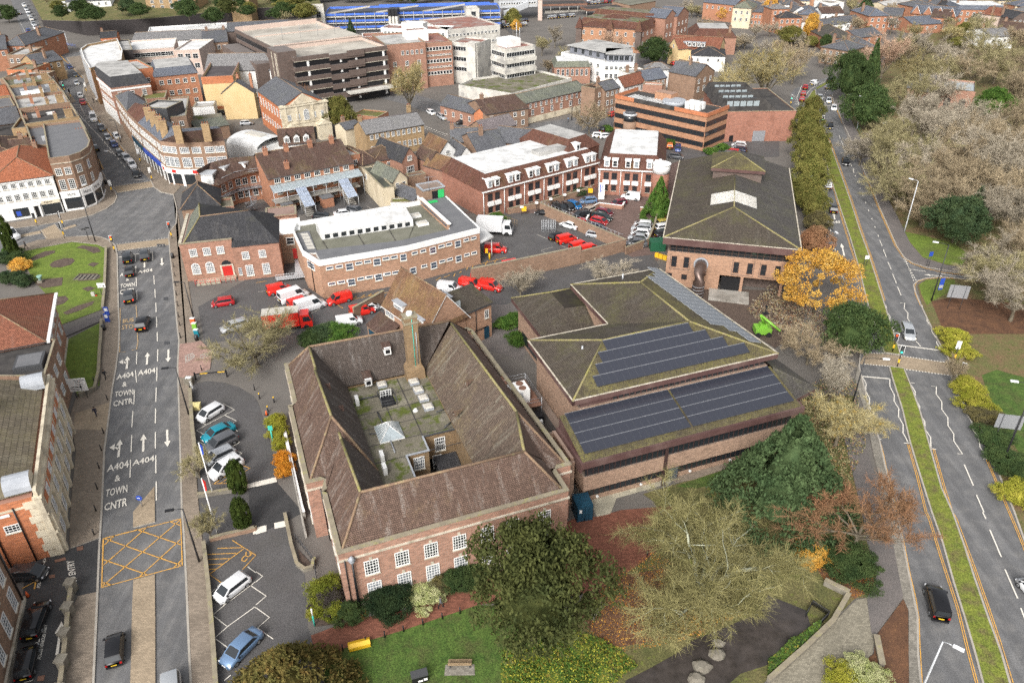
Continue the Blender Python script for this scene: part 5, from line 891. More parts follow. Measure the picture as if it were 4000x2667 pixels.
b.win('f',[9.2,12.6],5.3,1.5,1.1,4,3);b.win('f',[6.5],6.0,1.5,2.2,3,4);m=MB();m.box(0,-.05,7.55,W_-.4,0,7.85)
b.add('brick_band',m,'stone');m=MB()
for k in range(8):m.box(W_-1.2-(k%2)*.35,-.12,k*1.05,W_-.4,-.01,k*1.05+.95)
b.add('quoin',m,'stone');b.add('drainpipe',MB().tube([(13.4,-.1,.1),(13.4,-.1,8)],.09,5).tube([(10.9,-.1,.1),(10.9,-.1,8)],.09,5),'black')
m=MB();rg=12.2;m.poly([(-6,.4,rg),(10,.6,rg),(W_-.8,.6,z+.5),(W_-.8,b.d-.5,z+.5),(7,b.d-1,rg+.6),(-6,b.d-1,rg+.6)]);b.add('roof',MB().poly([(W_-.7,.5,z+.3),(W_-.7,b.d-.4,z+.3),(8,b.d-1.5,rg),(8,5,rg)]).poly([(W_-.7,.5,z+.3),(8,5,rg),(-4,5,rg),(-4,.5,z+.3)]).poly([(8,5,rg),(8,b.d-1.5,rg),(-4,b.d-1.5,rg),(-4,5,rg)]).poly([(W_-.7,b.d-.4,z+.3),(-4,b.d-.4,z+.3),(-4,b.d-1.5,rg),(8,b.d-1.5,rg)]),'tile_slabs')
for v in(1.6,b.d-1.6):
 m=MB();P=[(W_-.3-0.0,v+1.3*math.cos(t_),z+.6+1.6*math.sin(t_))for t_ in[math.pi*i/8 for i in range(9)]]
 for i in range(8):a_,c_=P[i],P[i+1];m.poly([a_,c_,(c_[0]-2.6,c_[1],c_[2]),(a_[0]-2.6,a_[1],a_[2])])
 m.poly(P,1);b.add('dormer',m,['lead','stone'])
m=MB();u,v=9.2,b.d*.62;m.box(u-.7,v-.9,rg-.8,u+.7,v+.9,rg+1.6)
for k in range(4):m.cyl(u-.4+.8*(k%2),v-.4+.8*(k//2),rg+1.6,rg+3.0,.22,.18,8,1)
b.add('chimney',m,['dark_grey','white']);b.box('wall_sign',12.0,-.06,7.0,12.9,0,7.35,'white')
b2=PB('flat dark roofed link block with big black rooflight beside the police station',[tt(0,2,420,345),tt(0,2,520,0),*V(-60,790),*V(-60,870)],8.0,'brick_brown','felt_dark',.5)
u0,v0=b2.loc(tt(0,2,280,200),8.2);m=MB();m.box(u0-1.9,v0-1.8,8.0,u0+1.9,v0+1.8,8.8);b2.add('rooflight',m,'dark_grey');m=MB();m.poly([(u0-1.6,v0-1.5,8.83),(u0+1.6,v0-1.5,8.83),(u0+1.6,v0+1.5,8.83),(u0-1.6,v0+1.5,8.83)]);b2.add('rooflight_glass',m,'felt_grey')
wrun(b2,0,1,3,[6.2,3.0],1.4,1.5,3,3,'white','glass_blue')
z=8.6;se=E(tt(0,1,395,1560),z);ne=E(tt(0,1,470,1140),z);dv=ne-se;an=math.degrees(math.atan2(dv.y,dv.x))-90;u_=Vector((dv.y,-dv.x,0)).normalized();W_=17
b=B('brown brick building with hipped red tile roof and white gutter beside the flower beds',se-u_*W_,an,W_,dv.length,cat='office building');b.walls('brick_red',z);b.hip(z,z+4.2,'tile_red',ov=.5);b.box('gutter',W_+.45,-.5,z-.25,W_+.9,b.d+.5,z+.05,'white');b.win('r',fr(4,.4,b.d-.4),[6.9,3.6],1.5,1.7,2,4,'white','glass_blue')
m=MB();m.box(W_,0,5.1,W_+.1,b.d,5.3);m.box(W_,0,0,W_+.12,b.d,.6);b.add('cornice',m,'stone_trim')
p0,p1=E(tt(0,3,40,1640)),E(tt(0,3,222,800));dv=p1-p0;an=math.degrees(math.atan2(dv.y,dv.x))-90;u_=Vector((dv.y,-dv.x,0)).normalized()
b=B('brown brick wing with tall sash windows beside the police parking bays',p0-u_*14-dv*.6,an,14,dv.length*1.6,cat='office building');b.walls('brick_brown',7.6);b.flat(7.6,'felt_dark','brick_brown');b.win('r',fr(5,1,b.d-.6),2.6,1.35,2.6,3,5,'white','glass_net');b.win('r',fr(5,1,b.d-.6),5.9,1.35,1.7,3,4,'white','glass_net');b.box('plinth',14,0,0,14.25,b.d,.5,'stone_trim');b.add('drainpipe',MB().tube([(14.1,b.d-.5,.2),(14.1,b.d-.5,7.4)],.09,5),'black')
b=H('white rendered shops with orange tiled roof, small pane windows and a pedimented door',tt(0,1,-120,125),tt(0,1,478,42),tt(0,0,300,1380),8.8,'render_white','tile_orange','hip',3.2,f=[(7,7.6,1.1,1.2,3,4),(7,5.0,1.15,1.5,3,4)],name='shop',cat='shop',cop='white')
w=b.w;m=MB();m.box(-.1,-.25,8.4,w+.1,0,8.75);b.add('cornice',m,'white')
b.box('shopfront',w*.23,-.06,.5,w*.47,.0,2.5,'glass');b.box('shopfront',w*.69,-.08,.2,w*.985,0,2.5,'glass');m=MB();m.box(w*.69,-.18,2.6,w*.99,0,3.35);b.add('sign_board',m,'stone');wall_text(b,'Kappad','f',w*.74,w*.87,2.75,3.25,'dark_frame',off=.2)
m=MB();m.box(w*.535,-.5,0,w*.56,0,2.7);m.box(w*.64,-.5,0,w*.665,0,2.7);m.prism([(w*.53,-.6),(w*.67,-.6),(w*.67,0),(w*.53,0)],2.7,2.9);m.poly([(w*.52,-.6,2.9),(w*.68,-.6,2.9),(w*.6,-.6,3.7)]);m.poly([(w*.52,-.6,2.9),(w*.6,-.6,3.7),(w*.6,0,3.7),(w*.52,0,2.9)]);m.poly([(w*.68,-.6,2.9),(w*.6,-.6,3.7),(w*.6,0,3.7),(w*.68,0,2.9)]);m.box(w*.57,-.04,0,w*.63,.0,2.4,1);b.add('porch',m,['white','black']);m=MB();m.box(w*.27,-.07,.8,w*.34,-.062,1.9);b.add('poster',m,'blue_sign')
zt=11.9;b=PB('curved brown brick corner block of three storeys above a white estate agent shop front',[tt(0,0,452,1478),tt(0,0,640,1455),tt(0,0,745,1420),tt(0,0,815,1370),tt(0,0,835,1310),tt(0,0,745,1120),tt(0,0,400,1160)],zt,'brick_brown','felt_grey',.6,name='corner_shop',cat='shop')
n_=len(b.L);m=MB();g=MB();tr=MB()
for i in range(4):
 a,c=Vector((*b.L[i],0)),Vector((*b.L[i+1],0));d=(c-a).normalized();q=Vector((d.y,-d.x,0));m.prism([(p.x,p.y)for p in(a+q*.3,c+q*.3,c,a)],3.1,4.7);m.prism([(p.x,p.y)for p in(a+q*.2,a+d*.5+q*.2,a+d*.5,a)],0,3.1);m.prism([(p.x,p.y)for p in(a+q*.2,c+q*.2,c,a)],0,.5);g.prism([(p.x,p.y)for p in(a+q*.1+d*.5,c+q*.1,c,a+d*.5)],.5,3.1);tr.prism([(p.x,p.y)for p in(a+q*.12,c+q*.12,c,a)],zt-.9,zt-.75)
b.add('shopfront',m,'white');b.add('shopfront_glass',g,'glass');b.add('cornice',tr,'stone_trim')
wrun(b,0,1,2,9.2,1.3,1.6,3,4);wrun(b,0,1,2,6.2,1.3,2.3,3,5);wrun(b,1,2,1,9.2,1.3,1.7,3,4);wrun(b,1,2,1,6.3,1.3,2.3,3,5);wrun(b,2,3,1,[9.2,6.2],1.1,1.9,3,5);wrun(b,4,5,4,[9.2,6.2],1.2,1.8,3,4)
for i,(s0,s1)in((0,(.35,.75)),(1,(.2,.85)),(2,(.2,.85))):
 a,c=Vector((*b.L[i],0)),Vector((*b.L[i+1],0));d=(c-a);L=d.length;d.normalize();q=Vector((d.y,-d.x,0));me=text_mesh('Hurst',.005);xs=[v.co.x for v in me.vertices];X0,X1=min(xs),max(xs)
 for v in me.vertices:v.co=((v.co.x-X0)/(X1-X0)*L*(s1-s0),0,v.co.y*1.15)
 me.materials.append(M['dark_grey']);p=a+d*L*s0+q*.33;link('lettering',me,b.r,(p.x,p.y,3.55),math.atan2(d.y,d.x))
rng=random.Random(7)
tw=[((0,0,850,1300),(0,0,735,1100)),((0,0,735,1100),(0,0,650,965)),((0,0,650,965),(0,0,585,860)),((0,0,585,860),(0,0,500,760)),((0,0,500,760),(0,0,430,690))]
names=['brown brick terrace with grey felt roof and stacks just behind the curved corner shop','brown brick terrace with wet flat roof and a yellow gable, second from the curved corner','terrace with pale patched roof and tall stacks, opposite the white van in the queue','terrace with long white rooflight, opposite the traffic island on the far street','terrace with red parapet wall at the far street junction']
rm=['felt_grey','felt_dark','felt_pale','felt_grey','felt_moss'];zs_=[8.5,9.0,9.5,8.5,8]
for i,(p,q)in enumerate(tw):
 z=zs_[i];a=E(tt(*p),z);c=E(tt(*q),z);d=c-a;L=d.length;ang=math.degrees(math.atan2(d.y,d.x))-90;u_=Vector((d.y,-d.x,0)).normalized();Wd=13
 b=B(names[i],a-u_*Wd,ang,Wd,L,name='terrace',cat='terrace');b.walls('brick_brown',z);b.flat(z,rm[i],'brick_yellow' if i%2 else 'brick_brown',ph=.9)
 for k in range(3):x=2.5+k*3.6;y=L*rng.uniform(.1,.9);b.box('roof_box',x,y-1.0,z,x+rng.uniform(1.2,2.6),y+.6,z+rng.uniform(.4,1.1),rng.choice(['pale_metal','felt_pale','lead','white']))
 b.chim(Wd-2.2,.6,z-.5,z+3.2,1.9,.8,'brick_yellow',3);b.chim(Wd-5.6,L-.7,z-.5,z+2.8,.8,1.6,'brick_yellow',2);b.chim(4,L*.5,z-.5,z+2.4,.8,1.2,'brick_orange',2)
 if i==3:m=MB();m.poly([(2,.6,z+.4),(8,.6,z+.4),(8,2.6,z+1.7),(2,2.6,z+1.7)]);m.poly([(2,4.6,z+.4),(8,4.6,z+.4),(8,2.6,z+1.7),(2,2.6,z+1.7)]);b.add('rooflight',m,'roof_white')
 b.win('r',fr(3,.3,L-.3),[6.6,4.2],1.2,1.6,2,3);b.box('shopfront',Wd,.4,.3,Wd+.1,L-.4,2.8,'glass')
 hz=z-2.6;bb=B(names[i].split(' ')[0]+' rear range of the '+['first','second','third','fourth','fifth'][i]+' terrace counted from the curved corner shop',a-u_*(Wd+13),ang,12.6,L,name='rear_range',cat='terrace')
 wl=['brick_yellow','brick_orange','brick_brown','brick_yellow','brick_orange'][i];bb.walls(wl,hz)
 if i in(0,):bb.hip(hz,hz+3,'tile_brown')
 elif i in(2,4):bb.gable(hz,hz+2.6,['','','slate','','tile_orange'][i],wl,axis='u')
 else:bb.flat(hz,['','felt_dark','','felt_grey',''][i],wl,ph=.6)
 bb.chim(6,L*.6,hz-.5,hz+3.4,.8,1.3,'brick_orange',2);bb.win('f',[3,7],hz-1.6,1.1,1.4,2,2);bb.box('roof_box',2,1,hz+.02,5,3,hz+.9,'felt_pale')
for lb,A,Bp,C,z,wl,rf,kd,ri in(('red brick shop with grey gable and white window north of the far junction',(190,560),(330,590),(300,490),7,'brick_yellow','slate','gablev',2.6),('orange brick house with slate roof on the uphill street corner',(20,420),(225,420),(200,300),8,'brick_orange','slate','hip',3),('orange fronted flat roofed shop beside the grey gabled one',(60,655),(290,655),(270,590),6.5,'brick_bright','felt_moss','flat',1),('pale flat roofed block behind the orange fronted shop',(0,740),(330,740),(290,665),6,'brick_brown','felt_pale','flat',1),('brown house with flat roof and stack up the far street',(60,520),(250,515),(230,450),8,'brick_brown','felt_pale','flat',1),('dark slated house at the frame edge on the uphill street',(-160,470),(60,450),(40,340),8,'brick_orange','slate','gable',3)):
 H(lb,tt(0,0,*A),tt(0,0,*Bp),tt(0,0,*C),z,wl,rf,kd,ri,f=[(3,z-1.6,1.1,1.5)],r=[(3,z-1.6,1.1,1.5)],ch=[(.8,.5)],cat='house')
for lb,A,Bp,C,z,wl,rf,kd,ri in(('brown tiled barn roofed house beside the white parked car',(100,1420),(330,1390),(300,1310),6.5,'brick_yellow','tile_brown','gable',2.5),('dark red hipped roof house right behind the white shops',(150,1560),(430,1545),(410,1420),7.2,'brick_orange','tile_brown','hip',3.5),('yellow brick wall house with black wet roof',(110,1200),(330,1180),(310,1090),8.0,'brick_yellow','felt_dark','flat',1),('small slate shed roofs at the frame edge',(-60,1130),(110,1120),(100,1060),6.0,'brick_brown','slate','gable',1.6),('low red roofed outbuilding at the frame edge',(-160,1540),(90,1520),(60,1400),4.6,'brick_orange','tile_red','gable',1.8)):
 H(lb,tt(0,0,*A),tt(0,0,*Bp),tt(0,0,*C),z,wl,rf,kd,ri,f=[(2,z-1.8,1.1,1.5)],r=[(2,z-1.8,1.0,1.4)],ch=[(.5,.5)])
z=10.4;K=lambda x,y:(400+x*500/974,180+y*500/974)
b=PB('long curved brown brick block with white windows, slate roof and a row of five stacks',[K(930,735),K(760,745),K(560,748),K(440,735),K(405,705),K(270,595),K(185,510),K(250,440),K(420,540),K(600,640),K(870,620)],z,'brick_brown','slate_dark',.4,name='shop_block',cat='shop')
m=MB();zr=z+3.4
Rp=[b.loc(K(*p),zr)for p in((900,625),(600,655),(480,600),(360,500),(300,445))];Lw=b.L;r_=[(*p,zr)for p in Rp];e_=[(*p,z+.35)for p in Lw]
m.poly([e_[0],e_[1],e_[2],r_[1],r_[0]],1);m.poly([e_[2],e_[3],r_[1]],1);m.poly([e_[3],e_[4],r_[2],r_[1]]);m.poly([e_[4],e_[5],r_[3],r_[2]]);m.poly([e_[5],e_[6],r_[4],r_[3]],2);m.poly([e_[6],e_[7],r_[4]],2);m.poly([e_[7],e_[8],r_[2],r_[3],r_[4]]);m.poly([e_[8],e_[9],r_[1],r_[2]]);m.poly([e_[9],e_[10],r_[0],r_[1]]);b.add('roof',m,['slate_blue','tile_brown','tile_mans'])
for x,y in((580,655),(470,615),(435,580),(392,545),(355,510),(795,640)):u,v=b.loc(K(x,y+20),z+3);b.chim(u,v,z+1,z+5.2,1.7,1.0,'brick_yellow',3)
wrun(b,0,1,2,8.9,2.2,1.5,5,3,gl='glass_net');wrun(b,1,2,2,8.9,2.2,1.5,5,3,gl='glass_net');wrun(b,2,3,3,8.9,1.4,1.6,3,3,gl='glass_net');wrun(b,0,1,2,5.9,2.2,2.4,5,4,gl='glass_net');wrun(b,1,2,2,5.9,2.2,2.4,5,4,gl='glass_net');wrun(b,2,3,3,5.9,1.4,2.4,3,4,gl='glass_net');wrun(b,3,4,2,[8.9,5.9],1.3,1.8,3,3);wrun(b,4,5,9,8.9,1.3,1.6,3,3);wrun(b,4,5,9,6,1.3,2.1,3,4);wrun(b,5,6,6,[8.9,6],1.3,1.7,3,3)
m=MB();g=MB();rd_=MB()
for i in range(7):
 a,c=Vector((*b.L[i],0)),Vector((*b.L[i+1],0));d=(c-a).normalized();q=Vector((d.y,-d.x,0))*b.sg;g.prism([(p.x,p.y)for p in(a+q*.1,c+q*.1,c,a)],.4,3.0);m.prism([(p.x,p.y)for p in(a+q*.3,c+q*.3,c,a)],3.0,4.2,0 if i<4 else[0,1,2][i%3]);L=(c-a).length
 for k in range(int(L/3)+1):p=a+d*k*3;m.prism([(s.x,s.y)for s in(p+q*.22,p+d*.4+q*.22,p+d*.4,p)],0,3)
 if i<4:p=a+d*L*.5;rd_.prism([(s.x,s.y)for s in(p+q*.35-d*.6,p+q*.35+d*.6,p+d*.6,p-d*.6)],3.2,4.0)
b.add('shopfront',m,['white','blue_sign','cont_blue']);b.add('shopfront_glass',g,'glass');b.add('sign_board',rd_,'red')
b=PB('brick shop with pyramid slate roof along the far street pavement',[K(185,505),K(95,385),K(150,360),K(330,405),K(345,440)][::1],10,'brick_brown','slate',.3,name='shop_block',cat='shop');u,v=b.loc(K(200,345),13);m=MB()
for i in range(5):m.poly([(*b.L[i],10.1),(*b.L[(i+1)%5],10.1),(u,v,13.2)],i%2)
b.add('roof',m,['slate','tile_brown']);wrun(b,0,1,6,[8.4,5.2],1.2,1.7,3,3)
b=PB('tall terrace block with pale flat roof over a slate mansard on the far street',[K(365,292),K(65,330),K(-40,240),K(-60,190),K(200,190)],10.6,'brick_red','slate_dark',.3,name='shop_block',cat='shop',cop='white');zr=13.2
tp=[b.loc(K(*p),zr)for p in((300,205),(55,235),(-60,150),(-30,120),(190,110))];m=MB()
for i in range(5):j=(i+1)%5;m.poly([(*b.L[i],10.9),(*b.L[j],10.9),(*tp[j],zr),(*tp[i],zr)])
m.poly([(*p,zr)for p in tp],1);b.add('roof',m,['slate_dark','felt_pale']);wrun(b,0,1,3,[8.6],1.2,1.8,3,3);wrun(b,1,2,9,[8.8,5.8],1.2,1.8,3,3);m=MB();a,c=Vector((*b.L[1],0)),Vector((*b.L[2],0));d=(c-a).normalized();q=Vector((d.y,-d.x,0))*b.sg;m.prism([(p.x,p.y)for p in(a+q*.3,c+q*.3,c,a)],10.0,10.6);m.prism([(p.x,p.y)for p in(a+q*.2,c+q*.2,c,a)],0,4);a,c=Vector((*b.L[0],0)),Vector((*b.L[1],0));d=(c-a).normalized();q=Vector((d.y,-d.x,0))*b.sg;m.prism([(p.x,p.y)for p in(a+q*.1,c+q*.1,c,a)],9.9,10.4);b.add('cornice',m,'white')
b=PB('white roofed curved front building with grey fins at the far junction',[tt(0,0,830,650),tt(0,0,775,560),tt(0,0,745,470),tt(0,0,800,430),tt(0,0,1080,375),tt(0,0,1130,480),tt(0,0,1120,570)],11,'brick_yellow','roof_white',.8,name='shop_block',cat='shop',cop='white');m=MB()
for i in(0,1):
 a,c=Vector((*b.L[i],0)),Vector((*b.L[i+1],0));d=(c-a);L=d.length;d.normalize();q=Vector((d.y,-d.x,0))*b.sg
 for k in range(int(L/1.2)):p=a+d*(k*1.2);m.prism([(s.x,s.y)for s in(p+q*.5,p+d*.25+q*.5,p+d*.25,p)],2,11.5)
b.add('fin',m,'pale_metal')
H('orange brick stair tower between the mansard block and the blue grey mansard',K(280,190),K(385,175),K(370,100),12,'brick_bright','felt_pale','flat',cat='building',name='building',f=[(1,9,1,1.3)])
H('orange brick flats with blue grey mansard, flat top and white dormer windows',K(395,238),K(722,205),K(690,130),10.3,'brick_orange','slate_blue','mans',2.4,f=[(5,8.4,1.3,1.4),(5,5,1.3,1.4),(4,2,1.3,1.4)],name='flats',cat='flats')
b=H('mossy flat roofed rear block behind the mansard terrace',K(290,420),K(480,405),K(450,355),7.5,'brick_red','sedum','flat',name='building',cat='building')
b=H('brown brick rear wing with pale roof, black dormer and drainpipes',K(470,560),K(640,545),K(590,400),9,'brick_brown','felt_pale','flat',f=[(2,7.6,1.2,1.3),(2,4.8,1.2,1.4)],name='building',cat='building')
b=H('pale topped attic block behind the row of five stacks',K(290,480),K(490,490),K(470,425),11.5,'dark_grey','felt_pale','flat',f=[(1,10.4,1.6,1.6)],name='building',cat='building')
b=H('big buff walled hall with orange base and long grey pitched roof',tt(0,0,1850,735),tt(0,0,2140,720),tt(0,0,1780,560),10,'render_buff','tile_lilac','flat',ph=.8,name='hall',cat='hall',cop='brick_orange');m=MB();w,d=b.w,b.d;m.box(-.02,-.05,0,w,0,1.6);m.box(-.02,-.05,8.6,w,0,10.8);b.add('brick_band',m,'brick_bright')
b=H('long grey roofed white shed behind the buff hall',tt(0,0,1880,650),tt(0,0,2560,640),tt(0,0,1760,570),9,'render_white','slate_light','gable',4.0,name='hall',cat='hall')
H('white single storey workshop with white roof in the yard below the buff hall',K(690,480),K(850,470),K(840,430),3.5,'render_white','felt_pale','flat',name='workshop',cat='workshop')
H('low garage with mossy sloping roof behind the curved brown block',K(670,590),K(910,565),K(880,535),3.6,'concrete','felt_moss','mono',.8,name='garage',cat='garage')
H('garage with grey shingle roof beside the moss roofed one',K(725,640),K(960,600),K(940,560),3.8,'brick_brown','slate_green','mono',1.2,name='garage',cat='garage')
b=H('white barrel roofed hall behind the long orange terrace',tt(0,0,2080,1310),tt(0,0,2360,1380),tt(0,0,2230,1190),4.5,'render_white','roof_white','none',name='hall',cat='hall');m=MB();w,d=b.w,b.d
for k in range(8):a0,a1=math.pi*k/8,math.pi*(k+1)/8;m.poly([(0,d/2-d/2*math.cos(a0),4.5+1.8*math.sin(a0)),(w,d/2-d/2*math.cos(a0),4.5+1.8*math.sin(a0)),(w,d/2-d/2*math.cos(a1),4.5+1.8*math.sin(a1)),(0,d/2-d/2*math.cos(a1),4.5+1.8*math.sin(a1))])
b.add('roof',m,'roof_white');b.box('rooflight',3,d*.4,6.2,w-3,d*.6,6.6,'rooflight')
H('pink panelled concrete offices with ribbon windows and rooftop plant',tt(0,0,1140,480),tt(0,0,1600,450),tt(0,0,1250,385),8.5,'render_pink','roof_white','flat',f=[(9,7,1.9,1.5),(9,3.5,1.9,1.5)],name='office_building',cat='office building',cop='conc_panel')
H('pink panelled office wing with white blinds beside the bare tree',tt(0,0,1605,475),tt(0,0,1830,470),tt(0,0,1640,380),8.5,'render_pink','roof_white','flat',f=[(3,6.8,2,1.8),(3,3.4,2,1.8)],name='office_building',cat='office building',cop='conc_panel')
H('brown brick box with black cladding beside the white curved roof',tt(0,0,1110,480),tt(0,0,1220,470),tt(0,0,1200,375),10.5,'brick_black','felt_pale','flat',name='building',cat='building')
H('long grey roofed warehouse below the dark retaining wall',tt(0,0,1210,390),tt(0,0,2050,350),tt(0,0,1260,310),6,'render_white','slate_light','gable',2.0,name='warehouse',cat='warehouse');H('white flat roofed warehouse against the dark retaining wall',tt(0,0,1360,310),tt(0,0,2300,250),tt(0,0,1350,265),5,'render_white','roof_white','flat',name='warehouse',cat='warehouse',cop='white')
H('brown brick house with white windows beside the parking deck',tt(0,0,1860,395),tt(0,0,2090,380),tt(0,0,1880,300),8,'brick_brown','slate','gable',2.5,f=[(4,6,1.3,1.6),(4,2.6,1.3,1.8)],ch=[(.2,.5),(.9,.5)]);H('small orange brick office with white door under the dark wall',tt(0,0,920,350),tt(0,0,1070,340),tt(0,0,930,305),4,'brick_bright','slate_dark','gable',1.5,f=[(2,2.2,1.4,1.5)],ch=[(.1,.5)])
H('slate roofed hall with rooflights beside the white warehouse',tt(0,0,2090,290),tt(1,0,300,260),tt(0,0,2110,240),7,'brick_dark','slate','gable',2.5,name='warehouse',cat='warehouse')
D0=lambda*a:tt(0,0,*a);D1=lambda*a:tt(1,0,*a);D2=lambda*a:tt(2,0,*a);D3=lambda*a:tt(3,0,*a);F1=lambda*a:tt(1,1,*a);F2=lambda*a:tt(2,1,*a);F0=lambda*a:tt(0,1,*a)
z=10.2;b=H('orange brick hall with slate roof and cream classical front with pediment',D1(232,985),D1(632,925),D1(0,830),z,'brick_bright','slate','gablev',3.2,l=[(8,7.6,1.0,2.2,2,4),(9,3.2,1.0,1.6,2,3)],name='hall',cat='hall');w=b.w
b.poly('front',[(-.4,-.5),(w+.4,-.5),(w+.4,.6),(-.4,.6)],0,z+.3,'stone');m=MB();m.prism([(-.7,-.8),(w+.7,-.8),(w+.7,.6),(-.7,.6)],z-.3,z+.1);m.faces([(w*.18,-.7,z+.3),(w*.82,-.7,z+.3),(w*.5,-.7,z+2.9),(w*.18,.6,z+.3),(w*.82,.6,z+.3),(w*.5,.6,z+2.9)],[(0,1,2),(0,2,5,3),(2,1,4,5)]);m.box(-.5,-.65,5.1,w+.5,-.5,5.4)
for x in(.5,w*.3,w*.66,w-1):m.box(x,-.68,5.4,x+.5,-.5,z-.3)
b.add('pediment',m,'stone');b.win('f',[w*.13,w*.33,w*.7,w*.9],7.0,1.0,1.6,2,4,gl='glass_net',uv=(0,-.55,w,5));b.win('f',[w*.52],7.0,1.5,2.2,4,5,gl='glass_net',uv=(0,-.55,w,5),arch=True)
for x in(-.3,w*.72):m=MB();m.box(x,-2.6,0,x+w*.3,-.5,4.4);m.faces([(x-.2,-2.8,4.4),(x+w*.3+.2,-2.8,4.4),(x+w*.15,-2.8,5.6),(x-.2,-.5,4.4),(x+w*.3+.2,-.5,4.4),(x+w*.15,-.5,5.6)],[(0,1,2),(0,2,5,3),(2,1,4,5)]);b.add('porch',m,'stone')
b.box('doorway',w*.33,-.6,0,w*.7,-.5,3.6,'black')
H('cream and orange panelled hall flank with slate roof and brick piers',D0(2330,850),(1000,350),D0(2145,735),8,'render_buff','slate','gable',3.5,l=[],name='hall',cat='hall',ch=[(.95,.1),(.99,.5)],chm='brick_orange')
z=15.2;A,Bp=D1(355,560),D1(1195,450);b=H('dark brown brick multi storey car park with open decks and pale roof parking',A,Bp,D1(-420,320),z,'black','deck_park','none',name='car_park_building',cat='car park');w,d=b.w,b.d
lv=[0,3.1,6.1,9.1,12.1];m=MB();c_=MB();wh=MB();fl=MB()
for i,q in enumerate(lv[1:]+[z]):
 zb,ze=q-.3,q+1.0
 for a in((-.3,-.3,w*.36,.1),(w*.74,-.3,w+.3,.1),(-.3,.1,.1,d),(w-.1,.1,w+.3,d)):m.box(a[0],a[1],zb,a[2],a[3],ze)
 m.box(w*.36,-.5,zb-1.0,w*.74,.1,ze-.6);m.box(w*.55,-.7,zb-.4,w*.74,-.5,ze+.1);c_.box(-.35,-.34,zb-.16,w*.36,.12,zb-.02);c_.box(w*.74,-.34,zb-.16,w+.35,.12,zb-.02)
 for x in(w*.12,w*.47,w*.64,w*.95):wh.box(x,-.2,zb-1.9,x+.7,.0,zb-.2)
b.add('parapet',m,'brick_dark');b.add('ledge',c_,'stone_trim');b.add('pillar',wh,'white')
b.walls('brick_dark',z+2.6,-4.5,2,1.5,12);m=MB()
for k in(3.5,4.6,7.5):m.box(-4.6,k,0,-4.5,k+.45,z+2)
b.add('stair_glazing',m,'stone_trim');dk=MB()
for i,(v0,v1,zz)in enumerate(((0,d*.3,z+.05),(d*.3,d*.62,z+1.4),(d*.62,d,z+.05))):dk.prism([(0,v0),(w,v0),(w,v1),(0,v1)],zz-.3,zz)
b.add('deck',dk,'deck_park');m=MB()
for v in(d*.3,d*.62,d-.3):m.box(0,v,z,w,v+.35,z+1.7)
for u in(0,w-.35):m.box(u,.2,z-.2,u+.35,d,z+.9)
b.add('parapet',m,'render_pink');b.box('canopy',w*.5,-3.5,3.2,w+1,-.3,3.8,'conc_panel');b.box('wall',-6,d*.35,0,0,d,z-4,'brick_dark')
lm=MB()
for k in range(4):lm.tube([(w*(.2+.2*k),d*.45,z+1.2),(w*(.2+.2*k),d*.45,z+6)],.06,4)
b.add('lamp_post',lm,'grey_metal')
z=15;b=H('tall brown brick office block with arched top windows behind the big bare tree',D1(1190,430),D1(1555,400),D1(1110,330),z,'brick_red','felt_pale','flat',f=[(5,12.5,.9,1.4,2,3,.35,.95),(3,9,1.2,1.6,2,3),(3,5,1.2,1.6)],name='office_building',cat='office building')
H('brick offices with white ribbon windows next to the tall block',D1(1550,415),D1(1800,395),D1(1500,330),14.2,'brick_red','roof_red','flat',f=[(8,12.7,1.0,1.2,1,1),(8,10.6,.9,.5,1,1),(8,8.6,1.0,1.2,1,1),(8,6.6,.9,.5,1,1),(8,4.6,1.0,1.2,1,1)],name='office_building',cat='office building')
for lb,A,Bp,C,zz,wl in(('white plant room with orange end on the brick office roof',(1385,300),(1580,285),(1420,265),17.5,'render_white'),('white plant room box behind the first on the office roofs',(1335,225),(1530,235),(1340,205),17.5,'render_white'),('brown brick stair block at the rear of the tall brick offices',(980,355),(1190,345),(1000,320),13,'brick_red')):H(lb,D1(*A),D1(*Bp),D1(*C),zz,wl,'roof_red','flat',name='plant_room',cat='building',cop='white')
z=13.4
def ribbons(b,w,d,rows,sides='frl',h=1.5,n=None,mat='glass',off=.04):
 for s in sides:
  L=w if s=='f' else d
  for q in rows:b.win(s,[L/2],q,L-.8,h,int(L/1.1),1,'white',mat,False,off=off)
b=H('white concrete stepped offices, nearer block with ribbon windows and plant on top',D1(2290,470),D2(215,430),D1(2025,450),z,'conc_panel','roof_red','flat',name='office_building',cat='office building',cop='conc_panel');ribbons(b,b.w,b.d,(11.9,8.4,5.0));b.box('roof_box',3,4,z,9,10,z+2.6,'render_white');m=MB()
for q in(9.9,6.5,3.1):m.box(-.35,-.35,q-.9,b.w+.35,b.d,q+.45)
b.add('spandrel',m,'conc_panel');b.add('aerial',MB().tube([(10,8,z),(10,8,z+7)],.12,5).tube([(12,9,z),(12,9,z+5)],.1,5),'pale_metal')
b=H('white concrete stepped offices, further block with tall stair shaft',D1(1800,400),D1(2030,420),D1(1900,350),z,'conc_panel','roof_red','flat',name='office_building',cat='office building',cop='conc_panel');ribbons(b,b.w,b.d,(11.9,8.4,5.0),'f');b.box('stair_shaft',b.w*.62,-1.2,0,b.w*.98,3,z+.8,'conc_panel')
PB('long white podium of the stepped offices with mossy deck',[D1(1860,800),D1(2351,880),D2(550,735),D2(230,660),D1(1990,740)],4.2,'conc_panel','felt_moss',.7,name='podium',cat='office building',cop='conc_panel');
H('dark ground floor range under the long white podium',D2(0,870),D2(550,770),D2(100,800),3.3,'dark_grey','felt_dark','flat',name='office_building',cat='office building')
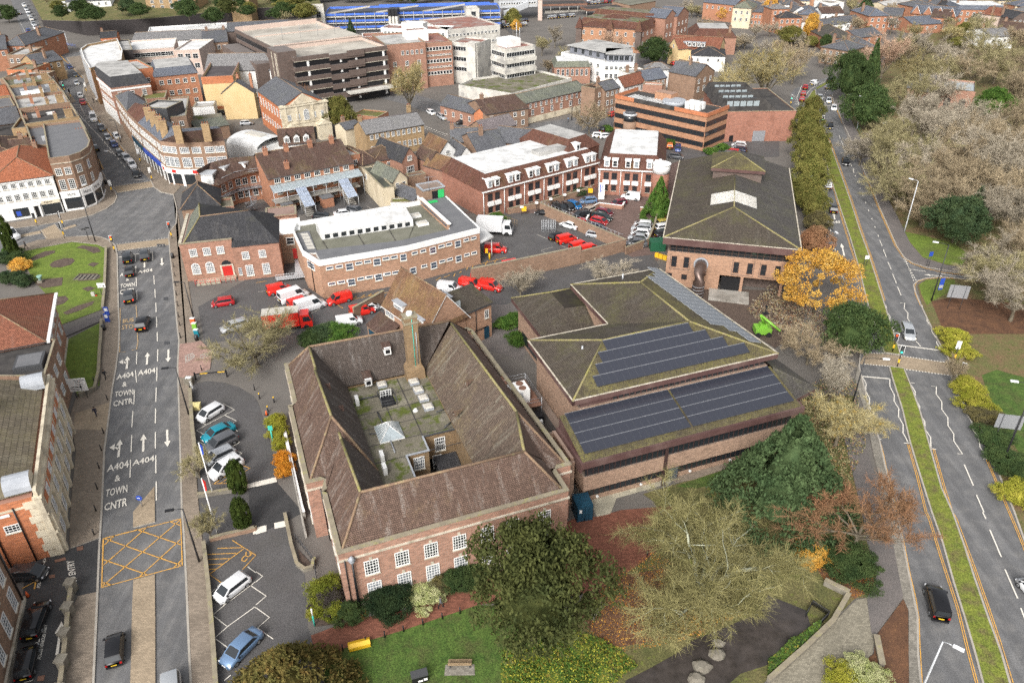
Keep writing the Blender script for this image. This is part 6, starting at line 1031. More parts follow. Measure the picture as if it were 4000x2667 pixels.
b=H('long low white offices with red flat roof before the blue car park',D1(1145,270),D1(1760,290),D1(1140,230),9.5,'render_white','roof_red','flat',f=[(16,8.2,1.2,1.2)],name='office_building',cat='office building',cop='white');b=H('white offices wing with brown windows before the blue car park',D1(1740,290),D1(2240,240),D1(1560,190),9.5,'conc_panel','roof_red','flat',f=[(14,7.6,1.1,1.1),(14,4.0,1.1,1.1)],name='office_building',cat='office building',cop='conc_panel')
m=MB();b=bpx('three grey vent stacks in front of the blue car park',D1(1210,130),D1(1300,130),D1(1215,110),9,name='vent_stack',cat='vent')
for k in range(3):m.box(b.w*k/3+.2,0,0,b.w*(k+1)/3-.2,b.d,9);m.box(b.w*k/3+.1,-.1,8,b.w*(k+1)/3-.1,b.d+.1,11,1)
b.add('stack',m,['conc_panel','black'])
z=8;b=H('open steel car park with bright blue railings and ramps by the railway',D1(640,150),D1(2240,110),D1(640,90),z,'dark_grey','deck_park','none',name='car_park_building',cat='car park');w,d=b.w,max(b.d,20);bl=MB();dk=MB();po=MB();n=18
for q in(2.2,5.0,7.8):
 dk.box(0,-.8,q-.45,w,d,q);bl.box(-.2,-1.0,q+.35,w+.2,-.85,q+1.25);bl.box(-.3,-1,q+.35,-.15,d,q+1.25);bl.box(w+.15,-1,q+.35,w+.3,d,q+1.25);bl.box(0,d,q+.35,w,d+.15,q+1.3)if q>7 else None
for k in range(n+1):x=w*k/n;po.tube([(x,-1.1,0),(x,-1.1,9.4)],.16,5);po.tube([(x,-1.1,2.5),(min(w,x+w/n),-1.1,7.5)],.07,4)if k%4==1 else None
b.add('deck',dk,'conc_panel');b.add('railing',bl,'blue_rail');b.add('column',po,'grey_metal')
m=MB()
for x in(0,w*.28,w*.55):m.poly([(x,3,z+.05),(x+w*.25,3,z+2.8),(x+w*.25,9,z+2.8),(x,9,z+.05)])
b.add('ramp',m,'deck_park');bl=MB();bl.box(w*.3,8,z+2.4,w*.95,8.2,z+3.3);b.add('railing',bl,'blue_rail')
for lb,A,Bp,C,zz in(('white concrete stair tower at the end of the blue railed car park',(500,70),(620,65),(490,45),12.5),('white stair tower in the middle of the blue railed car park front',(1930,85),(2050,80),(1930,60),10.5)):q=H(lb,D1(*A),D1(*Bp),D1(*C),zz,'conc_panel','conc_panel','flat',ph=.2,name='stair_tower',cat='tower');q.win('f',[q.w*.55],zz*.65,q.w*.35,5,2,4,'grey_metal','glass',False)
H('dark brick lift tower beside the white stair tower',D1(495,210),D1(605,205),D1(500,185),8.5,'brick_dark','felt_dark','flat',name='stair_tower',cat='tower')
H('long cream brick house with grey roof, white sashes and rendered gable',D1(1010,1230),D1(1540,1140),D1(965,1145),7.0,'brick_yellow','slate_light','gable',2.2,f=[(10,5.8,.9,1.3,3,4),(10,2.6,.9,1.6,3,4)],ch=[(.02,.5),(.96,.9)],ridge='tile_lilac',chm='brick_yellow');H('small cream wing with lean to roof on the end of the cream brick house',D1(820,1190),D1(960,1160),D1(850,1120),5.5,'render_cream','slate','gable',1.2,ch=[(.3,.6)])
b=H('low orange brick building with bright sedum roof',D1(885,1060),D1(1120,1085),D1(880,1000),4.2,'brick_orange','sedum','flat',ph=.3,f=[(2,2.5,1.2,1.5)],name='building',cat='building')
b=H('white house with brown tiled roof and three white pointed dormers',D1(215,1330),D1(545,1300),D1(180,1260),5.0,'render_white','tile_brown','gable',3.0,name='house',cat='house')
for k in range(3):b.dormer('f',b.w*(.22+.27*k),5.2,1.5,1.5,2,pitched=True,roof='tile_brown',wall='render_white')
for lb,A,Bp,C,z,wl,rf,kd,ri,kw in(('brick mews with slate roof and two white ventilator turrets',(1690,960),(2010,1045),(1745,890),4.4,'brick_red','slate','gable',2.4,dict(f=[(4,2.4,1,1.4)])),('brick house with white dormers and bay fronted brown roof by the lane',(2110,1050),(2351+150,990),(2080,930),5.6,'brick_brown','tile_brown','gable',2.6,dict(f=[(5,4.2,1.1,1.3),(5,1.6,1.1,1.5)],ch=[(.15,.5)])),('orange gable ended garage house at the yard corner',(2000,1040),(2110,1060),(2010,990),5.0,'brick_bright','tile_brown','gablev',1.8,{}),('grey slate roofed house with long ridge behind the white gables',(1790,1300),(2090,1290),(1790,1240),6,'brick_brown','slate','gable',2.6,dict(ch=[(.05,.5)])),('lilac slate terrace roof with white dormers near the lane',(2100,1210),(2351+40,1140),(2080,1130),6,'brick_brown','tile_lilac','gable',2.2,dict(f=[(3,4.4,1,1.3)])),('grey slated house with tall orange stack behind the dormer offices',(2030,1390),(2300,1350),(2090,1230),6,'brick_brown','slate','gable',2.8,dict(ch=[(.4,.4,7,10.5)])),('wide dark slated roof behind the white topped dormer offices',(2180,1290),(2351+260,1340),(2200,1200),6.5,'brick_brown','slate','gable',2.6,{}),('white gabled house with mossy brown roof and arched window',(1690,1400),(1830,1370),(1560,1310),5.6,'render_white','tile_house','gablev',2.4,dict(f=[(1,5.3,1.2,1.0,3,3)])),('small white cottage with slate gable beside the arched window house',(1870,1440),(1990,1420),(1830,1340),4.6,'render_white','slate','gablev',2.2,dict(f=[(2,3.2,.7,.8)])),('red gabled house with grey bay window and arched attic window',(1340,1480),(1480,1440),(1230,1340),6.2,'brick_red','slate_dark','gablev',2.8,dict(f=[(1,6.4,1.3,1.2,3,3),(1,3.6,2.2,1.7,4,2)])),('orange cottage row with brown mossy hips left of the red gable',(1090,1480),(1340,1440),(1090,1380),5.6,'brick_orange','tile_brown','hip',2.2,dict(f=[(3,4.3,1,1.2)])),('brown hipped tile roof house above the brown yard',(980,1520),(1110,1480),(960,1370),5.8,'render_cream','tile_brown','hip',2.6,{}),('low brown tiled barn behind the brick garden wall',(1540,1510),(1720,1560),(1600,1430),4.8,'brick_red','tile_house','gable',2.2,{}),('house with brown roof and pale rooflight beside the barn',(1460,1430),(1600,1480),(1500,1370),5.6,'brick_red','tile_brown','gable',2,{}),('flat roofed orange brick stair block on the end of the long orange terrace',(860,1450),(955,1430),(740,1370),7.6,'brick_orange','felt_pale','flat',1,dict(f=[(1,6.2,1,1.3),(1,3.4,1,1.3)]))):
 H(lb,D1(*A),D1(*Bp),D1(*C),z,wl,rf,kd,ri,**kw)
z=7.6;J=lambda x,y:(680+x*770/1344,560+y*440/768);b=H('long orange brick terrace with brown roof, glazed rear gallery and two covered stairs',J(640,240),J(1222,130),J(560,110),z,'brick_orange','tile_brown','gable',3.6,f=[(8,6.7,1.4,1.1,3,1),(7,4.2,1.2,1.4,2,2),(6,1.6,1.3,1.5,3,3)],ch=[(.1,.45,10,12.4),(.34,.45,10,12.4),(.62,.45,10,12.4),(.88,.45,10,12.4),(.25,.12,7.5,10)],name='terrace',cat='terrace',chm='brick_orange');w=b.w
m=MB();m.poly([(0,-2.8,5.0),(w+1,-2.8,5.0),(w+1,0,5.9),(0,0,5.9)]);b.add('gallery_roof',m,'glaze_roof');m=MB()
for k in range(30):x=(w+1)*k/29;m.tube([(x,-2.8,5.05),(x,0,5.95)],.04,3)
for k in range(8):x=(w+1)*k/7;m.tube([(x,-2.7,0),(x,-2.7,5)],.06,4)
m.tube([(0,-2.8,5),(w+1,-2.8,5)],.07,4);m.tube([(0,-2.75,3.6),(w,-2.75,3.6)],.05,4);b.add('gallery_frame',m,'pale_metal');b.box('gallery_floor',0,-2.8,2.5,w,0,2.7,'concrete')
for x in(w*.24,w*.74):
 m=MB();m.poly([(x,-8.5,2.6),(x+2.4,-8.5,2.6),(x+2.4,-2.8,5.2),(x,-2.8,5.2)])
 for k in range(6):m.tube([(x+.48*k,-8.5,2.65),(x+.48*k,-2.8,5.25)],.04,3,1)
 for k in range(5):y=-8.5+k*1.42;m.tube([(x,y,2.65+k*.65),(x+2.4,y,2.65+k*.65)],.04,3,1)
 for q in((x,-8.5),(x+2.4,-8.5),(x,-5.6),(x+2.4,-5.6)):m.tube([(q[0],q[1],0),(q[0],q[1],2.6+(q[1]+8.5)*.45)],.06,4,1)
 for k in range(10):m.box(x+.2,-8.3+k*.55,0.2+k*.26,x+2.2,-7.8+k*.55,.32+k*.26,2)
 b.add('stair',m,['polycarb','pale_metal','concrete'])
for x,y,ww in((w*.5,-5,2.6),(w*.05,-4,2.5)):b.box('outhouse',x,y,0,x+ww,-2.8,2.2,'brick_orange');b.box('outhouse_roof',x-.1,y-.1,2.2,x+ww+.1,-2.8,2.4,'felt_grey')
b=PB('curved orange brick end of the terrace with balconies, dormers and a spiral stair',[J(300,270),J(400,225),J(500,205),J(620,190),J(600,100),J(420,110),J(250,150),J(180,210)],6.6,'brick_orange','felt_pale',.3,name='terrace',cat='terrace');wrun(b,0,1,2,[5.0,2.0],1.2,1.6);wrun(b,1,2,2,[5.0,2.0],1.2,1.6);wrun(b,2,3,2,[5.0,2.0],1.2,1.6);m=MB();zr=10.4;Rp=[(*b.loc(J(*p),zr),zr)for p in((555,85),(380,100),(250,130),(150,185))];Lw=[(*p,6.9)for p in b.L]
q_=[(*b.loc(J(*p),7.0),7.0)for p in((610,185),(480,215),(390,245),(300,290),(200,260))];m.poly([q_[0],q_[1],Rp[1],Rp[0]]);m.poly([q_[1],q_[2],Rp[2],Rp[1]]);m.poly([q_[2],q_[3],q_[4],Rp[3],Rp[2]]);m.poly([Rp[0],Rp[1],Lw[5],Lw[4]]);m.poly([Rp[1],Rp[2],Lw[6],Lw[5]]);m.poly([Rp[2],Rp[3],Lw[7],Lw[6]]);b.add('roof',m,'tile_brown')
for x,y,a in((515,190,0),(375,220,12),(285,265,25)):
 u,v=b.loc(J(x,y),7);m=MB();m.box(-1.3,0,0,1.3,3,2.2);m.box(-1.5,-.2,2.2,1.5,3.2,2.45,1);o=m.build('dormer',[M['white'],M['pale_metal']],b.r,(u,v,6.9),R(a));link('window',window_mesh(2.2,1.9,3,1,'white','glass',False),o,(0,-.01,1.1))
rl_=MB()
for i in range(3):
 a,c=Vector((*b.L[i],0)),Vector((*b.L[i+1],0));d=(c-a).normalized();q=Vector((d.y,-d.x,0))*b.sg*1.3
 for zz in(3.6,4.1,4.6,7.4,7.9):rl_.tube([a+q+Vector((0,0,zz)),c+q+Vector((0,0,zz))],.05,4)
 rl_.prism([(p.x,p.y)for p in(a+q,c+q,c,a)],3.3,3.5)
b.add('balcony',rl_,'grey_metal');u,v=b.loc(J(520,370),3.4);m=MB()
for k in range(14):a=k*.5;m.poly([(u,v,.3+k*.23),(u+1.3*math.cos(a),v+1.3*math.sin(a),.3+k*.23),(u+1.3*math.cos(a+.5),v+1.3*math.sin(a+.5),.3+k*.23)]);m.tube([(u+1.3*math.cos(a),v+1.3*math.sin(a),.3+k*.23),(u+1.3*math.cos(a),v+1.3*math.sin(a),1.4+k*.23)],.04,3)
m.tube([(u,v,0),(u,v,5)],.1,6);b.add('spiral_stair',m,'grey_metal')
b=H('dark pyramid roofed brick lodge with white flank beside the old post office',J(50,450),J(310,420),J(60,340),6.2,'brick_brown','slate_dark','hip',3.6,name='house',cat='house',ch=[(.5,.9,6,10.2)]);H('low brick wing with flat roof between the pyramid roof and the stairs',J(200,470),J(410,440),J(260,400),5.2,'brick_red','felt_moss','flat',name='building',cat='building')
Nn=lambda x,y:(1400+x*650/1344,430+y*430/889)
for lb,A,Bp,C,z,wl,rf,kd,ri,kw in(('cream rendered house with mossy slate gable in the alley',(105,490),(280,575),(190,450),6.0,'render_cream','slate_green','gable',2.0,dict(r=[(2,4.8,.8,1.1)])),('low slate roofed store with rooflights beside the alley',(290,670),(450,730),(370,610),3.4,'stone','slate','gable',1.6,{}),('white walled shed with bright moss roof behind the delivery office',(260,750),(440,745),(330,725),3.0,'render_white','sedum','flat',1,dict(ph=.1)),('brick lean to with flat balcony roof under the grey bay',(410,555),(545,530),(400,535),3.6,'brick_brown','felt_grey','flat',1,{})):H(lb,Nn(*A),Nn(*Bp),Nn(*C),z,wl,rf,kd,ri,**kw)
H('cream rendered wall house with tall blank side facing the alley',Nn(30,470),Nn(200,640),Nn(60,440),5.6,'render_cream','slate_green','flat',ph=.2,f=[(1,4.4,1.2,1.2,2,2,.05,.3)])
z=6.4
def mansard(label,A,Bp,C,z,n,nr=0,r0=3.0):
 b=H(label,A,Bp,C,z,'brick_office','tile_mans','mans',r0,ov=.4,inset=1.9,flatm='roof_white',name='office_building',cat='office building');w,d=b.w,b.d;b.box('gutter',-.5,-.6,z-.25,w+.5,-.3,z,'white');xs=[]
 for k in range(n):c=w*(k+.5)/n;xs+=[c-.95,c+.95]
 for x in xs:b.dormer('f',x,z+.35,1.25,1.75,1.9,uv=(0,-.1,w,d),wall='white',roof='white',nx=1,ny=2,gl='glass_pale' if int(x)%3 else 'glass')
 b.win('f',xs,4.6,1.25,1.7,2,2,'dark_frame','glass',False);b.win('f',xs,1.7,1.15,1.35,1,2,'dark_frame','glass',True);m=MB()
 for x in xs:m.box(x-.75,-.5,2.75,x+.75,-.02,3.65)
 b.add('balcony_panel',m,'white');dp=MB()
 for k in range(n+1):dp.tube([(w*k/n,-.15,0),(w*k/n,-.15,z)],.09,5)
 b.add('drainpipe',dp,'white');return b
b=mansard('long red brick offices with dormered brown mansard and white flat top over the car park',F1(2085,190),F2(800,-85),F1(1745,-15),z,6);b.box('roof_box',b.w*.55,4,z+3,b.w*.8,7,z+3.9,'felt_pale');b.win('l',[],3,1,1)
b=mansard('shorter red brick dormered offices at right angles with rounded white stair turret',F2(810,-25),F2(1395,5),D2(880,1270),z,3);m=MB();u=b.w;m.cyl(u-.6,-.6,0,z,1.9,1.9,16);m.cyl(u-.6,-.6,z,z+1.9,2.0,1.9,16,1);m.cyl(u-.6,-.6,z+1.9,z+2.05,2.1,2.1,16,1);b.add('turret',m,['brick_office','white']);b.win('r',fr(3,3,b.d-1),[4.6,1.8],1.2,1.6,1,2,'dark_frame','glass',False)
b=H('brown tiled link roof joining the two dormered office ranges',D2(520,1420),D2(800,1330),D2(450,1170),9.0,'tile_mans','tile_mans','mans',2.6,ov=.2,inset=2.4,flatm='felt_pale',name='office_building',cat='office building');b.dormer('f',b.w*.3,8.6,1.3,2.2,1.8,wall='white',roof='white',nx=1,ny=2)
z=9.3;b=H('brick offices in orange and glass bands with curved stair turret and black parapet',D2(950,900),D2(1790,1075),D2(1190,840),z,'brick_tan','felt_dark','flat',ph=.1,name='office_building',cat='office building',cop='brick_tan');w,d=b.w,b.d
for q in(7.2,4.5,1.7):b.win('f',[w/2],q,w-.3,1.35,26,1,'dark_frame','glass',False);b.win('r',[d/2],q,d-.3,1.35,10,1,'dark_frame','glass',False);b.win('l',[d/2],q,d-.3,1.35,8,1,'dark_frame','glass',False)
m=MB()
for k in range(9):x=w*k/9;m.box(x,-.3,z-.05,x+w/9,0,z+1.0,0 if k in(0,1,6,7,8)else 1)
m.box(w-.1,0,z-.05,w+.2,d,z+1,0);m.box(-.2,0,z-.05,.1,d,z+1,0);b.add('parapet',m,['brick_bright','felt_dark']);m=MB();u=w*.2;m.cyl(u,-.6,0,4.0,1.9,1.9,18);m.cyl(u,-.6,4.0,5.6,1.85,1.85,18,1);m.cyl(u,-.6,5.6,6.2,2.1,2.1,18,2);m.cyl(u,-.6,6.2,6.9,1.6,1.4,18,3);b.add('turret',m,['brick_brown','glass','pale_metal','slate']);b.box('stair_head',w*.32,d*.5,z,w*.5,d*.8,z+2.3,'brick_tan');m=MB()
for k in range(6):m.box(w*.7+(k%3)*1.6,d*.3+(k//3)*2,z,w*.7+(k%3)*1.6+1.3,d*.3+(k//3)*2+1.2,z+1.9)
b.add('air_conditioner',m,'white');m=MB();m.cyl(w*.55,d*.45,z,z+1.2,3.2,3.2,20);b.add('plant_screen',m,'lead')
m=MB()
for k in range(12):m.box(w*.1+k*w*.035,d*.12,z+.02,w*.1+k*w*.035+.35,d*.5,z+.5)
b.add('roof_rib',m,'roof_white')
b=H('brick rear block with four black saw roofs glazed on their slopes',D2(1975,1035),D2(2351+260,1025),D2(1380,830),8.2,'brick_office','felt_dark','flat',ph=.2,name='office_building',cat='office building');w,d=b.w,b.d;b.box('roller_door',w*.42,-.08,.1,w*.6,0,3.0,'grey_metal');b.box('door',w*.08,-.06,.1,w*.14,0,1.8,'black')
for k in range(4):
 v=d*(.04+.24*k);vv=v+d*.2;m=MB();x0,x1=-2+.4*k,w*.74;m.faces([(x0,v,8.2),(x1,v,8.2),(x1,vv,8.2),(x0,vv,8.2),(x0+1.5,v,11.6),(x1-4,v,11.6),(x1-4,vv,10.6),(x0+1.5,vv,10.6)],[(0,1,5,4),(1,2,6,5),(2,3,7,6),(3,0,4,7),(4,5,6,7)]);g=5
 for i in range(g):xa=x0+2.0+(x1-x0-7)*i/g;xb=xa+(x1-x0-7)/g-.3;m.poly([(xa,v-.05,9.6),(xb,v-.05,9.6),(xb,v-.05,11.0),(xa,v-.05,11.0)],1);m.poly([(xa,v+.6,11.5),(xb,v+.6,11.5),(xb,vv-.6,10.8),(xa,vv-.6,10.8)],2)
 b.add('roof_light',m,['felt_dark','glaze_roof','dark_grey'])
b=H('long brick range with mossy slate roof and tall white windows over an arcade',D2(120,950),D2(685,820),D2(60,870),6.4,'brick_red','slate_green','gable',1.8,f=[(11,5.2,.8,1.3),(6,3.2,1.0,1.6)],name='terrace',cat='terrace');b.box('arcade',1,-.1,.1,b.w-1,0,1.9,'stone')
for lb,A,Bp,C,z,wl,rf,kd,ri,kw in(('brown brick house with white end and grey slate roof on the lane',(855,830),(990,800),(820,770),8,'brick_brown','slate','gable',1.8,dict(f=[(3,6.6,.9,1.3),(3,4,.9,1.5),(3,1.5,1,1.6)],ch=[(.02,.5)])),('narrow brown house with parapet and white bay next to the grey roofed one',(760,830),(850,800),(690,790),8.4,'brick_brown','tile_brown','flat',1,dict(f=[(1,6.6,1,1.4),(1,4,1.1,1.6)])),('white Dutch gabled house with red tiled roof',(1030,800),(1230,745),(985,755),6.2,'render_white','tile_red','gable',2.6,dict(f=[(3,4.8,.9,1.2)])),('blue slated brown house between the white ones',(1225,740),(1420,710),(1190,680),6.6,'brick_brown','slate_blue','gable',2.4,dict(f=[(4,5.2,1,1.4)])),('tall white rendered house with slate roof and brick gables',(1480,660),(1690,675),(1500,620),8,'render_cream','slate','gable',2.8,dict(f=[(2,6,.8,1)])),('brick villa with three pointed white trimmed gables',(1690,700),(1860,650),(1600,610),8,'brick_brown','slate','gablev',2.8,dict(f=[(3,6,1,1.5),(3,3.4,1.1,1.7)],ch=[(.4,.5)])),('pale brick walled plant room with white roof rail behind the banded offices',(1200,790),(1380,800),(1210,765),6,'brick_red','roof_white','flat',1,{}),('white shops with stacks and low roofs beside the blue slated house',(1060,690),(1260,670),(1090,640),6,'render_white','felt_pale','flat',1,dict(ch=[(.2,.5),(.6,.5)])),('pale hip roofed house at the end of the street beyond the blue slates',(1230,640),(1460,640),(1250,605),6,'render_white','slate_light','hip',1.8,{}),('black roofed white cottage below the tan gabled block',(1650,510),(1960,520),(1780,450),5.5,'render_white','slate_dark','hip',2.2,dict(f=[(3,4,.9,1.2)]))):H(lb,D2(*A),D2(*Bp),D2(*C),z,wl,rf,kd,ri,**kw)
H('brick offices with grey mansard and white flat roof beside the podium',D2(390,620),D2(720,615),D2(330,560),5.8,'brick_red','slate_green','mans',1.8,inset=1.0,flatm='roof_white',f=[(7,4.0,.9,2.2)],name='office_building',cat='office building')
for lb,A,Bp,C in(('white modern flats with grey set back top floor, nearer the bushes',(450,490),(840,570),(640,410)),('white modern flats with grey set back top floor, end block with blank white gable',(840,580),(1120,585),(960,520))):
 b=H(lb,D2(*A),D2(*Bp),D2(*C),7.4,'render_white','felt_pale','flat',ph=.3,f=[(6,5.8,1.2,1.2),(6,3.0,1.2,1.6)],name='flats',cat='flats',cop='white');w,d=b.w,b.d;b.box('penthouse',w*.1,d*.15,7.4,w*.9,d,10.0,'render_grey');b.box('roof',w*.05,d*.1,10,w*.95,d+.3,10.2,'felt_pale');b.win('f',fr(4,w*.15,w*.85),8.8,1.6,1.8,2,1,'grey_metal','glass',False,(0,d*.15,w,d))
b=H('big brown brick offices with mansard roof and tower corners',D2(600,240),D2(1190,275),D2(640,150),9.2,'brick_tan','tile_mans','hip',3.6,f=[(7,7.0,1.0,1.6),(9,3.2,1.0,1.6)],name='office_building',cat='office building');m=MB()
for x in(1,b.w*.52,b.w-1):m.box(x-1.2,-1.2,2,x+1.2,.6,8.6);m.faces([(x-1.6,-1.6,8.6),(x+1.6,-1.6,8.6),(x+1.6,1.6,8.6),(x-1.6,1.6,8.6),(x,0,13)],[(0,1,4),(1,2,4),(2,3,4),(3,0,4)],1)
b.add('turret',m,['brick_dark','tile_mans'])
for lb,A,Bp,C,z,kd,rf in(('brown mansard offices with pale roof and sloped dormers, middle range',(1180,285),(1310,240),(900,140),8.8,'mans','tile_mans'),('brown mansard offices with mossy flat top, far range',(1310,200),(1415,165),(930,90),8.8,'mans','tile_mans'),('red brick gabled offices with slate roofs, nearer gable',(1410,170),(1520,140),(1390,110),10.5,'gablev','slate_blue'),('red brick gabled offices with slate roofs, further gable',(1520,150),(1625,110),(1490,80),10.5,'gablev','slate_blue')):H(lb,D2(*A),D2(*Bp),D2(*C),z,'brick_red',rf,kd,2.8,f=[(3,7,1,1.5),(3,3.5,1,1.5)],r=[(4,6,1.2,1.6)],flatm='felt_moss',name='office_building',cat='office building',inset=1.6)
b=H('tan walled offices with orange tiled gables and a row of white dormers',D2(1440,440),D2(1900,470),D2(1500,370),6,'render_buff','tile_red','gable',3.4,f=[(2,4.6,.9,1.3),(6,2.8,.9,1.4)],name='office_building',cat='office building')
for k in range(5):b.dormer('f',b.w*(.32+.09*k),7.0,1.3,1.5,1.5,roof='lead',nx=2,ny=1)
H('tan gabled cross wing of the orange tiled offices',D2(1440,420),D2(1530,450),D2(1500,330),6.5,'render_buff','tile_red','gablev',3.2,f=[(1,7,.8,1.2)],name='office_building',cat='office building');H('large red tiled hall with flat grey top behind the tan offices',D2(1650,345),D2(2060,350),D2(1720,270),6.5,'brick_red','tile_mans','mans',3.0,inset=3,flatm='felt_pale',name='office_building',cat='office building',ch=[(.85,.1)])
P=[E(p)for p in(tt(0,0,400,245),tt(0,0,800,330),tt(0,0,1400,310),tt(1,0,0,190),tt(1,0,620,160))]
b=B('long black brick retaining wall below the hillside road',(0,0),0,name='retaining_wall',cat='wall');m=MB();hw=(3.0,6.4,6.6,6.0,5.0)
for i in range(4):a,c=P[i],P[i+1];m.poly([(a.x,a.y,-.2),(c.x,c.y,-.2),(c.x,c.y,hw[i+1]),(a.x,a.y,hw[i])]);q=Vector((0,.5,0));m.poly([(a.x,a.y,hw[i]),(c.x,c.y,hw[i+1]),(c.x,c.y+.6,hw[i+1]),(a.x,a.y+.6,hw[i])],1)
b.add('wall',m,['brick_black','parapet'])
hp=[(p.x,p.y+.6,h_)for p,h_ in zip(P,hw)];far=[(p.x*1.3-10,p.y+130,h_+9)for p,h_ in zip(P,hw)];m=MB()
for i in range(4):m.poly([hp[i],hp[i+1],far[i+1],far[i]])
struct(m.build('hill',M['moss_ground']))
H('white house on the hillside above the black wall',tt(0,0,600,20),tt(0,0,1010,0),tt(0,0,610,-50),11.5,'render_white','slate','gable',3,f=[(6,10,1,1.3)]);H('buff brick flats with balconies on the hill',tt(0,0,1330,-5),tt(0,0,1790,-10),tt(0,0,1350,-50),12,'brick_yellow','felt_pale','flat',f=[(5,10.8,1.5,1.4),(5,8.4,1.5,1.4)],name='flats',cat='flats');H('buff brick flats at the top of the hill drive',tt(0,0,2000,-20),tt(0,0,2280,-20),tt(0,0,2010,-50),12,'brick_yellow','felt_pale','flat',f=[(3,10.8,1.5,1.4)],name='flats',cat='flats')
b=H('pale blue covered footbridge over the railway',D2(-120,20),D2(235,5),D2(-120,-15),9,'pale_metal','pale_metal','flat',f=[(14,8,.9,1,1,1)],z0=6,name='footbridge',cat='bridge');m=MB();w=b.w;m.poly([(w*.75,-.6,6),(w*.75,-.6,8.8),(w*.1,-2,4.6),(w*.1,-2,1.8)]);m.poly([(w*.75,0,9),(w*.75,-.6,8.8),(w*.1,-2,4.6),(w*.1,-.8,4.8)]);b.add('stair',m,'pale_metal')
H('pink brick station tower beside the footbridge',D2(240,15),D2(278,15),D2(240,-5),9,'render_pink','felt_grey','flat',name='tower',cat='tower')
for lb,A,Bp,C,z in(('rusty edged station canopy by the footbridge',(275,45),(690,35),(280,15),4.4),('grey platform canopy along the far track',(690,90),(1030,70),(700,60),3.6)):b=H(lb,D2(*A),D2(*Bp),D2(*C),z,'rust','felt_dark','flat',ph=.05,z0=z-.9,name='station_canopy',cat='canopy',cop='rust');m=MB();[m.tube([(b.w*k/5,.5,0),(b.w*k/5,.5,z-.8)],.14,5)for k in range(6)];b.add('post',m,'conc_panel')
gpoly('platform',[D2(300,130),D2(700,105),D2(1060,80),D2(1060,60),D2(300,100)],0,'concrete',.9,'concrete');gpoly('car_park',[D2(0,330),D2(0,150),D2(600,140),D2(1100,100),D2(1300,20),D2(600,-20),D1(2260,30),D1(2260,240)],Z1,'asphalt_old');gpoly('car_park',[D2(1700,560),D2(1150,480),D2(1150,640),D2(1500,600)],Z1,'asphalt_old')
for lb,A,Bp,C,z,wl,rf,kd,ri,n in(('red brick house row with black roof beside the yellow poplar',(100,165),(315,160),(130,110),7,'brick_orange','slate_dark','hip',2.0,4),('tall red brick house behind the black roofed row',(40,85),(200,80),(50,55),10,'brick_orange','slate_light','hip',1.5,3),('white villa with grey hips at the top of the slope',(150,45),(290,45),(170,15),8,'render_white','slate','hip',1.8,3),('white house with brown roof left of the cedar',(495,125),(700,120),(520,90),6,'render_white','tile_brown','gable',2,3),('grey roofed red house with white dormer',(930,150),(1120,145),(920,90),8,'brick_orange','slate_blue','hip',2.6,3),('white terrace with long slate roof below the cedar',(650,210),(980,180),(640,170),5,'render_white','slate','gable',1.8,6),('second white terrace with slates to its left',(460,240),(720,215),(500,190),5,'render_white','slate','gable',1.8,4),('dark mossy tiled house among the trees',(530,350),(830,345),(640,255),5,'brick_orange','tile_grey','hip',2.6,3),('purple slated house beside the dark mossy one',(820,350),(1050,320),(830,285),5,'brick_orange','slate','gable',2.2,3),('grey roofed house with white bays at the road bend',(490,430),(740,470),(600,380),6,'brick_brown','slate','hip',2.4,4),('slate hipped house with orange ridge near the road bend',(800,440),(1000,430),(830,365),5,'brick_brown','slate','hip',2.6,2),('small brick cottage with dark roof far back',(950,40),(1090,45),(960,10),5,'brick_tan','slate_dark','gable',1.6,2),('long grey shed far back',(1090,60),(1400,10),(1090,10),5,'render_cream','felt_pale','gable',1.4,6),('red house behind the four white trimmed gables',(1530,60),(1690,50),(1540,25),6,'brick_orange','slate_dark','gable',1.5,3),('long red brick flats with blue mansard',(1740,90),(2180,95),(1750,45),8,'brick_orange','slate_blue','mans',1.8,7),('pink gable house near the frame edge',(2130,150),(2260,120),(2140,90),7,'render_pink','tile_red','gablev',2.4,2),('dark house with white windows at the frame edge',(2250,170),(2400,160),(2240,110),7,'brick_dark','slate_dark','gablev',2.4,3),('orange terrace with white dormers at the frame edge',(2110,260),(2420,290),(2100,220),5,'brick_orange','tile_brown','gable',2.2,5),('grey roofed white cottages in the trees',(2050,340),(2270,330),(2060,270),5,'render_white','slate_light','gable',2,4),('white gabled house in front of the yellow poplar',(230,110),(370,105),(240,80),6,'render_white','slate','gablev',2.2,2),('white block far behind the cedar',(570,40),(700,30),(580,0),8,'render_white','felt_pale','flat',1,2)):
 H(lb,D3(*A),D3(*Bp),D3(*C),z,wl,rf,kd,ri,f=[(n,z-1.7,1.1,1.4)]+([(n,z-4.4,1.1,1.5)]if z>5.5 else[]),ch=[(.1,.5)]if kd!='flat' else(),flatm='roof_white')
b=H('red brick row of four slate gables with white trim',D3(1310,115),D3(1740,150),D3(1330,70),6,'brick_orange','slate_blue','gable',2.6,f=[(6,4.2,1,1.3)],name='terrace',cat='terrace')
for k in range(4):x=b.w*(k+.5)/4;m=MB();g=1.9;m.poly([(x-g,-.8,5.6),(x+g,-.8,5.6),(x,-.8,9)]);m.poly([(x-g-.3,-1,5.4),(x,-1,9.2),(x,3,9.2),(x-g-.3,3,5.4)],1);m.poly([(x+g+.3,-1,5.4),(x,-1,9.2),(x,3,9.2),(x+g+.3,3,5.4)],1);m.tube([(x-g-.3,-1,5.4),(x,-1,9.2),(x+g+.3,-1,5.4)],.14,4,2);b.add('gable',m,['brick_orange','slate_blue','white'])
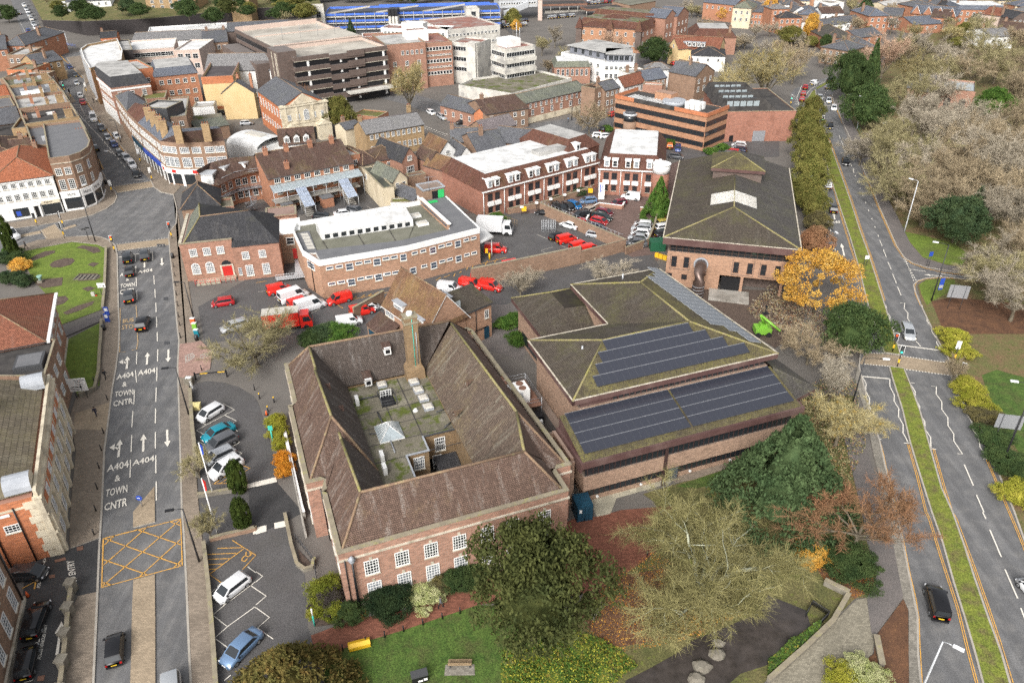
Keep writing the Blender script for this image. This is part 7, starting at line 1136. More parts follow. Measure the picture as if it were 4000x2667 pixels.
H('slate roofed red outbuilding in front of the four gables',D3(1340,230),D3(1600,215),D3(1360,165),4,'brick_orange','slate_blue','gable',2.2,f=[(3,2.4,1,1.2)])
H('cream villa with pale green hipped roof far back',D2(2030,70),D2(2200,80),D2(2040,30),9,'render_cream','slate_green','hip',2.4,f=[(3,7,1,1.4),(3,4,1,1.5)]);H('red brick terrace with white doors far back',D2(2190,110),D2(2351+60,120),D2(2200,70),7,'brick_orange','slate','hip',2,f=[(6,5,.9,1.2),(6,2.4,.9,1.4)]);H('red brick houses with grey roofs behind the orange tree',D2(1760,20),D2(2050,50),D2(1770,-20),8,'brick_orange','slate_blue','gable',2.4,f=[(5,6,1,1.4)]);H('long green roofed station building far back',D2(1080,50),D2(1320,10),D2(1090,0),4,'brick_brown','felt_green','mono',.8)
b=H('red brick pavilion with glazed flat roof and arched windows in the park',D3(1590,830),D3(1905,860),D3(1720,745),6.6,'brick_red','glaze_roof','flat',ph=.5,name='pavilion',cat='pavilion',cop='moss_ground');b.win('f',[b.w*.26,b.w*.7],2.6,1.8,2.4,3,3,'dark_frame','glass',True,arch=True);b.add('rooflight',MB().faces([(b.w*.3,b.d*.25,6.65),(b.w*.7,b.d*.25,6.65),(b.w*.7,b.d*.75,6.65),(b.w*.3,b.d*.75,6.65),(b.w*.5,b.d*.5,7.5)],[(0,1,4),(1,2,4),(2,3,4),(3,0,4)]),'glaze_roof')
H('slate roofed brick wing of the park pavilion',D3(1400,840),D3(1590,855),D3(1440,740),4,'brick_red','slate','mono',2,f=[(2,2,1,1.2)]);H('low brown shed next to the park pavilion wing',D3(1280,810),D3(1400,820),D3(1300,780),3.4,'brick_brown','slate','mono',1)
# ================================================================ vehicles (x forward, wheels on the ground)
CT={'hatch':(3.95,1.74,.92,1.48,(-1.9,-1.55,-.55+1.25),.86),'saloon':(4.6,1.82,.92,1.43,(-1.75,-1.05,.62),.84),'estate':(4.75,1.84,.95,1.5,(-2.25,-1.95,.62),.86),'suv':(4.5,1.9,1.08,1.72,(-2.15,-1.85,.6),1.0),'van':(4.5,1.86,1.12,1.85,(-2.22,-2.15,.75),1.02),'bigvan':(5.5,2.05,1.3,2.4,(-2.7,-2.62,1.2),1.15)}
def car_parts(k):
 L,W,zb,zr,(cr,crt,cf),zh=CT[k];h=L/2;cfb=cf+(.85 if k not in('van','bigvan')else .7);body=MB();gl=MB();st=[]
 for x,w,zt in((-h,.80,zb-.12),(-h+.08,.93,zb),(-h+.5,1,zb),(cfb-.3,1,zb),(cfb+.15,.99,zh),(h-.35,.93,zh-.1),(h-.06,.82,zh-.22),(h,.74,zh-.34)):
  w*=W/2;st.append([(x,s*a*w,z)for s,a,z in((-1,.9,.2),(-1,1,.5),(-1,.97,zt-.12),(-1,.86,zt),(1,.86,zt),(1,.97,zt-.12),(1,1,.5),(1,.9,.2))])
 V=[p for s in st for p in s];n=len(st);F=[(i*8+j,i*8+j+1,i*8+9+j,i*8+8+j)for i in range(n-1)for j in range(7)]+[tuple(range(8)),tuple(range((n-1)*8,n*8))]
 body.faces(V,F,0,True);wb,wr=W*.45,W*.39;cfb2=cfb;R4=[(cr,wb),(cfb2,wb*.97)];T4=[(crt,wr),(cf,wr)]
 B_=[(cr,-wb,zb-.03),(cfb2,-wb,zb-.05),(cfb2,wb,zb-.05),(cr,wb,zb-.03)];T_=[(crt,-wr,zr-.06),(cf,-wr,zr-.06),(cf,wr,zr-.06),(crt,wr,zr-.06)];mx=(crt+cf)/2
 body.faces(B_+T_,[(0,1,5,4),(1,2,6,5),(2,3,7,6),(3,0,4,7)]);i_=.12;rt=[(crt+.08,-wr+i_,zr),(cf-.2,-wr+i_,zr),(cf-.2,wr-i_,zr),(crt+.08,wr-i_,zr)];body.faces(T_+rt,[(0,1,5,4),(1,2,6,5),(2,3,7,6),(3,0,4,7),(4,5,6,7)],0,True)
 def pane(name,q,a=.07,b=.1):
  q=[Vector(p)for p in q];c=sum(q,Vector())/4;nn=(q[1]-q[0]).cross(q[3]-q[0]).normalized();nn=nn if nn.dot(c-Vector((mx,0,zb)))>0 else-nn
  f=lambda u,v:q[0].lerp(q[1],u).lerp(q[3].lerp(q[2],u),v)+nn*.012
  return name,[f(a,b),f(1-a,b),f(1-a,1-b),f(a,1-b)]
 G=[pane('windscreen',[B_[1],B_[2],T_[2],T_[1]],.06,.06),pane('rear_window',[B_[3],B_[0],T_[0],T_[3]],.08,.14)]
 if k in('van','bigvan'):s0=.66;G+=[pane('side_window',[Vector(B_[a]).lerp(Vector(B_[b]),s0),B_[b],T_[d],Vector(T_[c]).lerp(Vector(T_[d]),s0)],.1,.14)for a,b,c,d in((0,1,4-4,1),(3,2,3,2))]
 else:G+=[pane('side_window',[B_[a],B_[b],T_[b],T_[a]],.08,.12)for a,b in((0,1),(3,2))]
 P=[('body',body.mesh('body',[M['p_grey']]))]
 for nm,q in G:P.append((nm,MB().poly(q).mesh(nm,[M['glass']])))
 r=.31 if k in('hatch','saloon')else .36;wm=MB();wm.tube([(0,-.1,0),(0,.1,0)],r,14);wm.tube([(0,-.112,0),(0,.112,0)],r*.6,10,1);W_=wm.mesh('wheel',[M['rubber'],M['alloy']])
 hl=MB().box(-.1,-.19,-.09,.06,.19,.08).mesh('headlight',[M['lamp_white']]);tl=MB().box(-.03,-.1,-.13,.05,.1,.12).mesh('tail_light',[M['lamp_red']]);npm=MB().box(-.02,-.26,-.06,.02,.26,.06).mesh('number_plate',[M['plate_y']])
 mi=MB().box(-.1,-.1,-.07,.08,.1,.08).mesh('mirror',[M['black']]);bp_=MB().box(-.05,-W*.42,-.12,.05,W*.42,.1).mesh('bumper',[M['black']])
 X=[('wheel',W_,(x*h*.62,s*(W/2-.1),r))for x in(-1,1.04)for s in(-1,1)]+[('headlight',hl,(h-.12,s*W*.34,zh-.3))for s in(-1,1)]+[('tail_light',tl,(-h+.03,s*W*.37,zb-.25))for s in(-1,1)]+[('number_plate',npm,(-h-.01,0,zb-.42)),('number_plate',npm,(h+.005,0,.42))]+[('mirror',mi,(cfb-.35,s*(W/2+.08),zb+.05))for s in(-1,1)]+[('bumper',bp_,(-h-.005,0,.38))]
 full=MB();full.faces(V,F,0,True)
 return P,X
CP={k:car_parts(k)for k in CT}
def small_mesh(k,paint):
 key=k+paint
 if key not in WIN:
  m=MB();P,X=CP[k]
  for i,(nm,me)in enumerate(P):m.faces([v.co for v in me.vertices],[tuple(f.vertices)for f in me.polygons],0 if i==0 else 1,i==0)
  for nm,me,l in X:
   if nm!='mirror':m.faces([v.co+Vector(l)for v in me.vertices],[tuple(f.vertices)for f in me.polygons],{'wheel':2,'headlight':3,'tail_light':4,'number_plate':5,'bumper':2}[nm])
  WIN[key]=m.mesh('car',[M[paint],M['glass'],M['rubber'],M['lamp_white'],M['lamp_red'],M['plate_y']])
 return WIN[key]
CATS={'van':'van','bigvan':'van'}
def car(k,paint,tail,nose,label,group=None,lit=0,far=None,z=0):
 a,b=E(tail,.7),E(nose,.7);c=(a+b)/2;d=b-a;rz=math.atan2(d.y,d.x);nm='van' if 'van' in k else 'car';far=c.y>215 if far is None else far
 if far:o=link(nm,small_mesh(k,paint),None,(c.x,c.y,z+.02),rz);return tag(o,label,nm,group)
 o=empty(nm,(c.x,c.y,z+.02),rz,label,nm,group);P,X=CP[k]
 for i,(n_,me)in enumerate(P):link(n_,me,o,mats=[M[paint]]if i==0 else None)
 for n_,me,l in X:link(n_,me,o,l,mats=[M['lamp_lit']]if lit&1 and n_=='headlight' else[M['tail_lit']]if lit&2 and n_=='tail_light' else[M['plate_w']]if n_=='number_plate' and l[0]>0 else None)
 return o
Kd=dict(h='hatch',s='saloon',e='estate',u='suv',v='van',b='bigvan')
CARS="""03,1040,1420,1062,1075,h,black,black hatchback driving away beside the brick paved central island
03,1565,1485,1585,1850,u,silver,silver roofed car cut off by the bottom edge in the oncoming lane
03,115,555,400,545,h,dgrey,dark grey hatchback nosing out of the wall recess by the police bays
03,270,1130,385,820,e,black,black estate with a roof box in the upper police bay
03,205,1525,275,1210,h,black,black hatchback in the police bay at the bottom edge
03,2250,590,2010,775,h,white,white hatchback alone in the middle of the zigzag bays
03,2335,1110,2090,1355,s,sky,blue saloon half hidden by the golden yew
02,2020,590,1840,700,h,white,white hatchback in the first bay beside the yellow grit box
02,2125,765,1880,885,s,teal,bright turquoise saloon in the car park row
02,2140,870,1915,985,u,grey,grey crossover between the turquoise car and the silver one
02,2130,985,1910,1090,h,silver,silver hatchback behind the small bare street tree
02,2195,1080,1950,1220,u,white,white and black crossover beside the columnar yew
01,1290,1450,1330,1345,u,black,black off roader with a spare wheel on its back driving towards the lights,2
01,1183,1195,1187,1105,u,dgrey,dark small off roader behind the queue, tail lights lit,2
01,1188,960,1185,880,h,black,black hatchback waiting second at the lights
01,1170,850,1172,745,v,dgrey,dark van with pale roof waiting first at the lights
01,1330,812,1326,738,u,dgrey,dark grey crossover first in the second lane at the lights
01,1240,-20,1262,60,s,black,black saloon coming out of the far street at the stop line
01,2125,1190,1965,1215,h,red,red hatchback in the forecourt of the old post office
01,2240,1390,2070,1445,e,silver,pale car under the bushy bare tree
01,-20,560,185,620,b,white,white minibus at the side road crossing
11,115,1110,310,1065,v,mail,red delivery van nearest the ramp railing, first of the diagonal row
11,245,1185,440,1120,b,white,white van second in the diagonal row of vans
11,310,1240,500,1180,v,mail,red delivery van between two white vans
11,395,1275,600,1210,b,white,white van at the end of the diagonal row
11,865,1150,665,1205,v,mail,red delivery van parked along the yellow hatching under the white stain
11,770,1395,940,1365,v,white,white van half behind the yard wall
11,890,1300,1060,1265,v,mail,red delivery van with only its roof over the yard wall
11,985,1260,1090,1240,h,white,white car behind the yard wall
11,1885,1025,2060,1060,v,mail,red delivery van with open bonnet side by the school house corner
11,1995,965,2175,995,v,mail,red delivery van just behind the one by the school house corner
11,2070,1040,2235,1075,v,mail,red delivery van partly cut by the tall yard wall
11,1685,1065,1870,1085,v,white,white van behind the brown roofed school house
11,2105,715,2295,720,v,mail,red delivery van under the white canopy
21,-60,880,80,850,v,mail,red delivery van nearest the tall yard wall, left one
21,40,900,190,880,v,mail,red delivery van peeping over the tall yard wall
11,755,390,858,378,s,white,white saloon in the alley behind the delivery office
11,865,352,968,375,u,grey,grey crossover in the alley beside the bins
11,555,410,655,415,h,dgrey,dark car in the alley behind the brick wall
21,360,620,468,575,h,black,black hatchback beside the wire cages
21,412,650,590,605,v,mail,red delivery van next to the black hatchback
21,535,715,705,665,v,mail,red delivery van with yellow chevron back
21,635,738,788,700,v,mail,red delivery van at the end of the yard row
21,385,315,500,365,u,black,black people carrier in the office car park
21,468,300,556,348,h,black,black hatchback between the people carrier and the blue car
21,522,290,620,330,h,bblue,bright blue hatchback in the office car park
21,760,265,645,275,h,sky,pale blue hatchback near the white notice board
21,370,385,240,370,s,black,black saloon under the wall lamps
21,742,345,665,380,h,beige,beige car by the white ramp wall
21,700,395,570,425,u,black,black car behind the white ramp wall
21,660,470,548,470,h,red,red car with black roof behind the white ramp wall
21,580,510,480,480,s,white,white car by the fence posts
21,770,360,925,395,h,maroon,dark red hatchback nearest the ramp bend
21,738,400,915,440,e,dgreen,dark estate below the dark red hatchback
21,735,440,868,475,h,red,bright red hatchback below the dark estate
21,690,505,868,545,u,navy,dark blue off roader below the red hatchback
21,715,575,815,590,h,silver,grey car by the spiked wall
21,1285,495,1125,480,h,white,white hatchback at the top of the pale row
21,1275,535,1108,520,u,silver,silver crossover second in the pale row
21,1258,570,1098,560,h,white,white hatchback third in the pale row
21,1255,615,1080,600,s,silver,silver saloon fourth in the pale row
21,1225,665,1058,660,u,grey,dark grey crossover at the bottom of the pale row
21,1160,245,1022,230,v,white,white small van outside the dormered offices
21,1010,285,950,300,h,maroon,brown car in the sunken ramp
21,1405,400,1455,380,h,maroon,dark red car in the lane beside the tiled block
21,1370,480,1430,470,h,gold,yellow car in the lane beside the tiled block
21,1358,520,1425,510,h,white,white car in the lane beside the tiled block
21,1360,575,1420,565,h,dgrey,dark car in the lane beside the tiled block
20,1450,1365,1450,1310,h,orange,orange roofed car outside the banded offices
20,1530,1330,1522,1390,h,blue,blue car outside the banded offices
20,1385,1310,1345,1325,h,white,white car between the clipped bushes
20,1485,1430,1530,1435,h,grey,grey car below the brick wall of the banded offices
20,2150,1330,2020,1320,h,white,white car furthest in the roller door yard
20,2150,1360,2020,1345,h,silver,silver car second in the roller door yard
20,2140,1380,2040,1365,h,navy,dark blue car in the roller door yard
20,2080,1400,1970,1385,h,red,red car in the roller door yard
20,2040,1415,1920,1400,s,grey,dark grey saloon nearest in the roller door yard
20,775,1240,815,1240,h,white,white car by the white posts, first
20,830,1250,880,1245,h,white,white car by the white posts, second
20,830,1195,850,1175,h,black,black car beside the lane bush
20,905,1055,940,1040,h,red,red car by the white bay house
20,1460,590,1530,575,h,red,red car below the tan gabled offices
20,1510,605,1580,590,h,white,white car below the tan gabled offices
10,1580,1015,1635,1045,h,white,white car in the lane yard
10,1680,1055,1745,1095,u,silver,silver grey off roader in the lane yard
10,1960,1115,1845,1125,u,black,black off roader in the lane yard
10,1790,1190,1880,1220,h,red,red car at the lane corner
10,1920,1215,1995,1215,h,white,white car at the lane corner
00,2045,1030,1985,1030,h,black,black car below the buff hall
00,2190,1010,2120,985,h,white,white car below the buff hall
00,2225,1130,2300,1125,h,silver,silver car beside the long orange hall
00,845,1045,870,1130,b,white,white high roofed van in the queue on the far street
00,915,1145,950,1205,u,grey,grey car right behind the white van in the queue
00,965,1230,1010,1285,h,silver,silver car with lit indicator in the queue
00,1045,1220,1095,1275,h,white,white car parked on the far street pavement
00,1018,1295,1070,1345,h,blue,blue car in the queue on the far street
00,1080,1375,1120,1430,h,grey,grey car in the queue below the blue one
00,1125,1415,1195,1485,u,silver,silver crossover with roof rails in the queue
00,1180,1475,1240,1550,v,white,white small van last in the queue
00,735,1150,690,1095,h,white,white car driving up the far street over the yellow letters
00,815,1265,775,1210,s,black,black car driving up the far street
00,895,1385,850,1330,h,dgrey,dark grey car driving up the far street
00,570,930,540,870,u,black,black car beside the far traffic island
00,630,990,580,950,h,white,white taxi beside the far traffic island
00,740,900,775,970,s,red,red car at the far crossing
00,720,850,750,900,h,white,white car just beyond the red one
00,690,730,715,785,s,silver,silver car coming through the far junction
00,680,660,705,710,s,dgrey,dark silver car coming through the far junction
00,615,590,665,635,h,blue,blue car leaving the yellow box at the far junction
00,530,565,480,530,u,black,black car on the yellow hatching
00,455,635,425,595,h,silver,silver car going up past the far junction
00,525,740,495,700,s,black,black car turning at the far junction
00,550,805,515,760,h,silver,silver hatchback waiting at the far junction
00,320,375,290,345,h,red,red car on the uphill street
00,330,460,275,415,s,black,black car on the uphill street
00,275,305,250,265,h,blue,dark blue car on the uphill street
00,425,415,455,465,h,white,white car lowest in the uphill queue
00,180,140,165,105,h,silver,silver car near the top of the uphill street
00,660,185,540,185,b,white,white camper van on top of the black wall
10,220,85,290,85,u,silver,silver car on top of the black wall
33,1595,985,1510,660,v,black,black people carrier on the near carriageway
33,2520,800,2385,650,h,white,white car cut by the frame edge on the far carriageway
31,1262,1410,1310,1530,e,silver,silver estate with lit headlights approaching the crossing,1
31,555,160,545,105,h,white,white car on the carriageway beside the tiled block
31,605,380,598,315,h,black,black hatchback above the white arrow
30,705,1440,722,1520,s,black,black saloon coming down the far carriageway
30,572,1130,572,1175,s,black,black saloon with headlights beside the signals
30,605,965,608,1010,h,white,white car nearest the signals on the bend
30,555,900,562,940,h,silver,silver car second at the bend
30,475,870,482,915,h,silver,silver car in the inner lane at the bend
30,535,815,575,780,h,silver,silver car furthest round the bend
30,312,930,315,890,h,red,red car nearest in the red trio at the bend
30,325,875,325,840,h,red,red car in the middle of the red trio at the bend
30,340,815,350,780,s,red,red car furthest in the red trio at the bend
30,395,780,455,750,v,white,white and orange van ahead of the red trio
30,555,740,605,720,h,dgrey,dark car at the far end of the bend
31,2040,150,1975,130,u,white,white car parked among the park trees
31,2015,345,1960,325,h,navy,dark blue car parked among the park trees"""
for ln in CARS.split('\n'):
 q=ln.split(',');tl=(int(q[0][0]),int(q[0][1]));lit=0
 if q[-1]in '123':lit=int(q.pop())
 lbl=','.join(q[7:]);fx=1.0
 o=car(Kd[q[5]],'p_'+q[6],tt(*tl,int(q[1]),int(q[2])),tt(*tl,int(q[3]),int(q[4])),lbl,lit=lit,z=6.5 if 'black wall' in lbl else 0)
 if o.location.y>330:o.scale=(1.25,)*3
for i,(x,y)in enumerate(((395,385),(380,345),(350,300),(328,255),(310,225),(288,175),(268,140),(255,110),(240,85),(222,50))):p,q=(x-12,y-25),(x+12,y+25);o=car('hatch',('p_silver','p_white')[i%2],tt(0,0,*p),tt(0,0,*q),'pale car in the queue coming down the uphill street','queue on the uphill street');o.scale=(1.25,)*3
g_=random.Random(9);cols=['p_silver','p_white','p_grey','p_red','p_navy','p_black','p_silver']
for c,r,x0,y0,x1,y1,n in((2,0,10,215,130,200,6),(2,0,0,250,120,235,6),(1,0,2265,190,2345,175,4),(1,0,2270,225,2345,215,4),(1,0,2280,255,2345,245,3),(2,0,340,175,560,155,9),(2,0,700,20,1200,-20,18),(2,0,700,45,1050,15,12),(2,0,1180,475,1280,455,4),(2,0,1390,370,1440,340,3),(3,0,150,330,330,300,8),(2,0,2000,200,2250,210,8),(1,0,1320,110,1450,105,4)):
 a,b=E(tt(c,r,x0,y0)),E(tt(c,r,x1,y1))
 for i in range(n):p=a.lerp(b,i/max(1,n-1));o=link('car',small_mesh('hatch',g_.choice(cols)),None,(p.x,p.y,.02),math.pi/2+g_.uniform(-.1,.1));o.scale=(1.1,)*3;tag(o,'small parked car in the distant station and town car parks','car','cars in the distant car parks')
def lorry(tail,nose,cab,box,roof,label,L=7.2):
 a,b=E(tail,1),E(nose,1);c=(a+b)/2;d=b-a;o=empty('lorry',(c.x,c.y,0),math.atan2(d.y,d.x),label,'lorry');h=L/2;P=lambda n,m,ms:m.build(n,[M[q]for q in ms],o)
 m=MB();m.box(-h,-1.2,.9,h-2.1,1.2,3.5);m.box(-h-.02,-1.22,3.5,h-2.08,1.22,3.6,1);P('cargo_box',m,[box,roof]);m=MB();x0=h-2.0;m.faces([(x0,-1.1,.5),(h,-1.1,.5),(h,1.1,.5),(x0,1.1,.5),(x0,-1.1,2.8),(h-.5,-1.05,2.8),(h-.5,1.05,2.8),(x0,1.1,2.8),(h,-1.1,1.4),(h,1.1,1.4)],[(0,1,8,5,4),(3,7,6,9,2),(1,2,9,8),(8,9,6,5),(4,5,6,7),(0,4,7,3)]);P('cab',m,[cab]);P('windscreen',MB().poly([(h-.02,-1,1.5),(h-.02,1,1.5),(h-.42,.95,2.6),(h-.42,-.95,2.6)]),['glass'])
 for s in(-1,1):P('side_window',MB().poly([(x0+.5,s*1.11,1.6),(h-.15,s*1.11,1.6),(h-.5,s*1.11,2.5),(x0+.5,s*1.11,2.5)]),['glass']);[P('wheel',MB().tube([(x,s*1.12,.48),(x,s*.8,.48)],.48,12),['rubber'])for x in(-h+1.6,h-1.1)]
 P('chassis',MB().box(-h,-.9,.5,h-1.5,.9,.9),['black'])
lorry(tt(1,1,70,1425),tt(1,1,525,1375),'p_mail','p_mail','rooflight','red delivery lorry with cream roof behind the bare tree',8);lorry(tt(1,1,2060,530),tt(1,1,2330,545),'p_white','p_white','p_white','white box lorry beside the canopy',7.5)
w0,w1=E(tt(2,1,2290,1500)),E(tt(2,1,2285,1290),6.0);o=empty('boom_lift',w0,0,'lime green boom lift working between the library and the tiled block','boom lift');e1=E(tt(3,1,100,1540),.8)-w0;e0=E(tt(2,1,2290,1330),4.0)-w0
MB().box(-1.3,-1,.5,1.3,1,1.5).box(-.6,-.5,1.5,.6,.5,2.1).build('body',M['lime'],o);MB().tube([(.2,0,1.9),e0],.28,6).tube([e0,e1+Vector((0,0,1.4))],.22,6).build('boom',M['lime'],o)
for x in(-.9,.9):
 for y in(-1,1):MB().tube([(x,y-.15,.45),(x,y+.15,.45)],.45,10).build('wheel',M['rubber'],o)
MB().box(-.5,-.4,3.9,.5,.4,4.0).tube([(-.5,-.4,5),(.5,-.4,5),(.5,.4,5),(-.5,.4,5),(-.5,-.4,5)],.04,4).build('basket',M['black'],o)
# ================================================================ trees and shrubs
def bare_meshes(seed,spread=.55,th=.2,up=.25,nl=7,fine=34,kids=5,tk=1):
 g=random.Random(seed);tr=MB();tw=MB();rv=lambda:Vector((g.uniform(-1,1),g.uniform(-1,1),g.uniform(-1,1)))
 def strand(p,d,L,w):
  q=p+d*L*.5+rv()*L*.14;e=q+(d+rv()*.5).normalized()*L*.5;s=d.cross(rv()).normalized()*w
  tw.poly([p-s,p+s,q+s*.7,q-s*.7]);tw.poly([q-s*.7,q+s*.7,e])
 def grow(p,d,L,r,lv):
  P=[p];rad=[r];n=4
  for i in range(n):
   d=(d+rv()*((.22 if tk==1 else .42)if lv else .08)+Vector((0,0,up*.12))).normalized();p=p+d*L/n;P.append(p);rad.append(r*(1-.13*(i+1)))
   if lv>=2 and i>0:
    for _ in range(fine//8):strand(p,(d*.6+rv()).normalized(),g.uniform(.04,.09),.0015*tk)
  (tr if lv<3 or tk<1 else tw).tube(P,rad,5 if lv<2 else 3,0,False)
  if lv==3:
   for _ in range(fine):
    u=g.random()*3.99;i=int(u);strand(P[i].lerp(P[i+1],u-i),(d*.8+rv()).normalized(),g.uniform(.035,.1),.0017*tk)
   return
  k=nl if lv==0 else kids
  for i in range(k):
   a=2*math.pi*(i+g.random()*.6)/k
   if lv==0:nd=Vector((math.cos(a)*spread*1.7,math.sin(a)*spread*1.7,g.uniform(.35,1.5))).normalized();grow(P[-1]-d*L*g.uniform(0,.25),nd,g.uniform(.26,.36),r*.55,1)
   else:nd=(d+rv()*.9+Vector((0,0,up*.5))).normalized();grow(P[g.choice((1,2,3,4,4))],nd,L*g.uniform(.5,.8),rad[-1]*.58,lv+1)
 grow(Vector((0,0,-.01)),Vector((0,0,1)),th,.024,0);return tr.mesh('trunk',[M['bark']]),tw.mesh('crown',[M['twig_brown']])
def leaf_mesh(seed,n,s,shape='round',K=70,core=.5):
 g=random.Random(seed);m=MB();cl=[]
 for _ in range(K):
  a,c=g.uniform(0,6.283),g.uniform(-.75,1)
  if shape=='cone':h=g.random()**1.3;r=(1-h)*.95+.04;cl.append((Vector((math.cos(a)*r,math.sin(a)*r,h)),.15*(1.2-h)))
  elif shape=='column':h=g.random();r=.75*(1-abs(2*h-.9)**3*.6);cl.append((Vector((math.cos(a)*r,math.sin(a)*r,h*.96)),.2))
  else:c=max(c,1-.04*_)if _<12 else c;q=math.sqrt(1-c*c)*g.uniform(.66,1.0)*(1.04-.3*max(0,c))*(1+.16*math.sin(3*a+seed)+.1*math.sin(5*a+2.2*seed));cl.append((Vector((math.cos(a)*q,math.sin(a)*q,.5+.46*c*g.uniform(.8,1.06))),g.uniform(.1,.24)))
 for _ in range(n):
  c,r=g.choice(cl);v=Vector((g.gauss(0,1),g.gauss(0,1),g.gauss(0,.8))).normalized()*r*g.uniform(.5,1);p=c+Vector((v.x,v.y,v.z*.55))
  if shape=='cone':p.z=max(0,p.z)
  a=Vector((g.uniform(-1,1),g.uniform(-1,1),g.uniform(-.5,.5))).normalized()*s*g.uniform(.6,1.4);b=a.cross(Vector((g.uniform(-1,1),g.uniform(-1,1),g.uniform(-1,1)))).normalized()*s*.6;b.z*=.8
  m.poly([p-a,p+b,p+a,p-b])
 if core:
  for i in range(5):
   for j in range(10):
    f=lambda i,j:(lambda h,a:(lambda r:(r*math.cos(a),r*math.sin(a),h))((core*(1-h)+.02)if shape=='cone' else core*math.sqrt(max(0,1-(2.2*h-1)**2))))(.08+.74*i/5,6.283*j/10)
    m.poly([f(i,j),f(i,j+1),f(i+1,j+1),f(i+1,j)])
 return m.mesh('crown',[M['yew']])
BARE=[bare_meshes(11,.62,.2),bare_meshes(12,.5,.24),bare_meshes(13,.42,.26,.5),bare_meshes(14,.34,.3,.8,6)]
BIG=bare_meshes(31,.85,.14,.05,9,64,6,.6)
ROUND=[leaf_mesh(k,17000,.026,'round',170)for k in(1,2,3)];OPEN=leaf_mesh(5,12000,.023,'round',110,0);CONE=leaf_mesh(6,17000,.026,'cone',300);COLM=leaf_mesh(7,9000,.045,'column',90)
_tm=MB();_tm.tube([(0,0,-.02),(.01,0,.3),(0,.01,.6)],[.03,.022,.008],6);TRUNK=_tm.mesh('trunk',[M['bark']])
def tree(kind,p,r,h,mat,label,cat='tree',group=None,tm='bark',zc=.55,zb=0,seed=[0],name=None):
 seed[0]+=1;w=E(p,h*zc+zb);rz=seed[0]*2.399
 if kind in('shrub','hedge'):me=ROUND[seed[0]%3];o=link(name or 'shrub',me,None,(w.x,w.y,-.05),rz,[M[mat]]);o.scale=(r,r,h);return tag(o,label,cat if cat!='tree' else 'shrub',group)
 o=empty(name or{'bare':'bare_tree','big':'oak_tree','cone':'conifer_tree','column':'columnar_tree'}.get(kind,'broadleaf_tree'),(w.x,w.y,zb),rz,label,cat,group)
 if kind in('bare','big'):
  a,c=BIG if kind=='big' else BARE[seed[0]%3]if r/h>.45 else BARE[3];s=r/(.62 if kind=='big' else .5 if r/h>.45 else .38);link('trunk',a,o,mats=[M[tm]]).scale=(s,s,h);link('crown',c,o,mats=[M[mat]]).scale=(s,s,h)
 else:
  me={'cone':CONE,'column':COLM,'open':OPEN}.get(kind)or ROUND[seed[0]%3];q=.12 if kind in('round','open')else .02
  x=link('crown',me,o,(0,0,h*q),mats=[M[mat]]);x.scale=(r,r,h*(1-q));x=link('trunk',TRUNK,o,mats=[M[tm]]);x.scale=(h*.8,h*.8,h)
 return o
v1=lambda x,y:(x*1.7007,y*1.7007)
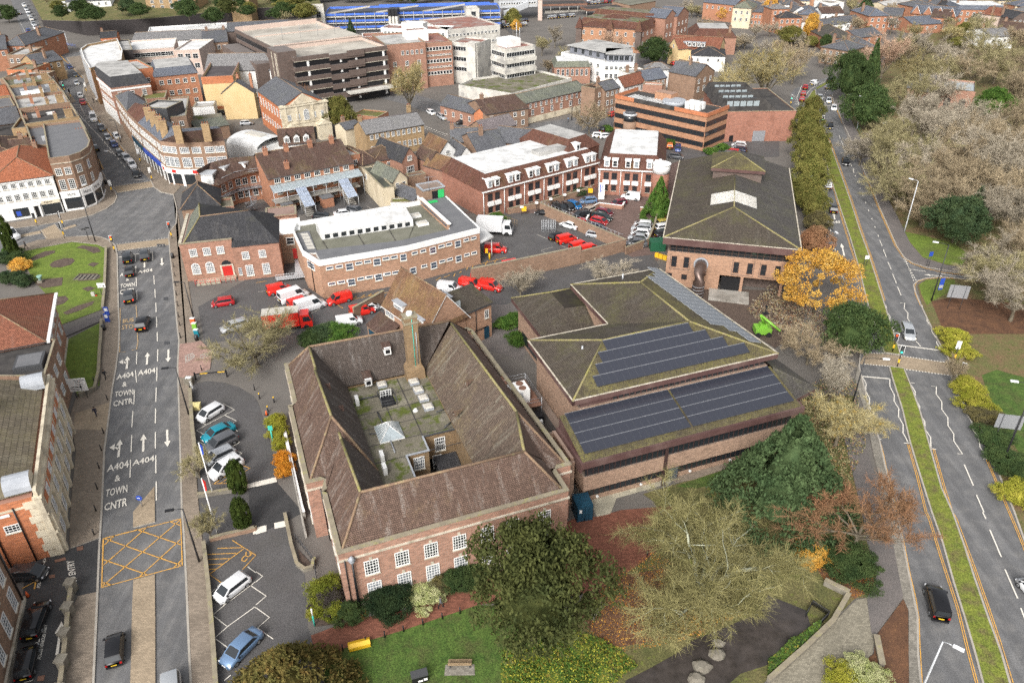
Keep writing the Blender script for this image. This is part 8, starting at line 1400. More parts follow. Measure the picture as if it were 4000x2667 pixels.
for a in(('big',v1(1615,1265),13,14,'twig_oak','huge spreading bare oak with pale lichen limbs beside the stream','tree',None,'bark_moss',.5),('round',v1(1228,1338),6.5,15.5,'yew','big dark yew growing in front of the council offices facade'),('cone',v1(1812,1095),8.0,14,'conifer','dense blue green conifer in front of the library end','tree',None,'bark',.38),('bare',v1(1985,1180),7.5,10,'twig_red','reddish brown bare tree overhanging the near carriageway'),('cone',v1(655,1560),6.5,8.5,'yew_gold','golden tipped yew filling the bottom edge by the car park'),('bare',v1(575,765),8,11,'twig_olive','bushy bare tree in front of the red delivery lorry'),('bare',v1(448,1058),2.4,5.2,'twig_olive','small clipped bare street tree behind the white car park flagpole'),('bare',v1(475,1200),2.4,5.2,'twig_olive','small clipped bare street tree beside the yellow hatched bay'),('column',v1(540,1090),1.3,5,'cypress','dark columnar yew beside the parked white car'),('column',v1(551,1175),1.25,4.6,'cypress','columnar yew in the brick planter nearest the white ramp band'),('open',v1(1885,645),7.2,11.5,'gold','golden autumn tree beside the dual carriageway'),('round',v1(1965,755),5.0,9,'holly','dark evergreen tree just below the golden tree'),('bare',v1(1865,785),5.5,7.5,'twig_brown','brown bare thicket tree beside the library lean-to'),('bare',v1(1935,960),7,8.5,'twig_yellow','pale olive bare tree above the big conifer'),('bare',v1(1915,870),3.0,10,'bark_pale','slim white stemmed bare tree by the pedestrian crossing'),('bare',v1(1400,615),5.2,6,'twig_grey','grey bare tree over the walled service road'),('bare',v1(1195,645),5,7,'twig_grey','grey bare tree against the tall brick yard wall'),('cone',v1(1515,450),3.6,9.5,'laurel','bright green conical tree in the office car park'),('round',v1(778,260),4.6,11,'olive_green','yellow green tree beside the cream classical hall'),('bare',v1(938,190),9.5,19,'twig_yellow','big bare plane tree in front of the brown car park'),('bare',v1(700,235),3.2,13,'twig_red','slim bare birch in front of the blue grey mansard flats'),('bare',v1(480,105),5,10,'twig_yellow','bare yellowish tree behind the pink offices'),('cone',v1(806,70),3.2,11,'pine','green conifer before the blue railed car park'),('bare',v1(1355,255),5.5,12,'twig_brown','bare street tree left of the banded brick offices'),('round',v1(1505,115),5.8,10.5,'holly','dark evergreen clump between the flats and the tan offices'),('bare',v1(1765,160),12,22,'twig_yellow','largest bare plane tree beyond the black saw roofs'),('bare',v1(1690,170),9,19,'twig_yellow','second bare plane tree, left of the largest one'),('bare',v1(1830,130),8,17,'twig_brown','bare plane tree nearest the road bend'),('bare',v1(2035,130),8.5,19,'twig_pink','tall pinkish bare poplar above the ivy clad trees'),('round',v1(1955,170),6.5,16,'holly','tall ivy clad dark tree beside the road bend'),('round',v1(1995,240),7,13,'holly','dark ivy clad tree above the green fence'),('cone',v1(2005,150),4,18,'holly','narrow ivy covered trunk below the pink poplar'),('bare',v1(2120,140),9,15,'twig_yellow','yellow tinged bare tree above the park pavilion wing'),('bare',v1(2240,150),9,13,'twig_brown','wide bare tree above the park pavilion'),('round',v1(2285,235),5.5,9,'laurel','bright evergreen tree beside the park pavilion'),('round',v1(2205,500),6,10,'pine','dark pine on the bank above the side road'),('cone',v1(2245,470),3.5,9,'pine','small pointed pine beside the larger pine'),('bare',v1(2290,620),8.5,11,'twig_olive','spreading bare tree over the side road sign'),('bare',v1(2195,850),2.2,5.5,'twig_brown','young bare tree beside the park path'),('round',v1(1865,60),3.6,12,'gold','yellow poplar among the far houses'),('cone',v1(1990,12),6,10,'conifer','cedar among the far white houses'),('round',v1(1815,80),5,8,'olive_green','green tree below the yellow poplar'),('open',v1(1770,22),5,11,'gold','gold topped tree behind the tan gabled offices'),('open',v1(1665,30),4,7,'gold','low orange tree beside the far cream villa'),('open',v1(1412,110),3,5,'gold','small yellow tree in front of the big brown offices'),('open',v1(1185,60),2.5,6,'gold','small golden tree by the station car park'),('round',v1(1178,40),4,9,'olive_green','evergreen tree beside the footbridge tower')):
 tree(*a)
g_=random.Random(4)
for i,(x,y,r,h)in enumerate(((1852,285,4.6,9),(1862,325,4.8,9.5),(1866,365,4.6,9),(1862,405,4.6,8.5),(1850,440,4.4,8),(1868,250,3.6,8),(1872,468,3,6))):tree('round',v1(x,y),r,h,'olive_green','olive green tree of the row between the carriageway and the big tiled block','tree','olive trees in a row beside the carriageway')
lb=('bare brown tree of the park wood beyond the right hand kerb','bare trees of the park wood')
for x,y,r,h in((2080,330,9,13),(2140,290,8,12),(2200,330,9,13),(2260,300,8,12),(2320,330,9,13),(2060,380,8,11),(2110,420,8,10),(2170,400,9,11),(2240,390,9,12),(2300,420,9,12),(2345,480,8,11),(2130,460,6,8),(2090,200,8,12),(2165,200,8,11),(2200,120,8,12),(2300,130,9,13),(2345,200,8,12),(2130,90,8,12),(2260,90,8,11),(2340,90,8,11),(2330,580,8,10),(2350,660,7,9),(2050,300,6,9),(2080,90,7,11),(2175,260,8,11),(2110,250,8,11),(2230,250,8,11),(2345,260,8,12),(2250,340,8,12),(2190,440,7,10),(2070,430,6,8),(2260,60,7,10),(2165,150,8,11),(2340,140,8,11),(2330,370,9,13),(2350,430,9,12),(2120,370,8,11),(2345,560,7,9),(1985,330,5,8),(2030,340,6,9)):
 tree('bare',v1(x,y),r*1.12,h*1.3,g_.choice(('twig_brown','twig_olive','twig_grey','twig_brown')),lb[0],'tree',lb[1])
for x,y,r,h,m_ in((1245,100,5,9,'twig_olive'),(1275,80,4,10,'twig_grey'),(1300,130,4,9,'twig_olive'),(1260,150,4,7,'twig_brown'),(1330,120,3,10,'twig_grey')):tree('bare',v1(x,y),r,h,m_,'thin bare tree of the belt beside the white stepped offices','tree','bare trees beside the white stepped offices')
for x,y,r,h in((1395,95,3.2,12),(1420,105,3,12)):tree('bare',v1(x,y),r,h,'twig_pink','slim bare birch in front of the big brown offices','tree','birches before the brown offices')
for i in range(14):x=1680+i*12;tree('bare',v1(x+g_.uniform(-20,20),g_.uniform(60,110)),4.5,8,'twig_grey','grey bare garden tree among the far right houses','tree','bare garden trees among the far houses')if i%2 else None
for x,y,m_ in((430,20,'holly'),(490,35,'holly'),(520,15,'twig'),(650,22,'holly'),(700,25,'olive_green'),(15,30,'holly')):
 tree('round',v1(x,y),g_.uniform(4,6.5),g_.uniform(6,9),m_ if m_!='twig' else 'yew','dark green tree of the hillside belt above the black wall','tree','trees of the hillside belt',zb=8 if x>100 else 0)
for x,y,r,h in((1900,75,5,8),(1950,100,6,9),(2010,75,5,8),(1900,130,5,8),(1925,60,4,7),(2060,110,6,9),(2010,40,4,7),(2180,60,5,7),(1620,50,5,9),(1590,20,5,8)):tree('bare',v1(x,y),r,h,g_.choice(('twig_brown','twig_olive','twig_grey')),'far bare tree in the gardens beyond the road bend','tree','far bare trees beyond the road bend')
for k in range(46):x,y=g_.uniform(1560,2360),g_.uniform(2,120);tree(*(('bare',v1(x,y),g_.uniform(3.5,6),g_.uniform(6,10),g_.choice(('twig_brown','twig_olive','twig_grey','twig_yellow')))if k%4 else('round',v1(x,y),g_.uniform(2.5,4),g_.uniform(4,7),g_.choice(('holly','olive_green')))),'far garden tree between the houses along the top','tree','far garden trees along the top')
for k in range(34):x,y=g_.uniform(1640,2400),g_.uniform(-18,42);H('far house with pale walls or brick and slate roof along the top',v1(x,y),v1(x+45,y+g_.uniform(-3,4)),v1(x+6,y-14),6,g_.choice(('brick_orange','render_white','brick_brown','render_cream','brick_tan')),g_.choice(('slate','slate_light','tile_brown','slate_blue')),g_.choice(('gable','hip')),2.2,f=[(3,4.4,1,1.3),(3,1.8,1,1.4)],group='far houses along the top')
for k in range(40):x,y=g_.uniform(90,720),g_.uniform(-12,34);tree('round' if k%3 else 'bare',v1(x,y),g_.uniform(3,5),g_.uniform(4,7),g_.choice(('holly','olive_green','holly','pine'))if k%3 else 'twig_olive','dark green tree of the hillside belt above the black wall','tree','trees of the hillside belt',zb=8)
for x,y,r,h,m_,l_ in((633,965,1.5,2.0,'lime_leaf','yellow green hedge plant by the office entrance, nearest the traffic cone'),(638,992,1.5,1.9,'lime_leaf','yellow green hedge plant in the middle of the entrance bed'),(643,1015,1.3,1.7,'lime_leaf','low green hedge plant next to the orange bushes'),(650,1050,1.4,1.8,'orange_leaf','bright orange bush by the office entrance ramp, upper one'),(654,1075,1.4,1.7,'orange_leaf','bright orange bush by the office entrance ramp, lower one'),(748,1352,2.1,2.4,'box_green','largest clipped green mound at the corner of the offices'),(757,1374,1.9,2.2,'grey_shrub','grey leafless shrub among the clipped mounds'),(738,1388,1.2,1.7,'box_green','clipped green mound next to the car park kerb'),(770,1400,1.3,1.9,'box_green','clipped green mound beside the dark round bush'),(722,1402,.9,1.2,'lime_leaf','small yellowish mound at the bed edge'),(803,1405,1.6,2.0,'holly','dark round bush beside the foot of the tall lamp'),(900,1375,2.6,2.6,'dark_shrub','dark clipped yew bush under the facade windows'),(878,1378,2.0,2.4,'dark_shrub','dark clipped yew bush next to the leaning board'),(970,1366,2.0,1.6,'variegated','pale variegated bush under the facade'),(993,1358,1.5,1.4,'variegated','smaller pale variegated bush beside the first'),(1010,1340,1.3,1.9,'purple_shrub','yellow flowered shrub by the pale variegated bush'),(1040,1330,1.7,2.2,'holly','dark glossy shrub under the facade by the walking person'),(1070,1322,1.7,2.2,'holly','second dark glossy shrub under the facade'),(1092,1316,1.5,2,'holly','third dark glossy shrub half behind the big yew'),(1188,775,1.9,2.4,'laurel','round green bush in the courtyard behind the chillers'),(1160,740,2,1.6,'laurel','laurel hedge along the courtyard rail'),(1180,730,2,1.6,'laurel','laurel hedge plant at the library wing'),(735,765,3,2.4,'pine','green juniper behind the offices roof'),(775,760,3,2.2,'laurel','spreading green bush behind the offices roof'),(715,775,2.2,2.4,'holly','dark bush beside the bare tree trunk'),(2193,770,2.6,1.8,'lime_leaf','lime hedge plant nearest the crossing, above it'),(2203,800,2.6,1.8,'lime_leaf','lime hedge plant at the crossing kerb'),(2225,885,2.4,1.8,'lime_leaf','lime hedge plant just below the crossing'),(2243,920,2.6,1.8,'lime_leaf','lime hedge plant opposite the zigzags'),(2262,955,2.4,1.6,'purple_shrub','dull yellow shrub beside the road sign'),(2285,1000,2.6,1.6,'holly','dark shrub under the grey road sign'),(2310,1050,2.6,1.6,'holly','dark shrub at the foot of the tall black lamp'),(2340,1130,2.6,1.7,'lime_leaf','yellow shrub on the right hand kerb bank'),(2345,1080,2.4,1.6,'holly','dark shrub at the frame edge bank'),(1960,1295,3.2,2.4,'holly','dark round bush beside the cobbled path'),(1870,1270,2.2,1.8,'gold','yellow leaved bush under the reddish tree'),(1985,1545,2.2,1.8,'variegated','pale cream shrub beside the bottom lamp'),(1945,1560,2.2,1.6,'lime_leaf','yellow shrub at the bottom edge near the lamp'),(1330,438,2.4,1.4,'pine','low juniper in front of the dormered offices'),(1270,448,1.8,1.2,'holly','low dark shrub in front of the dormered offices'),(1115,470,2.6,1.6,'holly','dark shrub under the blank red gable'),(1140,500,2.6,2,'laurel','ivy bush on the office wall corner'),(1355,545,2,1.4,'laurel',None),(1875,545,3.2,5,'twig_red','rusty brown shrub beside the lamp above the golden tree'),(1880,505,3,4,'purple_shrub','dull green shrub between the road and the tiled block')):
 if l_:tree('shrub',v1(x,y),r,h,m_,l_)
for i,(c,r,x,y)in enumerate(((2,0,1290,1265),(2,0,1435,1305),(2,0,1830,1385),(2,0,1935,1345),(2,0,870,1175))):tree('shrub',tt(c,r,x,y),2.0,1.8,'laurel',('clipped green bush by the banded offices turret','clipped green bush beside the orange car','clipped bush at the corner of the banded offices','clipped bush beside the white parked car','clipped bush beside the black car on the street')[i])
for i,(x,y)in enumerate(((40,790),(150,790),(180,850),(100,730))):tree('shrub',tt(0,1,x,y),2.0,2.4,('pine','holly','gold','laurel')[i],('spiky palm like shrub at the lawn edge','dark shrub at the lawn edge below the palm','orange leaved shrub at the lawn edge','upper green shrub of the lawn edge border')[i])
for i,(x,y)in enumerate(((150,970),(210,1000),(60,970))):tree('shrub',tt(0,1,x,y),1.8,2.2,'pine',('palm shrub behind the red tiled roof, middle one','palm shrub nearest the stone urn','palm shrub by the frame edge')[i])
tree('column',tt(0,1,60,600),1.4,9,'cypress','tall thin cypress beside the white minibus')
def cover(name,pts,n,mats,s,hmax,label,seed):
 g=random.Random(seed);P=[E(p)for p in pts];xs=[p.x for p in P];ys=[p.y for p in P];m=MB();k=0
 def inside(x,y):
  c=False;j=len(P)-1
  for i in range(len(P)):
   if(P[i].y>y)!=(P[j].y>y)and x<(P[j].x-P[i].x)*(y-P[i].y)/(P[j].y-P[i].y)+P[i].x:c=not c
   j=i
  return c
 while k<n:
  x,y=g.uniform(min(xs),max(xs)),g.uniform(min(ys),max(ys))
  if not inside(x,y):continue
  k+=1;z=g.uniform(.05,hmax)*(.5+.5*math.sin(x*1.3)*math.cos(y*1.1));a=Vector((g.uniform(-1,1),g.uniform(-1,1),g.uniform(-.4,.4))).normalized()*s*g.uniform(.5,1.3);b=a.cross(Vector((g.uniform(-.4,.4),g.uniform(-.4,.4),1))).normalized()*s*.6;c=Vector((x,y,max(.06,z)));m.poly([c-a,c+b,c+a,c-b],g.randrange(len(mats)))
 o=m.build(name,[M[q]for q in mats]);tag(o,label,'ground cover',kind='stuff')
cover('ground_cover',t(2,3,-100,1300,200,1220,600,1100,1000,1250,1150,1420,900,1600,-100,1700),9000,['ground_cover','laurel','ground_cover','lime_leaf'],.12,.9,'low green and yellow ground cover by the stream',1)
cover('fallen_leaves',t(2,3,850,650,1300,350,1900,700,1900,1000,1500,1200,900,1300,640,1050),5000,['orange_leaf','gold','twig_red','twig_red'],.07,.08,'fallen autumn leaves under the oak',2)
cover('ground_cover',t(2,3,1400,950,1900,900,2200,900,1700,1150,1450,1200),4000,['twig_red','gold','twig_olive','yew'],.12,1.4,'tangled brown and gold bank beside the stream',3)
cover('ground_cover',t(3,3,0,1360,200,1200,480,1020,470,1080,200,1330,0,1500),4500,['laurel','ground_cover','holly'],.13,1.0,'green plants along the stream wall',4)
cover('fallen_leaves',t(3,3,300,350,700,450,980,520,980,700,780,800,560,680),2500,['twig_red','orange_leaf','twig_red'],.07,.08,'fallen leaves beside the cobbled path',5)
cover('undergrowth',t(3,2,0,500,700,300,800,400,900,950,700,1400,300,1500),7000,['twig_olive','twig_red','yew','twig_yellow'],.14,1.6,'brown undergrowth beside the carriageway',6)
cover('undergrowth',t(3,1,0,1100,300,1150,700,1500,850,1568,700,1650,200,1568,-200,1300),6000,['twig_olive','twig_red','twig_grey','twig_brown'],.14,1.8,'brown undergrowth below the golden tree',7)
for x in range(740,1200,30):tree('round',v1(x,-14+g_.uniform(-4,6)),5,8,g_.choice(('holly','olive_green')),'dark green tree behind the blue railed car park','tree','trees behind the blue car park')
# ================================================================ street furniture, signs, walls, people
def lamp(base,top,tip,label,mat='black',head='lamp_white',hmin=5):
 b=E(base);h=max(hmin,HG(base,top));o=empty('street_lamp',b,0,label,'street lamp');q=E(tip,h)-b;q.z=0;L=min(2.6,max(.9,q.length));q=q.normalized()
 MB().tube([(0,0,0),(0,0,1.2),(0,0,h)],[.14,.11,.075],8).build('pole',M[mat],o);MB().tube([(0,0,h),q*(L*.5)+Vector((0,0,h+.1)),q*L+Vector((0,0,h+.1))],.045,5).build('arm',M[mat],o);a=math.atan2(q.y,q.x);x=MB().box(-.45,-.16,-.05,.45,.16,.1).build('lamp_head',M[head],o,q*(L+.35)+Vector((0,0,h+.1)),a)
for a in((tt(0,2,1735,675),tt(0,2,1605,240),tt(0,2,1540,248),'tall black street lamp between the road and the car park entrance','black','black'),(tt(0,3,1832,455),tt(0,2,1685,1530),tt(0,2,1590,1550),'tall black street lamp beside the yellow box junction','black','black'),(tt(0,1,878,655),tt(0,1,750,140),tt(0,1,740,145),'tall black lamp on the garden corner of the crossroads'),(tt(3,2,770,590),tt(3,2,900,155),tt(3,2,1060,165),'black lamp with white head over the pedestrian crossing'),(tt(3,1,1500,1195),tt(3,1,1665,685),tt(3,1,1560,665),'black lamp carrying a blue banner at the side road'),(tt(3,1,1252,558),tt(3,1,1378,95),tt(3,1,1330,85),'pale grey lamp on the leaf covered bank','pale_metal'),(tt(3,2,2160,1095),tt(3,2,2440,390),tt(3,2,2290,375),'black lamp beside the grey road sign at the frame edge'),(tt(3,3,1405,1640),tt(3,3,1580,1170),tt(3,3,1690,1225),'pale lamp rising from the bottom edge beside the near carriageway','pale_metal'),(tt(3,1,510,730),tt(3,1,548,590),tt(3,1,650,590),'black lamp above the golden tree'),(tt(3,1,350,270),tt(3,1,395,50),tt(3,1,415,48),'grey lamp beside the olive tree row','grey_metal'),(tt(3,0,815,1190),tt(3,0,888,885),tt(3,0,860,885),'pale lamp above the green fence','pale_metal'),(tt(3,0,1052,1280),tt(3,0,1082,1150),tt(3,0,1040,1148),'pale lamp in front of the bare wood','pale_metal'),(tt(0,0,935,1568),tt(0,0,895,1410),tt(0,0,960,1395),'black lamp at the kerb of the far street'),(tt(0,0,1110,1310),tt(0,0,1060,1110),tt(0,0,1040,1110),'black lamp on the far street pavement','black','black'),(tt(0,0,630,430),tt(0,0,595,290),tt(0,0,555,288),'pale lamp on the grass at the far junction','pale_metal'),(tt(0,1,1785,1380),tt(0,1,1680,1030),tt(0,1,1640,1028),'black lamp beside the painted cabinets','black','black'),(tt(2,0,548,1105),tt(2,0,555,890),tt(2,0,570,890),'black lamp before the long brick range','black','black')):lamp(*a)
b_=E(tt(1,3,955,890));o=empty('lantern_post',b_,0,'tall black post with grey lantern in front of the offices facade','lamp post');h=HG(tt(1,3,955,890),tt(1,3,880,470));MB().tube([(0,0,0),(0,0,h)],[.16,.11],8).build('pole',M['black'],o);MB().cyl(0,0,h,h+.55,.18,.4,6).cyl(0,0,h+.55,h+.95,.45,.08,6).build('lantern',M['lead'],o)
SIGM={}
def signal(base,h,face,lit,label,wait=False):
 b=E(base);f=E(face)-b;o=empty('traffic_light',b,math.atan2(f.y,f.x),label,'traffic light');MB().tube([(0,0,0),(0,0,h)],.07,6).build('pole',M['black'],o);MB().box(.05,-.32,h-.4,.12,.32,h+1.0).build('backing_board',M['white'],o);MB().box(.12,-.25,h-.32,.3,.25,h+.92).build('signal_head',M['black'],o)
 for i,c in enumerate(('sig_green','sig_amber','sig_red')):MB().tube([(.3,0,h-.1+i*.4),(.36,0,h-.1+i*.4)],.15,10).build('lamp',M[c if c[4:]in lit else 'dark_grey'],o)
 if wait:MB().box(-.12,-.12,.9,.12,.12,1.5).build('push_button',M['yellow'],o)
sg=lambda c,r,bx,by,fx,fy,lit,lb,h=2.6,w=True:signal(tt(c,r,bx,by),h,tt(c,r,fx,fy),lit,lb,w)
sg(0,1,1058,755,1080,1100,'red amber','signal with red and amber lit at the corner of the lawn',2.9);sg(0,1,1582,628,1560,1000,'red','signal with red lit outside the old post office',2.9);sg(0,1,595,620,300,700,'','dark signal on a post at the side road crossing');sg(0,1,585,515,300,560,'','dark signal on the side road island');sg(0,1,345,508,200,600,'','push button signal outside the white shops',2.2);sg(0,1,1032,205,1100,100,'','push button post at the estate agent corner',2.2);sg(0,1,1400,100,1300,20,'red','signal with red lit at the mouth of the far street');sg(3,2,1185,235,1150,700,'green','signal with green lit on the tip of the grass verge',3);sg(3,2,1140,100,1000,700,'red','signal seen from behind at the end of the upper verge',2.6);sg(3,2,1700,190,1500,-300,'','dark signal in the lime hedge beside the crossing',2.8);sg(3,2,1765,325,1600,600,'','push button post on the red paved crossing mouth',1.6);sg(3,0,430,990,400,1300,'green','signal with green lit in the verge at the bend');sg(3,0,490,1175,470,1400,'green','signal with green lit on the kerb below the bend');sg(3,0,205,975,230,1200,'green','signal with green lit beside the hatched lane');sg(0,0,598,850,650,1100,'green','signal with green lit on the far traffic island');sg(0,0,655,910,700,1100,'','dark signal on the far traffic island');sg(0,0,445,850,600,1000,'green','signal with green lit by the far terraces');sg(0,0,800,860,760,700,'','dark signal on the far pavement corner');sg(0,0,1295,1505,1200,1400,'','dark signal at the lower end of the far street',3)
lb='black bollard along the left road pavement';bm=MB().cyl(0,0,0,.95,.085,.07,8).cyl(0,0,.95,1.02,.09,.04,8).mesh('bollard',[M['black']]);bg='pavement bollards'
for c,r,L in((0,1,(1600,890,1610,975,1618,1065,1625,1150,1637,1250,1645,1350,1655,1428,1662,1540)),(0,2,(990,540,955,845,935,1005,915,1170,898,1360,885,1560,870,380)),(0,3,(870,212)),(0,2,(1855,272,2340,450))):
 for i in range(0,len(L),2):p=E(tt(c,r,L[i],L[i+1]));tag(link('bollard',bm,None,(p.x,p.y,.1)),lb,'bollard',bg)
for i in range(8):x,y=((800,1270),(1012,1200),(1185,1148),(1357,1095),(1534,1035),(1712,978),(1875,928),(2042,868))[i];p=E(tt(1,3,x,y));tag(link('bollard',bm,None,(p.x,p.y,0)),'short dark post along the edge of the lawn','bollard','lawn edge posts')
for x,y in((1240,410),(1075,710),(905,720),(1198,640),(1165,300),(1580,180)):p=E(tt(2,3,x,y));tag(link('bollard',bm,None,(p.x,p.y,0)),'dark post around the red plaza under the oak','bollard','plaza posts')
ym=MB().cyl(0,0,0,.85,.09,.09,8).cyl(0,0,.85,1.05,.095,.09,8,1).mesh('bollard',[M['black'],M['yellow']])
for x,y in((35,525),(168,560),(112,645)):p=E(tt(1,2,x,y));tag(link('bollard',ym,None,(p.x,p.y,0)),'black bollard with yellow top by the office entrance','bollard','yellow topped bollards')
def thing(name,p,label,cat,parts,rz=0,z=0):
 w=E(p);o=empty(name,(w.x,w.y,z),rz,label,cat)
 for n,m,mt in parts:m.build(n,[M[q]for q in([mt]if isinstance(mt,str)else mt)],o)
 return o
def signboard(p,w,h,zb,mat,label,rz=0,lines=(),arrow_=True):
 P=[('panel',MB().box(-w/2,-.04,zb,w/2,.02,zb+h),mat)]+[('post',MB().tube([(s*w*.3,.08,0),(s*w*.3,.08,zb+h)],.05,6),'dark_grey')for s in(-1,1)];o=thing('road_sign',p,label,'sign',P,rz)
 for s,x,z,hh in lines:me=text_mesh(s,.01);[setattr(v,'co',(v.co.x*hh+x,-.055,v.co.y*hh+z))for v in me.vertices];me.materials.append(M['black']);link('lettering',me,o)
 if arrow_:MB().box(-.9,-.055,zb+h*.32,.6,-.045,zb+h*.38).box(.3,-.055,zb+.15,.42,-.045,zb+h*.55).build('route_diagram',M['black'],o)
 return o
signboard(tt(0,2,760,530),2.5,2.2,1.5,'white','large white direction sign on two posts beside the lawn',.15,(('Amersham',-.3,3.3,.34),('A404',-.2,2.95,.32),('Station',-.1,2.6,.32),('Town centre',-1.1,1.9,.28),('restricted',-1.0,1.65,.26)))
signboard(tt(0,1,970,1180),1.4,.9,2.4,'white','white lane sign on a post by the lawn wall',.1,(),True);signboard(tt(3,1,1700,1270),3.2,2.4,2.2,'grey_metal','grey back of a road sign on the leafy bank',2.9,(),False);signboard(tt(3,2,2150,905),3.2,2.2,2,'grey_metal','grey back of a road sign behind the dark shrubs',2.9,(),False);signboard(tt(3,1,1465,880),.8,.9,2.2,'blue_sign','small dark sign facing the side road',.2,(),False);signboard(tt(3,1,890,880),.8,.7,1.6,'white','small white sign standing on the verge',0,(),False)
thing('banner',tt(3,1,1520,1195),'blue banner hung on the black lamp at the side road','banner',[('cloth',MB().box(.15,-.03,2.2,1.0,.03,4.4),'blue_sign'),('picture',MB().box(.2,-.045,2.5,.95,-.031,3.1),'pale_metal')],.2)
thing('keep_left_sign',tt(0,2,1310,1520),'blue keep left sign on the traffic island','sign',[('post',MB().tube([(0,0,0),(0,0,1.6)],.05,6),'grey_metal'),('disc',MB().tube([(0,-.06,1.6),(0,-.1,1.6)],.38,16),'blue_sign'),('arrow',MB().box(-.2,-.12,1.55,.1,-.1,1.65),'white')])
thing('finger_post',tt(0,1,818,640),'black finger post at the corner of the lawn','sign',[('pole',MB().tube([(0,0,0),(0,0,3)],.06,6),'black'),('finger',MB().box(-1,-.03,2.4,0,.03,2.65).box(0,-.03,2.7,.9,.03,2.95),'black')])
def person(p,label,top,legs,pose=0,h=1.72,rz=0,hat=None):
 w=E(p);o=empty('person',(w.x,w.y,.02),rz,label,'person');s=h/1.75;f=.22 if pose else .07;V=[(0,0,.95),(0,0,1.15),(0,0,1.42),(0,0,1.52),(.02,0,1.66),(0,.1,.9),(f,.11,.5),(f*.6,.11,.06),(f+.14,.11,.03),(0,-.1,.9),(-f,-.11,.5),(-f*1.5,-.11,.08),(-f*1.5+.16,-.11,.03),(0,.2,1.4),(-.08,.25,1.12),(.06,.26,.9),(0,-.2,1.4),(.1,-.25,1.12),(.2,-.24,.95)]
 Ed=[(0,1),(1,2),(2,3),(3,4),(0,5),(5,6),(6,7),(7,8),(0,9),(9,10),(10,11),(11,12),(2,13),(13,14),(14,15),(2,16),(16,17),(17,18)];rr=[.15,.14,.16,.06,.1,.1,.075,.05,.045,.1,.075,.05,.045,.075,.055,.04,.075,.055,.04]
 me=bpy.data.meshes.new('body');me.from_pydata([(a*s,b*s,c*s)for a,b,c in V],Ed,[]);x=link('body',me,o);k=x.modifiers.new('skin','SKIN');sv=me.skin_vertices[0].data if me.skin_vertices else None
 if sv is None:return
 for i,r_ in enumerate(rr):sv[i].radius=(r_*s,r_*s)
 sv[0].use_root=True;x.modifiers.new('sub','SUBSURF').levels=1;x.modifiers['sub'].render_levels=1
 m=bpy.data.materials.get('wear_'+top+legs)
 if not m:
  m=bpy.data.materials.new('wear_'+top+legs);m.use_nodes=True;nt=m.node_tree;tc=nt.nodes.new('ShaderNodeTexCoord');sp=nt.nodes.new('ShaderNodeSeparateXYZ');nt.links.new(tc.outputs['Object'],sp.inputs[0]);cr=nt.nodes.new('ShaderNodeValToRGB');cr.color_ramp.interpolation='CONSTANT';mp=ramp(nt,sp.outputs[2],0,2);nt.links.new(mp,cr.inputs[0]);C_=lambda q:M[q].node_tree.nodes['Principled BSDF'].inputs['Base Color'].default_value
  for i,(ps,q)in enumerate(((0,'black'),(.05,legs),(.47,top),(.76,'skin'))):e_=cr.color_ramp.elements[i]if i<2 else cr.color_ramp.elements.new(ps);e_.position=ps;e_.color=C_(q)
  nt.links.new(cr.outputs[0],nt.nodes['Principled BSDF'].inputs['Base Color'])
 me.materials.append(m);MB().tube([(-.02*s,0,1.64*s),(0,0,1.72*s),(0,0,1.78*s)],[.115*s,.115*s,.05*s],10).build('hair',M[hat or 'hair'],o);return o
pd=((0,2,975,345,'person in a dark suit walking with a bag beside the lawn wall','cloth_dark','cloth_dark',1,1.5),(0,2,890,690,'person in navy with a rucksack crossing the tan paving','cloth_navy','cloth_navy',1,-1.5),(0,1,245,722,'person in black striding past the minibus','cloth_dark','cloth_dark',1,.2),(1,3,1700,875,'person in a grey jacket on the red path by the facade','cloth_grey','cloth_dark',1,0),(0,0,635,930,'person in dark clothes waiting on the far island','cloth_dark','cloth_dark',0,0),(0,0,612,900,'second person waiting on the far island','cloth_navy','cloth_dark',0,1),(0,0,865,950,'person walking past the far shops','cloth_dark','cloth_navy',1,1),(0,0,895,945,'person in brown beside the far shops','wood','cloth_dark',1,2),(0,0,430,700,'person on the far west pavement','cloth_navy','cloth_dark',0,0),(2,0,515,1125,'person in pale blue by the long brick range','p_sky','cloth_dark',0,0))
for q in pd:person(tt(*q[:4]),q[4],q[5],q[6],q[7],1.75,q[8])
bw=person(tt(2,1,2270,1335),'worker in black standing in the boom lift basket','cloth_dark','cloth_dark');bw.location=w0+Vector((0,0,4.02))
def cone_(p,label):thing('traffic_cone',p,label,'traffic cone',[('body',MB().cyl(0,0,.04,.75,.2,.05,10),'orange'),('stripe',MB().cyl(0,0,.32,.52,.135,.095,10),'white'),('base',MB().box(-.26,-.26,0,.26,.26,.05),'black')])
cone_(tt(1,3,978,975),'orange and white cone nearest the red path');cone_(tt(1,3,1008,930),'orange cone behind the first one beside the facade');cone_(tt(0,3,258,770),'orange and white cone by the police yard wall');cone_(tt(1,2,98,672),'orange cone at the end of the entrance hedge')
